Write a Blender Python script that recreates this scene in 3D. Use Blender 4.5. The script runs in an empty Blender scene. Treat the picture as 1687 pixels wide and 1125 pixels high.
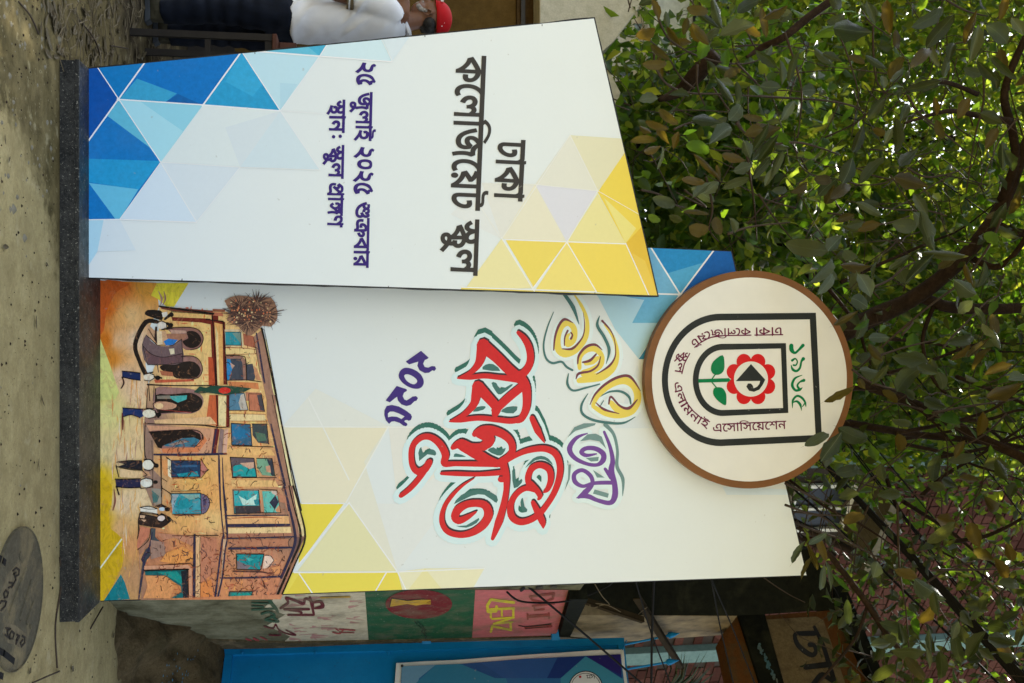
import bpy, math, random, bmesh
from mathutils import Vector, Matrix, noise
from mathutils.geometry import delaunay_2d_cdt
R = math.radians
rng = random.Random(11)
scene = bpy.context.scene
COL = scene.collection

# ------------------------------------------------------------------ camera, world, sun, exposure
TH = R(8.3); F = 1640.0; CAM = Vector((0, 0, 1.25))
FW = Vector((0, math.cos(TH), math.sin(TH))); UPV = Vector((0, -math.sin(TH), math.cos(TH))); LF = Vector((-1, 0, 0))
cd = bpy.data.cameras.new('camera'); cam = bpy.data.objects.new('camera', cd); COL.objects.link(cam)
m3 = Matrix((UPV, LF, -FW)).transposed()          # the photograph is a portrait frame lying on its side
cam.matrix_world = Matrix.Translation(CAM) @ m3.to_4x4()
cd.sensor_width = 36; cd.lens = F / 1687 * 36; cd.clip_start = 0.05; cd.clip_end = 500
cd.dof.use_dof = True; cd.dof.focus_distance = 4.75; cd.dof.aperture_fstop = 5.0
scene.camera = cam
SUN_AZ = R(-24)      # from the +Y direction towards +X
SUN_EL = R(56)
w = bpy.data.worlds.new("World"); scene.world = w; w.use_nodes = True
nt = w.node_tree; bg = nt.nodes['Background']
sky = nt.nodes.new('ShaderNodeTexSky'); sky.sky_type = 'NISHITA'; sky.sun_disc = False
sky.sun_elevation = SUN_EL; sky.sun_rotation = SUN_AZ; sky.dust_density = 3.0; sky.air_density = 1.2
bw_ = nt.nodes.new('ShaderNodeRGBToBW'); hz = nt.nodes.new('ShaderNodeMix'); hz.data_type = 'RGBA'      # hazy, whitish city sky
nt.links.new(sky.outputs[0], bw_.inputs[0]); hz.inputs[0].default_value = .66; nt.links.new(sky.outputs[0], hz.inputs[6])
tn = nt.nodes.new('ShaderNodeMix'); tn.data_type = 'RGBA'; tn.blend_type = 'MULTIPLY'; tn.inputs[0].default_value = 1; tn.inputs[7].default_value = (1.01, 1.09, 1.19, 1)
nt.links.new(bw_.outputs[0], tn.inputs[6]); nt.links.new(tn.outputs[2], hz.inputs[7]); nt.links.new(hz.outputs[2], bg.inputs[0]); bg.inputs[1].default_value = 0.15
sl = bpy.data.lights.new('sun', 'SUN'); sl.energy = 4.5; sl.angle = R(0.53); sl.color = (1, .95, .86)
so = bpy.data.objects.new('sun', sl); COL.objects.link(so)
sd = Vector((math.sin(SUN_AZ) * math.cos(SUN_EL), math.cos(SUN_AZ) * math.cos(SUN_EL), math.sin(SUN_EL)))
so.rotation_euler = sd.to_track_quat('Z', 'Y').to_euler(); so.location = sd * 30
vs = scene.view_settings; vs.view_transform = 'Standard'; vs.look = 'None'; vs.gamma = 1; vs.use_curve_mapping = False
vs.exposure = 1.92
scene.cycles.max_bounces = 8; scene.cycles.transmission_bounces = 6; scene.cycles.diffuse_bounces = 5

# ------------------------------------------------------------------ geometry helpers
def ray(px, py):
    return FW + UPV * ((px - 843.5) / F) + LF * (-(py - 562.5) / F)
def P(px, py, y):
    d = ray(px, py); return CAM + d * (y / d.y)
class Plane:
    def __init__(s, p, n):
        s.p = Vector(p); s.n = Vector(n).normalized()
        if s.n.dot(CAM - s.p) < 0: s.n = -s.n
    def hit(s, px, py):
        d = ray(px, py); return CAM + d * ((s.p - CAM).dot(s.n) / d.dot(s.n))
def YP(y): return Plane((0, y, 0), (0, -1, 0))
def ground_hit(px, py, z=0.0):
    d = ray(px, py); return CAM + d * ((z - CAM.z) / d.z)

def lin(c):
    r = []
    for v in c[:3]:
        v = v / 255.0
        r.append(v / 12.92 if v <= .04045 else ((v + .055) / 1.055) ** 2.4)
    return r
def link(o, parent=None):
    COL.objects.link(o)
    if parent: o.parent = parent
    return o
def setp(o, label=None, cat=None, group=None, kind=None):
    if label: o['label'] = label
    if cat: o['category'] = cat
    if group: o['group'] = group
    if kind: o['kind'] = kind
    return o
def thing(name, loc, label, cat, group=None):
    e = bpy.data.objects.new(name, None); e.empty_display_size = .1; e.location = loc
    link(e); setp(e, label, cat, group); return e
def mesh_obj(name, verts, faces, mat, parent=None, smooth=False, loc=None, cols=None, fmats=None):
    me = bpy.data.meshes.new(name)
    off = Vector((0, 0, 0))
    if parent is not None:
        off = world_loc(parent)
    if loc is not None: off = Vector(loc)
    me.from_pydata([tuple(Vector(v) - off) for v in verts], [], faces)
    mats = mat if isinstance(mat, (list, tuple)) else [mat]
    for m in mats: me.materials.append(m)
    if fmats: me.polygons.foreach_set('material_index', fmats)
    if smooth: me.polygons.foreach_set('use_smooth', [True] * len(me.polygons))
    if cols:
        a = me.color_attributes.new('Col', 'FLOAT_COLOR', 'POINT')
        flat = []
        for c in cols: flat += [c[0], c[1], c[2], 1.0]
        a.data.foreach_set('color', flat)
    me.update()
    o = bpy.data.objects.new(name, me); link(o, parent)
    if loc is not None:
        o.location = off - (world_loc(parent) if parent else Vector((0, 0, 0)))
    return o
def world_loc(o):
    v = Vector((0, 0, 0))
    while o is not None:
        v += o.location; o = o.parent
    return v

class MB:
    """collects shapes for one mesh"""
    def __init__(s): s.v = []; s.f = []
    def add(s, v, f):
        b = len(s.v); s.v += [Vector(x) for x in v]; s.f += [tuple(i + b for i in q) for q in f]; return s
    def box(s, a, b):
        x0, y0, z0 = a; x1, y1, z1 = b
        return s.add([(x0,y0,z0),(x1,y0,z0),(x1,y1,z0),(x0,y1,z0),(x0,y0,z1),(x1,y0,z1),(x1,y1,z1),(x0,y1,z1)],
                     [(0,3,2,1),(4,5,6,7),(0,1,5,4),(1,2,6,5),(2,3,7,6),(3,0,4,7)])
    def prism(s, poly, off):
        """poly: 3d points facing the camera, off: vector to the back"""
        n = len(poly); off = Vector(off)
        v = [Vector(p) for p in poly] + [Vector(p) + off for p in poly]
        f = [tuple(range(n)), tuple(range(2*n-1, n-1, -1))]
        for i in range(n):
            j = (i+1) % n; f.append((i, i+n, j+n, j))
        return s.add(v, f)
    def tube(s, pts, rad, seg=8, cap=True):
        pts = [Vector(p) for p in pts]; n = len(pts)
        if not isinstance(rad, (list, tuple)): rad = [rad]*n
        v = []; f = []
        prev = None
        for i, p in enumerate(pts):
            t = (pts[min(i+1, n-1)] - pts[max(i-1, 0)]).normalized()
            if prev is None:
                a = Vector((0,0,1)) if abs(t.z) < .9 else Vector((1,0,0))
                u = t.cross(a).normalized()
            else:
                u = (prev - t * prev.dot(t)).normalized()
            prev = u; w_ = t.cross(u)
            for k in range(seg):
                a = 2*math.pi*k/seg
                v.append(p + (u*math.cos(a) + w_*math.sin(a)) * rad[i])
        for i in range(n-1):
            for k in range(seg):
                k2 = (k+1) % seg
                f.append((i*seg+k, i*seg+k2, (i+1)*seg+k2, (i+1)*seg+k))
        if cap:
            f.append(tuple(range(seg-1, -1, -1))); f.append(tuple(range((n-1)*seg, n*seg)))
        return s.add(v, f)
    def build(s, name, mat, parent=None, smooth=False, loc=None, bevel=0):
        o = mesh_obj(name, s.v, s.f, mat, parent, smooth, loc)
        if bevel:
            b = o.modifiers.new('bevel', 'BEVEL'); b.width = bevel; b.segments = 2; b.limit_method = 'ANGLE'
        return o

def catmull(pts, n=5, closed=False):
    out = []; N = len(pts)
    if N < 3: return list(pts)
    rngi = range(N if closed else N-1)
    for i in rngi:
        p1 = pts[i]; p2 = pts[(i+1) % N]
        p0 = pts[(i-1) % N] if (closed or i > 0) else p1
        p3 = pts[(i+2) % N] if (closed or i < N-2) else p2
        for k in range(n):
            t = k/n; t2 = t*t; t3 = t2*t
            out.append(tuple(.5*((2*b)+(-a+c)*t+(2*a-5*b+4*c-d)*t2+(-a+3*b-3*c+d)*t3) for a, b, c, d in zip(p0, p1, p2, p3)))
    if not closed: out.append(tuple(pts[-1]))
    return out

# ------------------------------------------------------------------ 2d filling (union of outlines by winding number)
def area(p):
    return .5*sum(p[i][0]*p[(i+1) % len(p)][1]-p[(i+1) % len(p)][0]*p[i][1] for i in range(len(p)))
def fill2d(polys):
    V = []; E = []; boxes = []; clean = []
    for p in polys:
        q = []
        for a in p:
            if not q or (abs(a[0]-q[-1][0])+abs(a[1]-q[-1][1])) > 1e-5: q.append((a[0], a[1]))
        if len(q) > 2 and abs(q[0][0]-q[-1][0])+abs(q[0][1]-q[-1][1]) < 1e-5: q.pop()
        if len(q) < 3: continue
        clean.append(q); b = len(V); V += [Vector(a) for a in q]; E += [(b+i, b+(i+1) % len(q)) for i in range(len(q))]
        boxes.append((min(a[0] for a in q), max(a[0] for a in q), min(a[1] for a in q), max(a[1] for a in q)))
    if not V: return [], []
    r = delaunay_2d_cdt(V, E, [], 0, 1e-6)
    vs_, fs = r[0], r[2]; keep = []
    for f in fs:
        cx = sum(vs_[i][0] for i in f)/len(f); cy = sum(vs_[i][1] for i in f)/len(f); wn = 0
        for q, bx in zip(clean, boxes):
            if cx < bx[0] or cx > bx[1] or cy < bx[2] or cy > bx[3]: continue
            n = len(q)
            for i in range(n):
                x1, y1 = q[i]; x2, y2 = q[(i+1) % n]
                if y1 <= cy:
                    if y2 > cy and (x2-x1)*(cy-y1)-(cx-x1)*(y2-y1) > 0: wn += 1
                elif y2 <= cy and (x2-x1)*(cy-y1)-(cx-x1)*(y2-y1) < 0: wn -= 1
        if wn: keep.append(tuple(f))
    return [(v[0], v[1]) for v in vs_], keep
def ccw(p): return p if area(p) > 0 else p[::-1]
def ribbon(pts, ws, cap=True, jn=8):
    """list of ccw pieces that together make a stroke; ws = full widths"""
    out = []
    for i in range(len(pts)-1):
        (x1, y1), (x2, y2) = pts[i], pts[i+1]; L = math.hypot(x2-x1, y2-y1)
        if L < 1e-6: continue
        nx, ny = -(y2-y1)/L, (x2-x1)/L; a = ws[i]/2; b = ws[i+1]/2
        out.append(ccw([(x1+nx*a, y1+ny*a), (x1-nx*a, y1-ny*a), (x2-nx*b, y2-ny*b), (x2+nx*b, y2+ny*b)]))
    for i, (x, y) in enumerate(pts):
        if not cap and i in (0, len(pts)-1): continue
        r = ws[i]/2
        if r > .25: out.append([(x+r*math.cos(2*math.pi*k/jn+.1), y+r*math.sin(2*math.pi*k/jn+.1)) for k in range(jn)])
    return out
def widths(n, w):
    if not isinstance(w, (list, tuple)): return [w]*n
    o = []
    for i in range(n):
        t = i/(n-1)*(len(w)-1); k = min(int(t), len(w)-2); o.append(w[k]+(w[k+1]-w[k])*(t-k))
    return o
PG = 1.12
class Print:
    """flat print, painted in photo coordinates of the sheet and laid on its plane"""
    def __init__(s, plane, step=4e-5, base=.0012, gain=None):
        s.pl = plane; s.v = []; s.f = []; s.c = []; s.z = base; s.step = step; s.o = (0, 0, 1.0); s.gain = gain or PG
    def frame(s, x0=0, y0=0, sc=1.0): s.o = (x0, y0, sc); return s
    def T(s, p): return (s.o[0]+p[0]/s.o[2], s.o[1]+p[1]/s.o[2])
    def put(s, polys, col):
        vs_, fs = fill2d(polys); b = len(s.v); used = {}
        for f in fs:
            q = []
            for i in f:
                if i not in used:
                    used[i] = len(s.v); s.v.append(s.pl.hit(*vs_[i]) + s.pl.n*s.z)
                    c = col(vs_[i]) if callable(col) else col
                    s.c.append([min(.85, a*s.gain) for a in lin(c)])
                q.append(used[i])
            s.f.append(tuple(q[::-1]))
        s.z += s.step
        return s
    def poly(s, pts, col, smooth=0, closed=True):
        p = [s.T(a) for a in pts]
        if smooth: p = catmull(p, smooth, True)
        return s.put([ccw(p)], col)
    def stroke(s, pts, w, col, smooth=5, off=(0, 0), grow=0, cap=True):
        return s.strokes([(pts, w)], col, smooth, off, grow, cap)
    def strokes(s, lst, col, smooth=5, off=(0, 0), grow=0, cap=True):
        pc = []
        for pts, w in lst:
            p = [s.T(a) for a in pts]; p = [(a[0]+off[0], a[1]+off[1]) for a in p]
            q = catmull(p, smooth) if smooth and len(p) > 2 else p
            ws = [a/s.o[2]+grow for a in widths(len(q), w)]
            pc += ribbon(q, ws, cap)
        return s.put(pc, col)
    def ell(s, c, rx, ry, col, n=32):
        cx, cy = s.T(c)
        return s.put([[(cx+rx/s.o[2]*math.cos(2*math.pi*k/n), cy+ry/s.o[2]*math.sin(2*math.pi*k/n)) for k in range(n)]], col)
    def ring(s, outer, inner, col):
        a = ccw([s.T(q) for q in outer]); b = ccw([s.T(q) for q in inner])[::-1]
        return s.put([a, b], col)
    def text(s, seq, p0, p1, h, col, bold=0, top=622):
        p0 = s.T(p0); p1 = s.T(p1); return s.text_path(seq, [p0, p1], h/s.o[2], col, bold, top)
    def text_path(s, seq, path, h, col, bold=0, top=622):
        cum = [0]
        for a, b in zip(path, path[1:]): cum.append(cum[-1]+math.hypot(b[0]-a[0], b[1]-a[1]))
        L = cum[-1]; tot = sum(adv(k) for k in seq); sx = L/tot; sy = h/(top+18.0)
        def at(d):
            i = 0
            while i < len(cum)-2 and cum[i+1] < d: i += 1
            a, b = path[i], path[i+1]; l = cum[i+1]-cum[i]; dx, dy = (b[0]-a[0])/l, (b[1]-a[1])/l
            t = d-cum[i]; return (a[0]+dx*t, a[1]+dy*t), (dx, dy)
        x = 0; polys = []
        for k in seq:
            if k != ' ':
                for c in glyph(k, bold):
                    q = []
                    for gx, gy in c:
                        (ax, ay), (dx, dy) = at((x+gx)*sx); u = (dy, -dx); hh = (gy-top)*sy*(.58 if gy > top else 1)
                        q.append((ax+u[0]*hh, ay+u[1]*hh))
                    polys.append(q)
            x += adv(k)
        return s.put(polys, col)
    def build(s, name, mat, parent=None, kind=None, label=None):
        o = mesh_obj(name, s.v, s.f, mat, parent, cols=s.c)
        return setp(o, label=label, kind=kind)
GL={'ঢ':(567,[[577,1245,577,1103,172,1103,172,411,172,322,182,250,189,235,207,192,244,193,283,192,353,268,379,325,408,386,439,526,439,599,439,662,407,728,370,729,358,728,330,720,317,715,306,857,325,866,366,878,389,879,426,878,484,822,517,702,517,607,517,488,459,266,415,191,378,126,291,48,239,49,202,48,149,92,132,127,116,164,95,272,95,383,95,1103,-10,1103,-10,1245]]),
'া':(266,[[276,1245,276,1103,171,1103,171,1,94,1,94,939,82,1006,35,1102,-2,1103,-10,1103,-10,1245,5,1245,29,1244,81,1182,97,1119,96,1128,94,1200,94,1227,94,1377,148,1377,170,1245]]),
'ক':(807,[[817,1245,817,1103,492,1103,492,979,492,947,492,1,415,1,386,118,282,326,149,468,76,487,37,679,134,790,328,966,437,1035,415,951,415,1103,-10,1103,-10,1245],
[415,935,436,877,385,848,276,756,173,656,130,609,186,586,305,462,404,284,428,181,420,177,418,222,415,314,415,379],
[761,577,761,510,735,392,675,316,625,317,609,316,580,320,566,327,572,471,578,468,595,466,606,467,654,466,683,540,683,593,683,698,580,848,479,877,482,1027,559,1010,685,888,761,698]]),
'ে':(346,[[356,1245,356,1103,336,1103,305,1088,233,994,169,844,128,644,128,525,128,380,171,210,235,138,267,139,292,138,326,158,348,185,383,63,357,22,295,-10,264,-9,201,-10,104,122,49,360,49,521,49,684,111,950,216,1134,280,1177,216,1111,198,1106,156,1102,130,1103,-10,1103,-10,1245]]),
'ল':(731,[[741,1245,741,1103,636,1103,636,1,559,1,559,671,565,619,543,682,494,758,465,759,450,758,419,736,398,676,398,615,398,592,399,558,400,543,335,533,331,614,295,728,243,788,213,789,186,788,148,746,128,676,128,633,128,552,187,440,241,403,214,255,166,284,90,388,46,540,46,641,46,730,90,860,164,932,208,933,261,932,337,854,369,769,354,767,364,832,421,902,452,903,488,902,540,846,571,795,562,765,561,806,559,890,559,935,559,1103,-10,1103,-10,1245]]),
'ি':(266,[[276,1245,276,1103,171,1103,171,1,94,1,94,1103,-10,1103,-10,1245,82,1245,66,1282,33,1366,20,1409,54,1526,132,1720,238,1834,313,1835,366,1834,463,1782,557,1684,653,1546,705,1463,663,1355,594,1466,483,1614,382,1688,325,1689,270,1688,189,1612,130,1476,106,1387,114,1356,142,1284,160,1245]]),
'জ':(917,[[401,127,342,126,234,210,139,396,60,706,29,931,105,971,139,724,223,418,333,278,404,279,478,278,554,406,554,537,554,598,538,686,530,717,590,717,562,658,501,566,432,514,391,515,352,514,292,574,258,688,258,769,258,856,320,1038,394,1107,374,1104,323,1102,298,1103,-10,1103,-10,1245,927,1245,927,1103,614,1103,590,1102,552,1106,535,1109,451,1032,365,908,335,806,335,761,335,704,367,656,387,657,425,656,485,726,523,793,609,731,618,690,630,572,630,509,630,408,585,234,484,126],
[801,411,801,312,817,132,836,21,761,-13,743,102,723,324,723,445,723,550,742,718,755,777,679,778,572,852,500,990,475,1087,551,1119,567,1060,616,970,694,918,751,919,765,918,791,922,806,925,845,785,821,694,801,522]]),
'ট':(567,[[577,1245,577,1103,172,1103,172,411,172,322,182,250,189,235,207,192,244,193,283,192,353,268,379,325,408,386,439,526,439,599,439,662,407,728,370,729,358,728,330,720,317,715,306,857,325,866,366,878,389,879,426,878,484,822,517,702,517,607,517,488,459,266,415,191,378,126,291,48,239,49,202,48,149,92,132,127,116,164,95,272,95,383,95,1103,-10,1103,-10,1245],
[395,1245,394,1326,357,1398,315,1399,221,1399,156,1398,85,1434,60,1473,33,1512,6,1638,6,1719,6,1744,9,1794,11,1825,85,1815,83,1792,81,1758,81,1739,81,1694,90,1626,100,1605,114,1572,167,1542,216,1543,294,1543,347,1542,409,1510,431,1469,448,1436,466,1326,467,1245]]),
'ু':(0,[[-286,-531,-313,-532,-377,-486,-422,-386,-422,-301,-422,-200,-344,-78,-274,-77,-212,-78,-97,-168,22,-328,89,-433,44,-541,-23,-430,-133,-282,-231,-206,-279,-205,-315,-206,-351,-262,-351,-305,-351,-362,-312,-408,-286,-407,-249,-408,-204,-346,-180,-254,-172,-156,-172,-117,-172,17,-95,17,-95,-89,-95,-146,-108,-296,-147,-438,-223,-532]]),
'ন':(604,[[614,1245,614,1103,509,1103,509,1,432,1,432,487,448,375,415,466,337,614,255,702,216,703,179,702,128,624,128,549,128,488,170,402,214,369,176,227,115,276,46,446,46,555,46,652,93,782,166,846,204,847,256,846,342,774,417,650,451,569,437,561,434,606,432,696,432,743,432,1103,-10,1103,-10,1245]]),
'ই':(530,[[358,1245,357,1326,320,1398,278,1399,206,1399,140,1398,69,1434,44,1473,17,1512,-10,1638,-10,1719,-10,1744,-7,1796,-5,1825,69,1815,67,1790,65,1754,65,1739,65,1694,74,1626,84,1605,98,1572,151,1542,200,1543,257,1543,310,1542,372,1510,394,1469,411,1436,429,1326,430,1245],
[242,1001,321,1000,418,894,464,732,464,651,464,486,349,294,236,283,246,305,291,278,391,182,493,56,540,-19,494,-125,432,-34,329,100,229,200,117,276,46,309,61,447,96,426,161,408,207,409,278,408,355,476,385,584,385,641,385,746,307,860,247,861,211,860,167,832,148,778,148,741,148,724,152,690,154,677,81,647,76,676,70,742,70,769,70,842,114,946,191,1000],
[175,931,170,994,120,1092,73,1113,97,1203,143,1179,199,1134,250,1022,254,937],
[540,1245,540,1103,-10,1103,-10,1245]]),
'এ':(758,[[511,1257,552,1256,607,1222,626,1189,645,1156,667,1062,667,981,667,1,592,1,584,60,554,136,511,174,481,175,445,174,383,158,316,140,272,141,238,140,160,170,90,254,46,420,46,557,46,604,54,710,58,755,135,733,131,702,124,618,124,561,124,472,150,364,194,308,248,288,276,289,326,288,409,322,461,323,504,322,568,272,590,213,590,927,590,1000,580,1064,569,1085,551,1114,514,1115,478,1114,413,1050,362,950,333,836,333,787,333,766,341,722,367,690,392,691,403,690,423,694,434,697,441,557,431,548,398,540,376,541,327,540,254,660,254,785,254,864,295,1030,367,1170,460,1256]]),
'ম':(622,[[632,1245,632,1103,527,1103,527,1,450,1,450,271,468,165,433,270,362,450,283,562,236,563,199,562,148,486,148,411,148,344,196,254,243,223,218,69,164,106,97,214,66,344,66,417,66,512,113,640,186,706,223,707,283,706,374,618,443,470,471,379,454,373,452,418,450,512,450,563,450,1103,-10,1103,-10,1245],
[299,647,299,634,298,610,297,599,221,645,219,760,183,900,105,974,38,989,51,1133,97,1107,145,1098,220,1036,272,924,299,758]]),
'স':(682,[[692,1245,692,1103,587,1103,587,1,510,1,510,707,533,581,502,662,457,750,436,751,422,750,398,718,368,628,343,537,316,438,272,312,223,254,188,255,161,254,112,298,63,400,35,489,96,563,123,466,159,406,180,407,197,406,228,448,265,552,289,643,312,709,338,816,386,898,415,899,448,898,501,824,536,749,516,747,512,792,510,874,510,917,510,1103,-10,1103,-10,1245],
[271,543,261,678,240,838,214,883,189,928,103,974,38,991,53,1143,107,1103,164,1084,240,1028,287,938,311,806,315,713]]),
'ো':(953,[[356,1245,356,1103,336,1103,305,1088,233,994,169,844,128,644,128,525,128,380,171,210,235,138,267,139,292,138,326,158,348,185,383,63,357,22,295,-10,264,-9,201,-10,104,122,49,360,49,521,49,684,111,950,216,1134,280,1177,216,1111,198,1106,156,1102,130,1103,-10,1103,-10,1245],
[963,1245,963,1103,858,1103,858,1,781,1,781,939,769,1006,722,1102,685,1103,677,1103,677,1245,692,1245,716,1244,768,1182,784,1119,783,1128,781,1200,781,1227,781,1377,835,1377,857,1245],
[516,533,491,532,456,596,456,649,456,700,491,768,516,769,541,768,576,700,576,649,576,596,541,532]]),
'শ':(677,[[687,1245,687,1103,582,1103,582,1,505,1,505,1025,510,1065,507,1098,505,1170,505,1215,505,1377,558,1377,582,1245],
[361,1259,400,1258,466,1198,518,1090,534,1019,530,809,499,952,415,1112,363,1113,324,1112,276,1026,276,943,276,862,341,760,413,755,406,601,340,608,255,700,215,850,215,949,215,1054,257,1192,324,1258],
[77,1259,119,1258,194,1190,242,1042,242,923,242,840,202,692,119,600,54,601,48,755,99,756,157,810,181,894,181,937,181,1018,129,1112,76,1113,58,1112,23,1102,-1,1091,-9,1241,16,1250,55,1258]]),
'ব':(596,[[606,1245,606,1103,501,1103,501,1,424,1,394,120,289,322,153,462,76,487,37,679,133,794,338,982,447,1049,424,965,424,1103,-10,1103,-10,1245],
[424,949,445,893,369,842,201,696,130,609,184,584,306,468,410,292,438,177,429,177,427,222,424,314,424,379]]),
'র':(596,[[606,1245,606,1103,501,1103,501,1,424,1,394,120,289,322,153,462,76,487,37,679,133,794,338,982,447,1049,424,965,424,1103,-10,1103,-10,1245],
[424,949,445,893,369,842,201,696,130,609,184,584,306,468,410,292,438,177,429,177,427,222,424,314,424,379],
[185,-11,160,-12,125,52,125,105,125,156,160,224,185,225,210,224,245,156,245,105,245,52,210,-12]]),
'ণ':(620,[[630,1245,630,1103,525,1103,525,1,448,1,448,851,468,727,422,860,340,1030,262,1112,222,1113,191,1112,146,1064,122,982,122,927,122,862,153,774,220,722,275,711,269,545,203,556,100,646,40,808,40,925,40,1032,88,1182,166,1258,211,1259,263,1258,348,1186,428,1048,470,947,454,955,451,988,448,1102,448,1153,448,1377,501,1377,524,1245]]),
'০':(592,[[290,183,227,182,128,278,72,476,72,627,72,744,120,954,221,1088,300,1089,381,1088,477,964,520,762,520,641,520,522,471,312,370,182],
[301,947,259,946,192,870,153,724,153,623,153,540,180,404,241,324,291,325,336,324,403,406,439,552,439,649,439,740,408,874,347,946]]),
'১':(592,[[287,1,202,0,123,146,123,245,123,322,173,454,234,489,263,335,232,320,205,276,205,241,205,200,246,150,286,151,348,150,416,270,416,363,416,422,392,516,336,620,287,689,225,776,154,896,125,998,125,1059,125,1104,152,1214,177,1263,243,1193,229,1162,211,1102,211,1073,211,1046,219,998,245,942,296,864,338,807,396,728,464,596,493,458,493,365,493,252,440,88,347,0]]),
'২':(592,[[127,1079,127,1122,148,1210,170,1263,233,1193,221,1166,211,1120,211,1099,211,1070,227,1034,272,1008,316,991,420,952,500,794,500,671,500,538,389,350,289,337,279,336,259,344,249,351,289,369,333,338,423,244,511,126,553,57,507,-51,448,46,347,180,248,270,136,338,65,371,80,513,115,492,187,466,241,467,342,466,421,574,421,665,421,714,398,784,342,834,290,855,232,878,160,938,127,1022]]),
'৩':(592,[[553,591,553,446,512,214,421,78,347,79,293,78,199,152,120,346,54,700,29,981,105,1021,135,720,201,376,286,230,342,231,393,230,451,326,475,488,475,591,475,712,441,904,383,1016,347,1017,321,1016,292,964,292,917,292,884,301,820,311,781,231,739,219,788,207,890,207,935,207,1018,248,1116,309,1158,337,1159,407,1158,503,1004,553,746]]),
'৫':(592,[[313,1,237,0,117,116,49,338,49,497,49,656,138,922,302,1152,414,1259,453,1151,443,1124,434,1068,434,1039,434,980,481,910,518,911,521,910,529,910,533,913,566,801,510,738,432,626,392,510,392,443,392,386,434,288,492,289,502,288,521,290,528,293,561,123,511,64,384,0],
[320,143,352,142,396,152,436,170,460,183,458,179,385,196,316,340,316,445,316,522,351,656,422,784,475,853,473,803,438,810,391,872,367,964,367,1015,367,1036,371,1076,375,1095,384,1067,309,992,195,810,130,598,130,477,130,352,186,204,273,142]]),
'৮':(592,[[237,1,198,0,147,44,132,77,114,112,91,220,91,329,91,963,91,1012,81,1068,52,1092,22,1095,31,1249,69,1246,120,1218,136,1191,153,1160,167,1066,167,1003,167,711,198,732,253,750,269,751,280,750,308,744,318,741,347,726,386,720,408,721,446,720,495,764,514,837,586,767,573,700,529,620,473,584,442,585,433,584,410,588,398,595,418,625,433,584,448,482,448,427,448,294,391,102,296,0],
[238,143,271,142,320,192,353,274,369,374,369,425,369,498,340,578,297,608,274,609,241,608,190,584,167,563,167,337,167,270,177,200,184,185,192,168,215,142]]),
'৯':(592,[[174,631,220,630,292,562,333,440,333,363,333,284,306,174,278,125,275,145,369,164,476,304,476,429,476,500,443,610,356,704,274,751,183,802,78,890,35,996,35,1073,35,1118,57,1212,83,1263,146,1193,131,1164,119,1116,119,1095,119,1068,130,1024,166,982,241,930,304,895,384,850,483,748,538,636,558,506,558,433,558,310,500,144,400,44,269,0,197,1,183,1,161,137,206,168,257,264,257,339,257,406,216,490,175,491,139,490,108,434,108,393,108,372,114,324,119,305,44,271,36,306,27,376,27,415,27,478,61,576,126,630]]),
'য়':(626,[[636,1245,636,1103,531,1103,531,1,454,1,412,112,310,282,176,398,84,425,48,607,79,648,147,724,218,796,252,829,214,886,115,976,48,1005,79,1141,81,1103,-10,1103,-10,1245],
[454,1103,135,1103,114,1121,156,1100,241,1012,314,910,336,865,341,753,305,720,226,644,153,568,125,531,113,561,199,536,328,424,428,264,470,167,457,159,456,200,454,298,454,343],
[180,-11,155,-12,120,52,120,105,120,156,155,224,180,225,205,224,240,156,240,105,240,52,205,-12]]),
'sk':(813,[[500,621,430,620,337,746,312,875,324,879,317,814,286,686,235,600,197,601,168,600,117,642,66,744,37,835,98,907,127,808,164,752,186,753,210,752,247,816,269,968,271,1103,340,1103,348,1028,374,898,413,798,466,742,501,743,536,742,573,816,573,885,573,960,532,1098,503,1151,583,1183,599,1154,630,1064,650,950,650,885,650,750,570,620],
[823,1245,823,1103,-10,1103,-10,1245],
[546,705,546,637,544,647,607,628,714,536,780,382,780,273,780,176,718,40,656,41,643,40,616,46,604,51,608,191,613,188,628,186,637,187,678,186,703,246,703,287,703,364,624,486,545,513,546,527,546,-85,469,-85,439,2,353,128,248,206,191,219,154,399,234,478,406,614,489,647,469,573,469,685],
[469,571,493,513,429,480,289,370,233,319,227,345,307,320,430,184,473,101,472,134,469,222,469,251]]),
'sth':(721,[[500,611,430,610,337,746,312,875,324,879,317,814,286,686,235,600,197,601,168,600,117,642,66,744,37,835,98,907,127,808,164,752,186,753,210,752,247,816,269,968,271,1103,340,1103,348,1028,374,898,413,798,466,742,501,743,536,742,573,816,573,885,573,960,532,1098,503,1151,583,1183,599,1154,630,1064,650,950,650,885,650,744,570,610],
[731,1245,731,1103,-10,1103,-10,1245],
[455,639,509,638,585,582,631,492,652,388,652,339,652,270,627,166,578,92,510,46,466,37,469,87,507,68,585,8,664,-70,703,-119,667,-233,619,-170,527,-76,434,-8,336,42,282,61,295,201,328,180,388,162,425,163,507,162,575,256,575,337,575,420,514,510,464,511,421,510,385,452,385,401,385,384,389,350,391,339,318,309,314,336,307,400,307,427,307,494,344,588,411,638]]),
'pr':(755,[[765,1245,765,1103,660,1103,660,1,583,1,583,793,605,665,564,784,496,954,435,1062,373,1112,337,1113,297,1112,232,1052,178,952,155,895,147,891,163,910,194,930,213,931,272,930,325,804,325,713,325,690,323,650,321,641,304,653,316,678,338,726,363,774,376,801,500,1033,549,927,265,391,206,501,288,657,252,571,222,525,237,558,258,636,258,687,258,736,228,796,199,797,183,796,153,780,137,761,61,905,101,1010,185,1168,277,1258,330,1259,386,1258,475,1174,560,1008,606,883,588,893,585,940,583,1052,583,1117,583,1377,636,1377,659,1245],
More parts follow.
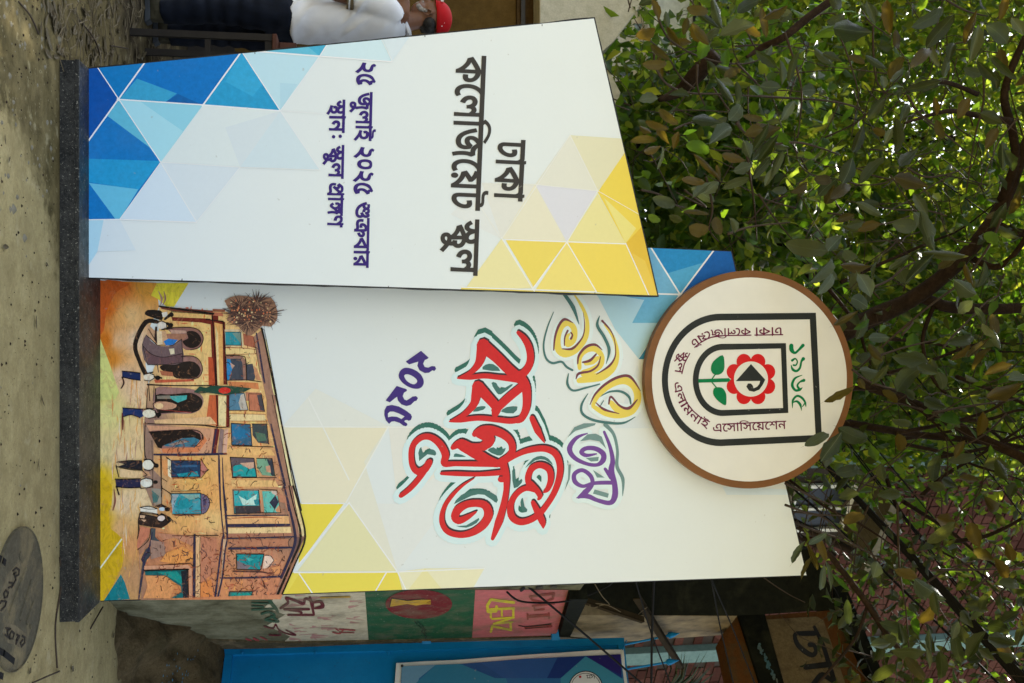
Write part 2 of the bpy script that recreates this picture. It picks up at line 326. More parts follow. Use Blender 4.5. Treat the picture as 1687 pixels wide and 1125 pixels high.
[660,-85,585,-85,575,-26,544,50,502,86,475,87,423,86,326,52,269,53,233,52,155,80,87,156,45,304,45,425,45,456,49,536,54,575,131,555,127,530,123,460,123,423,123,340,158,240,224,196,269,197,316,196,408,230,458,231,496,230,560,180,583,123,583,303,660,303]]),
'ngg':(726,[[224,175,188,174,124,266,94,363,152,437,172,374,201,326,220,327,240,326,270,376,295,439,310,478,320,546,320,579,320,662,292,786,240,854,204,855,173,854,142,800,142,755,142,732,148,688,152,667,80,633,70,674,63,750,63,779,63,854,103,948,167,992,202,993,260,992,344,892,389,698,389,561,389,538,388,496,387,481,339,537,365,618,438,748,540,844,609,873,662,759,637,672,609,482,609,385,609,292,628,114,644,21,569,-13,552,92,531,302,531,413,531,490,552,658,572,737,599,725,562,712,485,646,410,522,374,419,343,328,299,220,255,174],
[70,1203,116,1179,172,1134,223,1022,227,937,148,931,143,994,93,1092,46,1113],
[482,863,415,862,320,1014,292,1149,374,1177,387,1096,423,1016,463,988,481,989,517,988,549,1054,549,1099,549,1132,532,1182,521,1195,608,1213,616,1188,624,1130,624,1097,624,1016,586,914,521,862],
[736,1245,736,1103,592,1103,581,1103,357,1103,345,1103,-10,1103,-10,1245]]),
'kr':(930,[[940,1245,940,1103,-10,1103,-10,1245],
[471,1057,509,1056,559,1028,577,1001,598,968,620,870,620,779,620,759,620,732,619,676,617,649,620,613,620,1,543,1,534,90,488,174,450,175,416,174,358,158,295,140,252,141,221,140,149,168,86,246,46,398,46,525,46,568,52,668,56,707,133,683,129,650,124,582,124,531,124,422,164,318,223,288,251,289,288,288,346,306,401,322,432,323,469,322,524,272,543,213,543,765,543,816,534,870,524,887,516,900,491,914,471,915,441,914,390,868,370,835,350,800,326,718,326,681,326,650,344,602,377,603,391,602,412,606,422,611,429,469,419,462,386,452,362,453,317,452,247,552,247,667,247,732,282,870,314,929,345,984,425,1056],
[759,851,820,850,894,712,894,603,894,540,869,416,801,308,738,271,714,415,763,440,819,524,819,587,819,656,779,712,753,713,716,712,649,592,620,485,577,559,615,708,704,850]]),
'shu':(825,[[440,1259,480,1258,537,1182,562,1085,616,1217,677,1245,709,1194,757,1044,757,943,757,836,708,668,622,544,566,501,535,647,602,696,681,830,681,941,681,990,659,1084,633,1119,682,1163,582,919,521,915,512,1018,471,1112,439,1113,421,1112,391,1082,374,1024,374,981,374,916,422,836,476,833,471,679,416,686,347,768,315,902,315,987,315,1080,350,1200,407,1258],
[207,1259,243,1258,307,1196,348,1064,348,961,348,888,316,756,249,674,196,675,189,829,247,830,289,922,289,973,289,1038,246,1112,203,1113,185,1112,158,1100,141,1091,133,1241,154,1250,188,1258],
[519,65,410,64,221,236,75,616,28,929,102,975,146,706,264,372,419,216,517,217,594,216,687,322,687,437,687,518,635,628,596,661,677,727,722,676,768,524,768,425,768,316,708,154,597,64]])}
def adv(k): return 260 if k == ' ' else GL[k][0]
_gc = {}
def glyph(k, bold=0):
    key = (k, bold)
    if key in _gc: return _gc[key]
    out = []
    for c in GL[k][1]:
        pts = [(c[i], c[i+1]//2, c[i+1] & 1) for i in range(0, len(c), 2)]
        full = []
        for i, p in enumerate(pts):                  # implied on-curve points
            q = pts[(i+1) % len(pts)]; full.append(p)
            if not p[2] and not q[2]: full.append(((p[0]+q[0])/2, (p[1]+q[1])/2, 1))
        st = next(i for i, p in enumerate(full) if p[2]); full = full[st:]+full[:st]
        o = []; i = 0
        while i < len(full):
            p = full[i]
            if p[2]: o.append((p[0], p[1])); i += 1
            else:
                a = o[-1]; b = full[(i+1) % len(full)]
                for t in (.33, .67): o.append(((1-t)**2*a[0]+2*t*(1-t)*p[0]+t*t*b[0], (1-t)**2*a[1]+2*t*(1-t)*p[1]+t*t*b[1]))
                i += 1
        if bold:
            q = []; m = len(o)
            for i in range(m):
                a, b, c_ = o[i-1], o[i], o[(i+1) % m]
                d1 = (b[0]-a[0], b[1]-a[1]); d2 = (c_[0]-b[0], c_[1]-b[1]); l1 = math.hypot(*d1) or 1; l2 = math.hypot(*d2) or 1
                n1 = (-d1[1]/l1, d1[0]/l1); n2 = (-d2[1]/l2, d2[0]/l2); nx, ny = n1[0]+n2[0], n1[1]+n2[1]; l = math.hypot(nx, ny) or 1
                k_ = bold/max(.5, (l/2)); q.append((b[0]+nx/l*k_, b[1]+ny/l*k_))
            o = q
        out.append(o)
    _gc[key] = out
    return out
# ------------------------------------------------------------------ procedural materials
class NT:
    def __init__(s, name):
        s.m = bpy.data.materials.new(name); s.m.use_nodes = True; s.t = s.m.node_tree; s.b = s.t.nodes['Principled BSDF']
        s.tc = s.t.nodes.new('ShaderNodeTexCoord')
    def n(s, ty, **k):
        o = s.t.nodes.new('ShaderNode'+ty)
        for a, v in k.items():
            if a.startswith('i_'):
                key = a[2:].replace('_', ' ')
                o.inputs[key].default_value = v
            else: setattr(o, a, v)
        return o
    def l(s, a, b): s.t.links.new(a, b)
    def noise(s, scale, detail=5, rough=.6, coord='Object', dist=0, vec=None):
        o = s.n('TexNoise'); o.inputs['Scale'].default_value = scale; o.inputs['Detail'].default_value = detail
        o.inputs['Roughness'].default_value = rough; o.inputs['Distortion'].default_value = dist
        s.l(vec if vec is not None else s.tc.outputs[coord], o.inputs['Vector']); return o.outputs['Fac']
    def vor(s, scale, feat='F1', coord='Object', vec=None, out='Distance'):
        o = s.n('TexVoronoi'); o.feature = feat; o.inputs['Scale'].default_value = scale
        s.l(vec if vec is not None else s.tc.outputs[coord], o.inputs['Vector']); return o.outputs[out]
    def scale(s, v, coord='Object'):
        o = s.n('Mapping'); o.inputs['Scale'].default_value = v; s.l(s.tc.outputs[coord], o.inputs['Vector']); return o.outputs[0]
    def ramp(s, fac, stops):
        o = s.n('ValToRGB'); e = o.color_ramp.elements
        while len(e) < len(stops): e.new(.5)
        for i, (p, c) in enumerate(stops):
            e[i].position = p
            e[i].color = (c, c, c, 1) if isinstance(c, (int, float)) else (*c, 1)
        s.l(fac, o.inputs[0]); return o.outputs[0]
    def mix(s, fac, a, b, mode='MIX'):
        o = s.n('Mix'); o.data_type = 'RGBA'; o.blend_type = mode
        for v, i in ((fac, 0), (a, 6), (b, 7)):
            if hasattr(v, 'is_linked') or hasattr(v, 'links'): s.l(v, o.inputs[i])
            elif i == 0: o.inputs[0].default_value = v
            else: o.inputs[i].default_value = (*v, 1) if not isinstance(v, (int, float)) else (v, v, v, 1)
        return o.outputs[2]
    def math(s, op, a, b=0):
        o = s.n('Math'); o.operation = op
        for v, i in ((a, 0), (b, 1)):
            if hasattr(v, 'links'): s.l(v, o.inputs[i])
            else: o.inputs[i].default_value = v
        return o.outputs[0]
    def base(s, c): s.l(c, s.b.inputs['Base Color']) if hasattr(c, 'links') else setattr(s.b.inputs['Base Color'], 'default_value', (*c, 1)); return s
    def rough(s, r): s.l(r, s.b.inputs['Roughness']) if hasattr(r, 'links') else setattr(s.b.inputs['Roughness'], 'default_value', r); return s
    def spec(s, v): s.b.inputs['Specular IOR Level'].default_value = v; return s
    def bump(s, h, st=.3, d=.01):
        o = s.n('Bump'); o.inputs['Strength'].default_value = st; o.inputs['Distance'].default_value = d
        s.l(h, o.inputs['Height']); s.l(o.outputs[0], s.b.inputs['Normal']); return s
def simple(name, c, rough=.6, var=.15, scale=8, spec=.22, bump=.1, bscale=60, metal=0):
    t = NT(name); f = t.noise(scale); c2 = [a*(1-var*1.6) for a in c]; c3 = [min(.95, a*(1+var)) for a in c]
    t.base(t.ramp(f, [(.3, c2), (.7, c3)])).rough(rough).spec(spec); t.b.inputs['Metallic'].default_value = metal
    if bump: t.bump(t.noise(bscale, 4), bump, .004)
    return t.m
def print_mat(name, grain=.04, scale=60, painterly=0, rough=.42):
    t = NT(name); a = t.n('Attribute'); a.attribute_name = 'Col'
    c = a.outputs['Color']
    f = t.noise(scale, 4, .7)
    lum = t.n('RGBToBW'); t.l(c, lum.inputs[0]); k = t.ramp(lum.outputs[0], [(.25, 1), (.55, .12)])
    c = t.mix(k, c, t.mix(1, c, t.ramp(f, [(.25, 1-grain*2), (.75, 1+grain)]), 'MULTIPLY'))
    if painterly:
        s1 = t.noise(9, 6, .75, vec=t.scale((1.2, 1, 3)), dist=2.5)
        c = t.mix(1, c, t.ramp(s1, [(.3, .66), (.5, 1.0), (.7, 1.16)]), 'MULTIPLY')
        s2 = t.noise(26, 5, .7, dist=1.5)
        c = t.mix(t.ramp(s2, [(.56, 0), (.68, .45)]), c, (.50, .22, .10))
    gr = t.noise(3, 6, .7)          # dust and faint rain marks
    c = t.mix(t.ramp(gr, [(.5, 0), (.85, .05)]), c, (.42, .40, .33))
    c = t.mix(t.ramp(t.noise(38, 2, .4), [(.74, 0), (.78, .35)]), c, (.35, .33, .28))
    t.base(c).rough(rough).spec(.14)
    t.bump(t.math('ADD', t.noise(1.6, 2, .4, vec=t.scale((1, 1, .35))), t.math('MULTIPLY', t.noise(240, 2), .004)), .5, .03)
    return t.m
M = {}
M['print'] = print_mat('vinyl_print')
M['blueprint'] = print_mat('vinyl_print_textured', grain=.09, scale=45)
M['picture'] = print_mat('vinyl_picture', grain=.06, scale=90, painterly=1)
M['edge'] = simple('black_edging', (.012, .012, .012), .5, spec=.3)
M['backing'] = simple('board_backing', (.35, .34, .31), .6)
M['steel'] = simple('dark_steel', (.05, .048, .045), .5, metal=.6)
M['sidewhite'] = simple('white_board_edge', (.62, .62, .60), .5)
def granite():
    t = NT('speckled_black_granite')
    v = t.vor(170); f = t.noise(30, 4); g = t.noise(7, 6, .7)
    c = t.ramp(v, [(.06, (.20, .20, .17)), (.14, (.020, .020, .018)), (.6, (.008, .008, .008))])
    dust = t.ramp(t.math('MULTIPLY', t.math('ADD', g, t.noise(60, 5, .8)), .5), [(.44, 0), (.68, .38)])
    c = t.mix(dust, c, (.14, .13, .105))
    sp = t.ramp(t.noise(110, 3, .6), [(.62, 0), (.68, .8)])
    c = t.mix(sp, c, (.28, .26, .21))
    t.base(c).rough(t.ramp(f, [(.3, .35), (.7, .6)])).spec(.25).bump(t.noise(90), .12, .003); return t.m
M['granite'] = granite()
def ground():
    t = NT('dusty_concrete_and_mud')
    geo = t.n('NewGeometry'); pos = geo.outputs['Position']
    sep = t.n('SeparateXYZ'); t.l(pos, sep.inputs[0]); X, Y = sep.outputs[0], sep.outputs[1]
    n1 = t.noise(1.3, 6, .6, vec=pos); n2 = t.noise(14, 6, .65, vec=pos); n3 = t.noise(70, 5, .7, vec=pos)
    # concrete apron on the right, rough aggregate mud to the left
    e = t.math('ADD', X, t.math('MULTIPLY', t.math('SUBTRACT', n1, .5), .9)); e = t.math('ADD', e, t.math('MULTIPLY', t.math('SUBTRACT', n2, .5), .35))
    e = t.math('ADD', e, t.math('MULTIPLY', t.math('SUBTRACT', Y, 4.1), -.75))
    mud = t.ramp(t.math('ADD', e, 1.0), [(.38, 1), (.52, 0)])
    conc = t.ramp(n2, [(.25, (.235, .185, .085)), (.5, (.31, .25, .118)), (.75, (.375, .31, .155))])
    conc = t.mix(1, conc, t.ramp(n3, [(.3, .8), (.7, 1.12)]), 'MULTIPLY')
    mudc = t.ramp(n2, [(.25, (.045, .034, .013)), (.5, (.09, .070, .028)), (.75, (.16, .125, .055))])
    peb = t.vor(46, vec=pos); pc = t.vor(46, vec=pos, out='Color'); big = t.ramp(pc, [(.5, 0), (.62, 1)])
    pebm = t.ramp(peb, [(.16, 1), (.24, 0)]); pebm = t.mix(1, pebm, big, 'MULTIPLY')
    mudc = t.mix(t.mix(.75, (0, 0, 0), pebm), mudc, (.24, .205, .12))
    c = t.mix(mud, conc, mudc)
    far = t.ramp(t.math('ADD', Y, t.math('MULTIPLY', n1, .8)), [(0, 0), (1, 1)])
    soilm = t.ramp(t.math('MULTIPLY', t.math('SUBTRACT', t.math('ADD', Y, t.math('MULTIPLY', t.math('SUBTRACT', n2, .5), .5)), 5.1), 1.6), [(.1, 0), (.6, 1)])
    c = t.mix(soilm, c, t.ramp(n2, [(.3, (.022, .016, .008)), (.7, (.05, .037, .019))]))
    c = t.mix(t.ramp(t.noise(5, 6, .7, vec=pos), [(.45, 0), (.62, .5)]), c, (.19, .15, .07)); c = t.mix(t.ramp(t.noise(9, 4, .6, vec=pos), [(.60, 0), (.72, .55)]), c, (.38, .33, .195)); c = t.mix(t.ramp(t.noise(210, 2, .6, vec=pos), [(.66, 0), (.72, .6)]), c, (.05, .04, .025))
    dark = t.ramp(n1, [(.55, 0), (.7, .35)])
    c = t.mix(dark, c, (.15, .115, .055))
    t.base(c).rough(.95).spec(.08)
    h = t.mix(mud, t.math('MULTIPLY', n3, .4), t.mix(.5, n3, pebm)); t.bump(h, .6, .012); return t.m
M['ground'] = ground()
def stained(name, c1, c2, stain, sc=3, thr=(.45, .65), rough=.85, bump=.4, fine=1):
    t = NT(name); pos = t.tc.outputs['Object']
    a = t.noise(sc, 7, .65, dist=.6); b = t.noise(sc*6, 6, .7); streak = t.noise(1, 6, .7, vec=t.scale((7, 7, 1.8)))
    c = t.ramp(b, [(.3, c1), (.7, c2)])
    k = t.math('ADD', t.math('MULTIPLY', a, .72), t.math('MULTIPLY', streak, .28))
    c = t.mix(t.ramp(k, [(thr[0], 0), (thr[1], 1)]), c, stain)
    c = t.mix(1, c, t.ramp(t.noise(90, 4, .7), [(.3, .85), (.7, 1.1)]), 'MULTIPLY')
    t.base(c).rough(rough).spec(.08); t.bump(t.mix(.5, b, t.noise(60, 5, .7)), bump, .01); return t.m
M['ochre'] = stained('ochre_distemper_wall', (.085, .05, .012), (.125, .075, .02), (.05, .03, .009), 2, (.5, .75))
M['palecon'] = stained('pale_washed_concrete', (.40, .38, .28), (.58, .55, .43), (.25, .24, .17), 2.2, (.52, .8))
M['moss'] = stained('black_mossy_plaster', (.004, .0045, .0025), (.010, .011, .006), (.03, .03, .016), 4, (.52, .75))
M['graf'] = stained('weathered_white_wall', (.13, .12, .07), (.21, .20, .13), (.04, .036, .015), 2.2, (.42, .62))
M['jamb'] = simple('flaking_cream_plaster', (.17, .13, .07), .9, .45, 6, bump=.5, bscale=22)
M['orange'] = stained('orange_distemper', (.09, .034, .008), (.13, .052, .013), (.075, .055, .025), 4, (.5, .62))
M['signwall'] = stained('brown_weathered_plaster', (.12, .088, .042), (.175, .13, .068), (.05, .032, .016), 7, (.5, .7))
M['soil'] = stained('brown_soil', (.055, .038, .017), (.10, .072, .036), (.028, .024, .010), 5, (.5, .7), .95, .9)
def paint_mat():
    t = NT('hand_painted_wall_paint'); a = t.n('Attribute'); a.attribute_name = 'Col'; c = a.outputs['Color']
    s1 = t.noise(5, 6, .7); s2 = t.noise(28, 5, .75)
    c = t.mix(1, c, t.ramp(s2, [(.25, .75), (.7, 1.12)]), 'MULTIPLY')
    c = t.mix(t.ramp(s1, [(.46, 0), (.68, .65)]), c, (.13, .11, .065))
    c = t.mix(t.ramp(t.noise(45, 3, .8), [(.64, 0), (.70, .6)]), c, (.34, .31, .24))
    t.base(c).rough(.8).spec(.25).bump(t.noise(60, 4), .3, .005); return t.m
M['paint'] = paint_mat()
def gate_mat():
    t = NT('blue_gloss_gate_paint'); a = t.noise(3, 6, .65); b = t.noise(40, 5, .7)
    c = t.ramp(a, [(.3, (.002, .15, .36)), (.7, (.004, .21, .47))])
    c = t.mix(t.ramp(b, [(.62, 0), (.72, .5)]), c, (.03, .025, .02))
    t.base(c).rough(.5).spec(.2).bump(t.noise(12, 3), .25, .012); return t.m
M['gate'] = gate_mat()
def brickm():
    t = NT('pink_facing_brick'); oi = t.n('ObjectInfo'); r = t.vor(3.1, out='Color', vec=t.n('NewGeometry').outputs['Position'])
    c = t.ramp(r, [(.2, (.055, .021, .015)), (.5, (.075, .030, .022)), (.8, (.10, .042, .031))])
    c = t.mix(1, c, t.ramp(t.noise(30), [(.3, .7), (.7, 1.15)]), 'MULTIPLY')
    t.base(c).rough(.9).spec(.06); return t.m
M['brick'] = brickm()
M['mortar'] = simple('dark_mortar', (.045, .035, .028), .9)
M['aqua'] = stained('pale_aqua_render', (.12, .20, .185), (.17, .27, .25), (.22, .32, .30), 3, (.55, .8), .8, .1)
M['beige'] = stained('beige_render', (.13, .115, .075), (.18, .16, .11), (.08, .07, .045), 3, (.5, .8), .8, .1)
M['whiteb'] = simple('white_render', (.72, .72, .66), .8)
M['winglass'] = simple('dark_window_glass', (.012, .014, .014), .3, spec=.25, bump=0)
M['cable'] = simple('black_cable', (.008, .008, .008), .8, spec=.15)
M['barkd'] = stained('dark_bark', (.022, .013, .008), (.05, .032, .02), (.012, .008, .005), 9, (.4, .7), .9, .9)
M['twig'] = simple('brown_twig', (.045, .03, .018), .8)
M['cast'] = stained('dusty_cast_iron', (.062, .054, .036), (.105, .092, .06), (.19, .15, .08), 8, (.48, .66), .7, .5)
M['bluechip'] = simple('flaked_blue_paint', (.06, .20, .30), .7)
M['plaque'] = simple('dusty_plaque', (.135, .108, .062), .9, .25, 30)
M['black'] = simple('black_hole', (.004, .004, .004), .9)
M['tan_iron'] = simple('tan_angle_iron', (.028, .02, .01), .95, spec=.03)
M['wood'] = simple('red_brown_table_wood', (.075, .022, .01), .45, scale=14)
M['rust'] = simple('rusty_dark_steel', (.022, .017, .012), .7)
M['denim'] = simple('dark_denim', (.0035, .006, .013), .85, .25, 14, bump=.25, bscale=240)
M['denim2'] = simple('pale_grey_cotton', (.20, .23, .28), .85)
M['shirt'] = simple('white_cotton', (.78, .78, .78), .85, .04, 5, bump=.12, bscale=260)
M['shirtg'] = simple('grey_cotton', (.25, .26, .27), .85, .08)
M['stripe'] = simple('beige_stripe', (.17, .13, .07), .85)
M['cap'] = simple('red_cap_cloth', (.42, .003, .006), .75, .1, bump=.1, bscale=300)
M['shoe'] = simple('olive_suede', (.05, .043, .024), .85)
M['sole'] = simple('grey_sole', (.05, .055, .06), .7)
M['hair'] = simple('grey_black_hair', (.03, .028, .027), .6, .5, 60, bump=.6, bscale=220)
M['beard'] = simple('white_beard', (.32, .30, .27), .8, .4, 90, bump=.6, bscale=220)
def skin():
    t = NT('brown_skin'); a = t.noise(9, 5)
    t.base(t.ramp(a, [(.3, (.14, .062, .032)), (.7, (.22, .10, .055))])).rough(.5).spec(.4)
    t.b.inputs['Subsurface Weight'].default_value = .1; t.b.inputs['Subsurface Radius'].default_value = (.01, .004, .002)
    t.bump(t.noise(160, 4), .12, .002); return t.m
M['skin'] = skin()
M['white'] = simple('white_plastic', (.7, .7, .68), .5, .03)
def leafm(name, top, under, trans, tw=.4, rough=.45, spots=0):
    m = bpy.data.materials.new(name); m.use_nodes = True; t = NT.__new__(NT); t.m = m; t.t = m.node_tree; t.b = t.t.nodes['Principled BSDF']
    t.tc = t.t.nodes.new('ShaderNodeTexCoord')
    geo = t.n('NewGeometry'); r = t.n('Attribute'); r.attribute_name = 'rnd'
    oi = t.n('ObjectInfo')
    rr = t.math('FRACT', t.math('ADD', r.outputs['Fac'], oi.outputs['Random']))
    c = t.mix(geo.outputs['Backfacing'], top, under)
    c = t.mix(1, c, t.ramp(rr, [(0, (.62, .66, .6)), (.5, (1, 1, 1)), (1, (1.35, 1.25, .95))]), 'MULTIPLY')
    tr = t.mix(1, trans, t.ramp(rr, [(0, (.6, .75, .5)), (.5, (1, 1, 1)), (1, (1.4, 1.15, .8))]), 'MULTIPLY')
    if spots:
        sp = t.ramp(t.noise(55, 5, .7), [(.5, 0), (.66, spots)])
        c = t.mix(sp, c, (.10, .05, .012)); tr = t.mix(sp, tr, (.10, .04, .005))
    va = t.n('Attribute'); va.attribute_name = 'vein'
    vn = t.ramp(va.outputs['Fac'], [(.48, 0), (.5, .55), (.512, 0)])
    c = t.mix(vn, c, [min(.4, q*2.6) for q in under]); tr = t.mix(vn, tr, [q*.6 for q in trans])
    t.base(c).rough(rough).spec(.22)
    t.bump(t.noise(14, 4, .7), .25, .02)
    tb = t.n('BsdfTranslucent'); t.l(tr, tb.inputs[0]); mx = t.n('MixShader'); mx.inputs[0].default_value = tw
    t.l(t.b.outputs[0], mx.inputs[1]); t.l(tb.outputs[0], mx.inputs[2])
    out = [n for n in t.t.nodes if n.type == 'OUTPUT_MATERIAL'][0]; t.l(mx.outputs[0], out.inputs[0]); return m
M['leaf_near'] = leafm('leathery_leaf', (.026, .037, .013), (.042, .056, .026), (.07, .09, .010), .30, .36, .3)
M['leaf_old'] = leafm('yellowing_leaf', (.046, .039, .008), (.060, .050, .012), (.12, .09, .008), .38, .45, .8)
M['leaf_grey'] = leafm('grey_green_leaf', (.046, .064, .038), (.082, .105, .068), (.06, .085, .02), .22, .42, .2)
M['leaf_mid'] = leafm('green_leaf', (.02, .05, .010), (.034, .062, .02), (.15, .27, .012), .48, .36)
M['leaf_far'] = leafm('bright_leaf', (.03, .055, .012), (.042, .07, .02), (.34, .42, .035), .56, .4)
M['leaf_dry'] = leafm('dry_fallen_leaf', (.075, .055, .028), (.09, .07, .038), (.1, .07, .02), .1, .7, .5)
M['straw'] = simple('dry_straw', (.13, .10, .055), .8)
M['stone'] = simple('pale_stone', (.17, .15, .105), .8, .2, 20)
M['blade'] = leafm('palm_blade', (.02, .045, .012), (.03, .05, .02), (.05, .10, .01), .2, .35)
# ------------------------------------------------------------------ the festival sign: plinth, two boards, round emblem
yF = ground_hit(98, 562).y; zT = P(124, 562, yF).z
yS, yE, yM = 4.462, 4.575, 4.648
xl = P(98, 98, yF).x; xr = P(98, 1025, yF).x
pl = thing('sign_plinth', (0, yF, 0), 'long low black granite plinth lying on the ground under the printed sign boards', 'plinth')
b = MB(); b.box((xl, yF, 0), (xr, yF+.02, zT-.0015)); b.build('front_slab', M['granite'], pl, bevel=.0015)
b = MB(); b.box((xl-.003, yF-.003, zT-.001), (xr+.003, yF+.43, zT+.016)); o = b.build('top_slab', M['granite'], pl, bevel=.002)
b = MB(); b.box((xl, yF+.021, 0), (xl+.02, yF+.42, zT-.0015)); b.box((xr-.02, yF+.021, 0), (xr, yF+.42, zT-.0015)); b.build('end_slab', M['granite'], pl)
b = MB(); b.box((xl+.022, yF+.022, 0), (xr-.022, yF+.4, zT-.003)); b.build('core', M['mortar'], pl)

def clipconv(poly, clip):
    out = poly
    n = len(clip)
    for i in range(n):
        a, c = clip[i], clip[(i+1) % n]; inp = out; out = []
        if not inp: return []
        def side(p): return (c[0]-a[0])*(p[1]-a[1])-(c[1]-a[1])*(p[0]-a[0])
        for k in range(len(inp)):
            p, q = inp[k-1], inp[k]; sp, sq = side(p), side(q)
            if sq >= 0:
                if sp < 0: t = sp/(sp-sq); out.append((p[0]+(q[0]-p[0])*t, p[1]+(q[1]-p[1])*t))
                out.append(q)
            elif sp >= 0: t = sp/(sp-sq); out.append((p[0]+(q[0]-p[0])*t, p[1]+(q[1]-p[1])*t))
    return out
class CPrint(Print):
    clip = None
    def put(s, polys, col):
        if s.clip:
            polys = [clipconv(list(p), s.clip) for p in polys]; polys = [p for p in polys if len(p) > 2]
            if not polys: return s
        return Print.put(s, polys, col)
def inset(poly, d):
    p = ccw(poly); n = len(p); out = []
    for i in range(n):
        a, b_, c = p[i-1], p[i], p[(i+1) % n]
        d1 = (b_[0]-a[0], b_[1]-a[1]); d2 = (c[0]-b_[0], c[1]-b_[1]); l1 = math.hypot(*d1); l2 = math.hypot(*d2)
        n1 = (-d1[1]/l1, d1[0]/l1); n2 = (-d2[1]/l2, d2[0]/l2); nx, ny = n1[0]+n2[0], n1[1]+n2[1]; l = math.hypot(nx, ny)
        k = d/max(.4, l/2); out.append((b_[0]+nx/l*k, b_[1]+ny/l*k))
    return out

# ---- side board
S_OUT = [(143.5, 111.5), (980, 28), (1085.5, 489), (143, 459)]
pS = YP(yS)
sb = thing('display_board', (0, yS, zT), 'tall white board with blue triangles below and yellow triangles above, narrower one in front', 'sign board', 'boards of the festival sign')
def wobble(poly, amp, seed):
    out = []; n = len(poly)
    for i in range(n):
        a, c = poly[i], poly[(i+1) % n]; L = math.hypot(c[0]-a[0], c[1]-a[1]); k = max(1, int(L/16)); nx, ny = -(c[1]-a[1])/L, (c[0]-a[0])/L
        for j in range(k):
            t = j/k; e = 0 if j == 0 else amp*(noise.noise((i*9+t*L/60, seed, 0))*1.6+noise.noise((i*7+t*L/14, seed, 5))*.6)
            out.append((a[0]+(c[0]-a[0])*t+nx*e, a[1]+(c[1]-a[1])*t+ny*e))
    return out
b = MB(); b.prism([pS.hit(*p) for p in wobble(S_OUT, 1.1, 2)], (0, .045, 0)); b.build('frame', M['edge'], sb)
S_IN = inset(S_OUT, 2.2)
sh = CPrint(pS, base=.0008); sh.clip = ccw(S_IN)
sh.poly(S_IN, lambda p: (214, 220, 219) if p[0] < 500 else (214, 219, 216)); sh.build('printed_sheet', M['print'], sb)
pr = CPrint(pS, base=.0014); pr.clip = ccw(S_IN)
pr.frame(130, 20, 2.446)
for pts, c in [
    ([(20,228),(75,215),(160,352),(20,545)], (8,80,158)), ([(75,215),(275,190),(160,352)], (14,118,182)),
    ([(270,198),(660,150),(500,375),(160,352)], (12,112,184)), ([(235,268),(395,328),(350,362),(162,352)], (55,155,195)),
    ([(350,362),(500,375),(400,330)], (14,95,160)), ([(655,157),(812,398),(500,375)], (40,150,195)), ([(590,280),(655,157),(740,290),(700,340)], (52,160,203)),
    ([(655,157),(1010,112),(970,178)], (98,182,206)), ([(900,120),(1008,112),(970,178)], (70,168,200)), ([(655,157),(970,178),(812,398)], (182,213,222)),
    ([(810,285),(880,290),(812,398)], (172,206,218)),
    ([(1008,112),(1240,90),(1260,200),(970,178)], (198,219,223)),
    ([(160,352),(500,375),(330,605)], (140,200,216)), ([(160,352),(330,605),(285,545),(115,418)], (92,178,204)), ([(160,352),(240,355),(420,480),(330,605)], (160,210,222)),
    ([(20,545),(115,418),(285,545),(330,605),(165,835),(20,835)], (16,116,184)), ([(20,590),(330,600),(240,716),(20,682)], (34,148,198)), ([(40,688),(240,714),(165,835),(148,835)], (98,182,212)),
    ([(20,837),(165,835),(75,965),(20,1050)], (170,208,222)), ([(100,837),(165,835),(230,960),(75,965)], (206,216,220)),
    ([(165,835),(330,605),(475,845)], (202,216,226)), ([(330,605),(650,625),(475,845)], (206,215,219)), ([(500,375),(812,398),(650,625),(330,605)], (211,219,217)),
    ([(590,465),(812,398),(650,625)], (205,214,216)), ([(650,625),(812,398),(970,635)], (200,214,218))]:
    pr.poly(pts, c)
for a, c, w_, k in [((75,222),(330,605),4,232),((330,605),(475,845),4,222),((20,545),(272,195),6,240),((160,352),(500,374),5,235),((500,374),(812,398),5,228),((812,398),(1000,410),3,220),
                    ((498,378),(657,157),6,240),((655,157),(812,398),4,232),((812,398),(972,635),4,220),((650,153),(970,178),6,240),((970,178),(1260,200),5,226),((970,178),(812,398),4,222),
                    ((1008,118),(970,178),4,228),((20,837),(165,835),4,228),((165,835),(475,847),4,226),((330,605),(650,625),3,220),((650,625),(970,636),3,218),((475,845),(650,625),3,222),((165,835),(330,605),3,222)]:
    pr.stroke([a, c], w_, (k, k+2, k+1), 0)
pr.ell((160,352), 7, 7, (238,240,240), 10); pr.ell((657,158), 9, 9, (236,240,240), 10)
pr.frame(480, 60, 2.557)
pr.poly([(375,-15),(520,-30),(425,105)], (206,217,220)); pr.stroke([(375,0),(425,105)], 3, (224,228,228), 0)
pr.build('blue_triangles', M['blueprint'], sb); pr = CPrint(pS, base=.0014); pr.clip = ccw(S_IN)
pr.frame(700, 20, 2.344)
for pts, c in [
    ([(220,660),(425,665),(295,875)], (214,213,203)), ([(425,665),(548,888),(295,875)], (219,214,190)), ([(220,660),(295,875),(100,780)], (214,216,212)), ([(560,475),(667,690),(425,665)], (214,213,199)),
    ([(560,475),(790,490),(790,540),(667,690)], (213,209,178)), ([(425,665),(667,690),(548,888)], (208,208,214)), ([(667,700),(775,893),(548,888)], (221,212,150)),
    ([(780,530),(860,815),(775,893),(667,695)], (224,200,82)), ([(690,715),(815,835),(775,892)], (222,211,128)), ([(310,878),(548,888),(420,1062)], (224,203,98)),
    ([(548,888),(662,1080),(428,1070)], (226,208,118)), ([(548,888),(775,897),(870,1110),(660,1080)], (226,203,92)), ([(775,893),(865,800),(930,1120),(870,1110)], (216,180,62)),
    ([(800,930),(850,960),(905,1110),(860,1095)], (221,190,80)), ([(295,875),(420,1065),(150,1075)], (222,213,158)), ([(140,1064),(930,1095),(930,1140),(140,1100)], (220,200,98))]:
    pr.poly(pts, c)
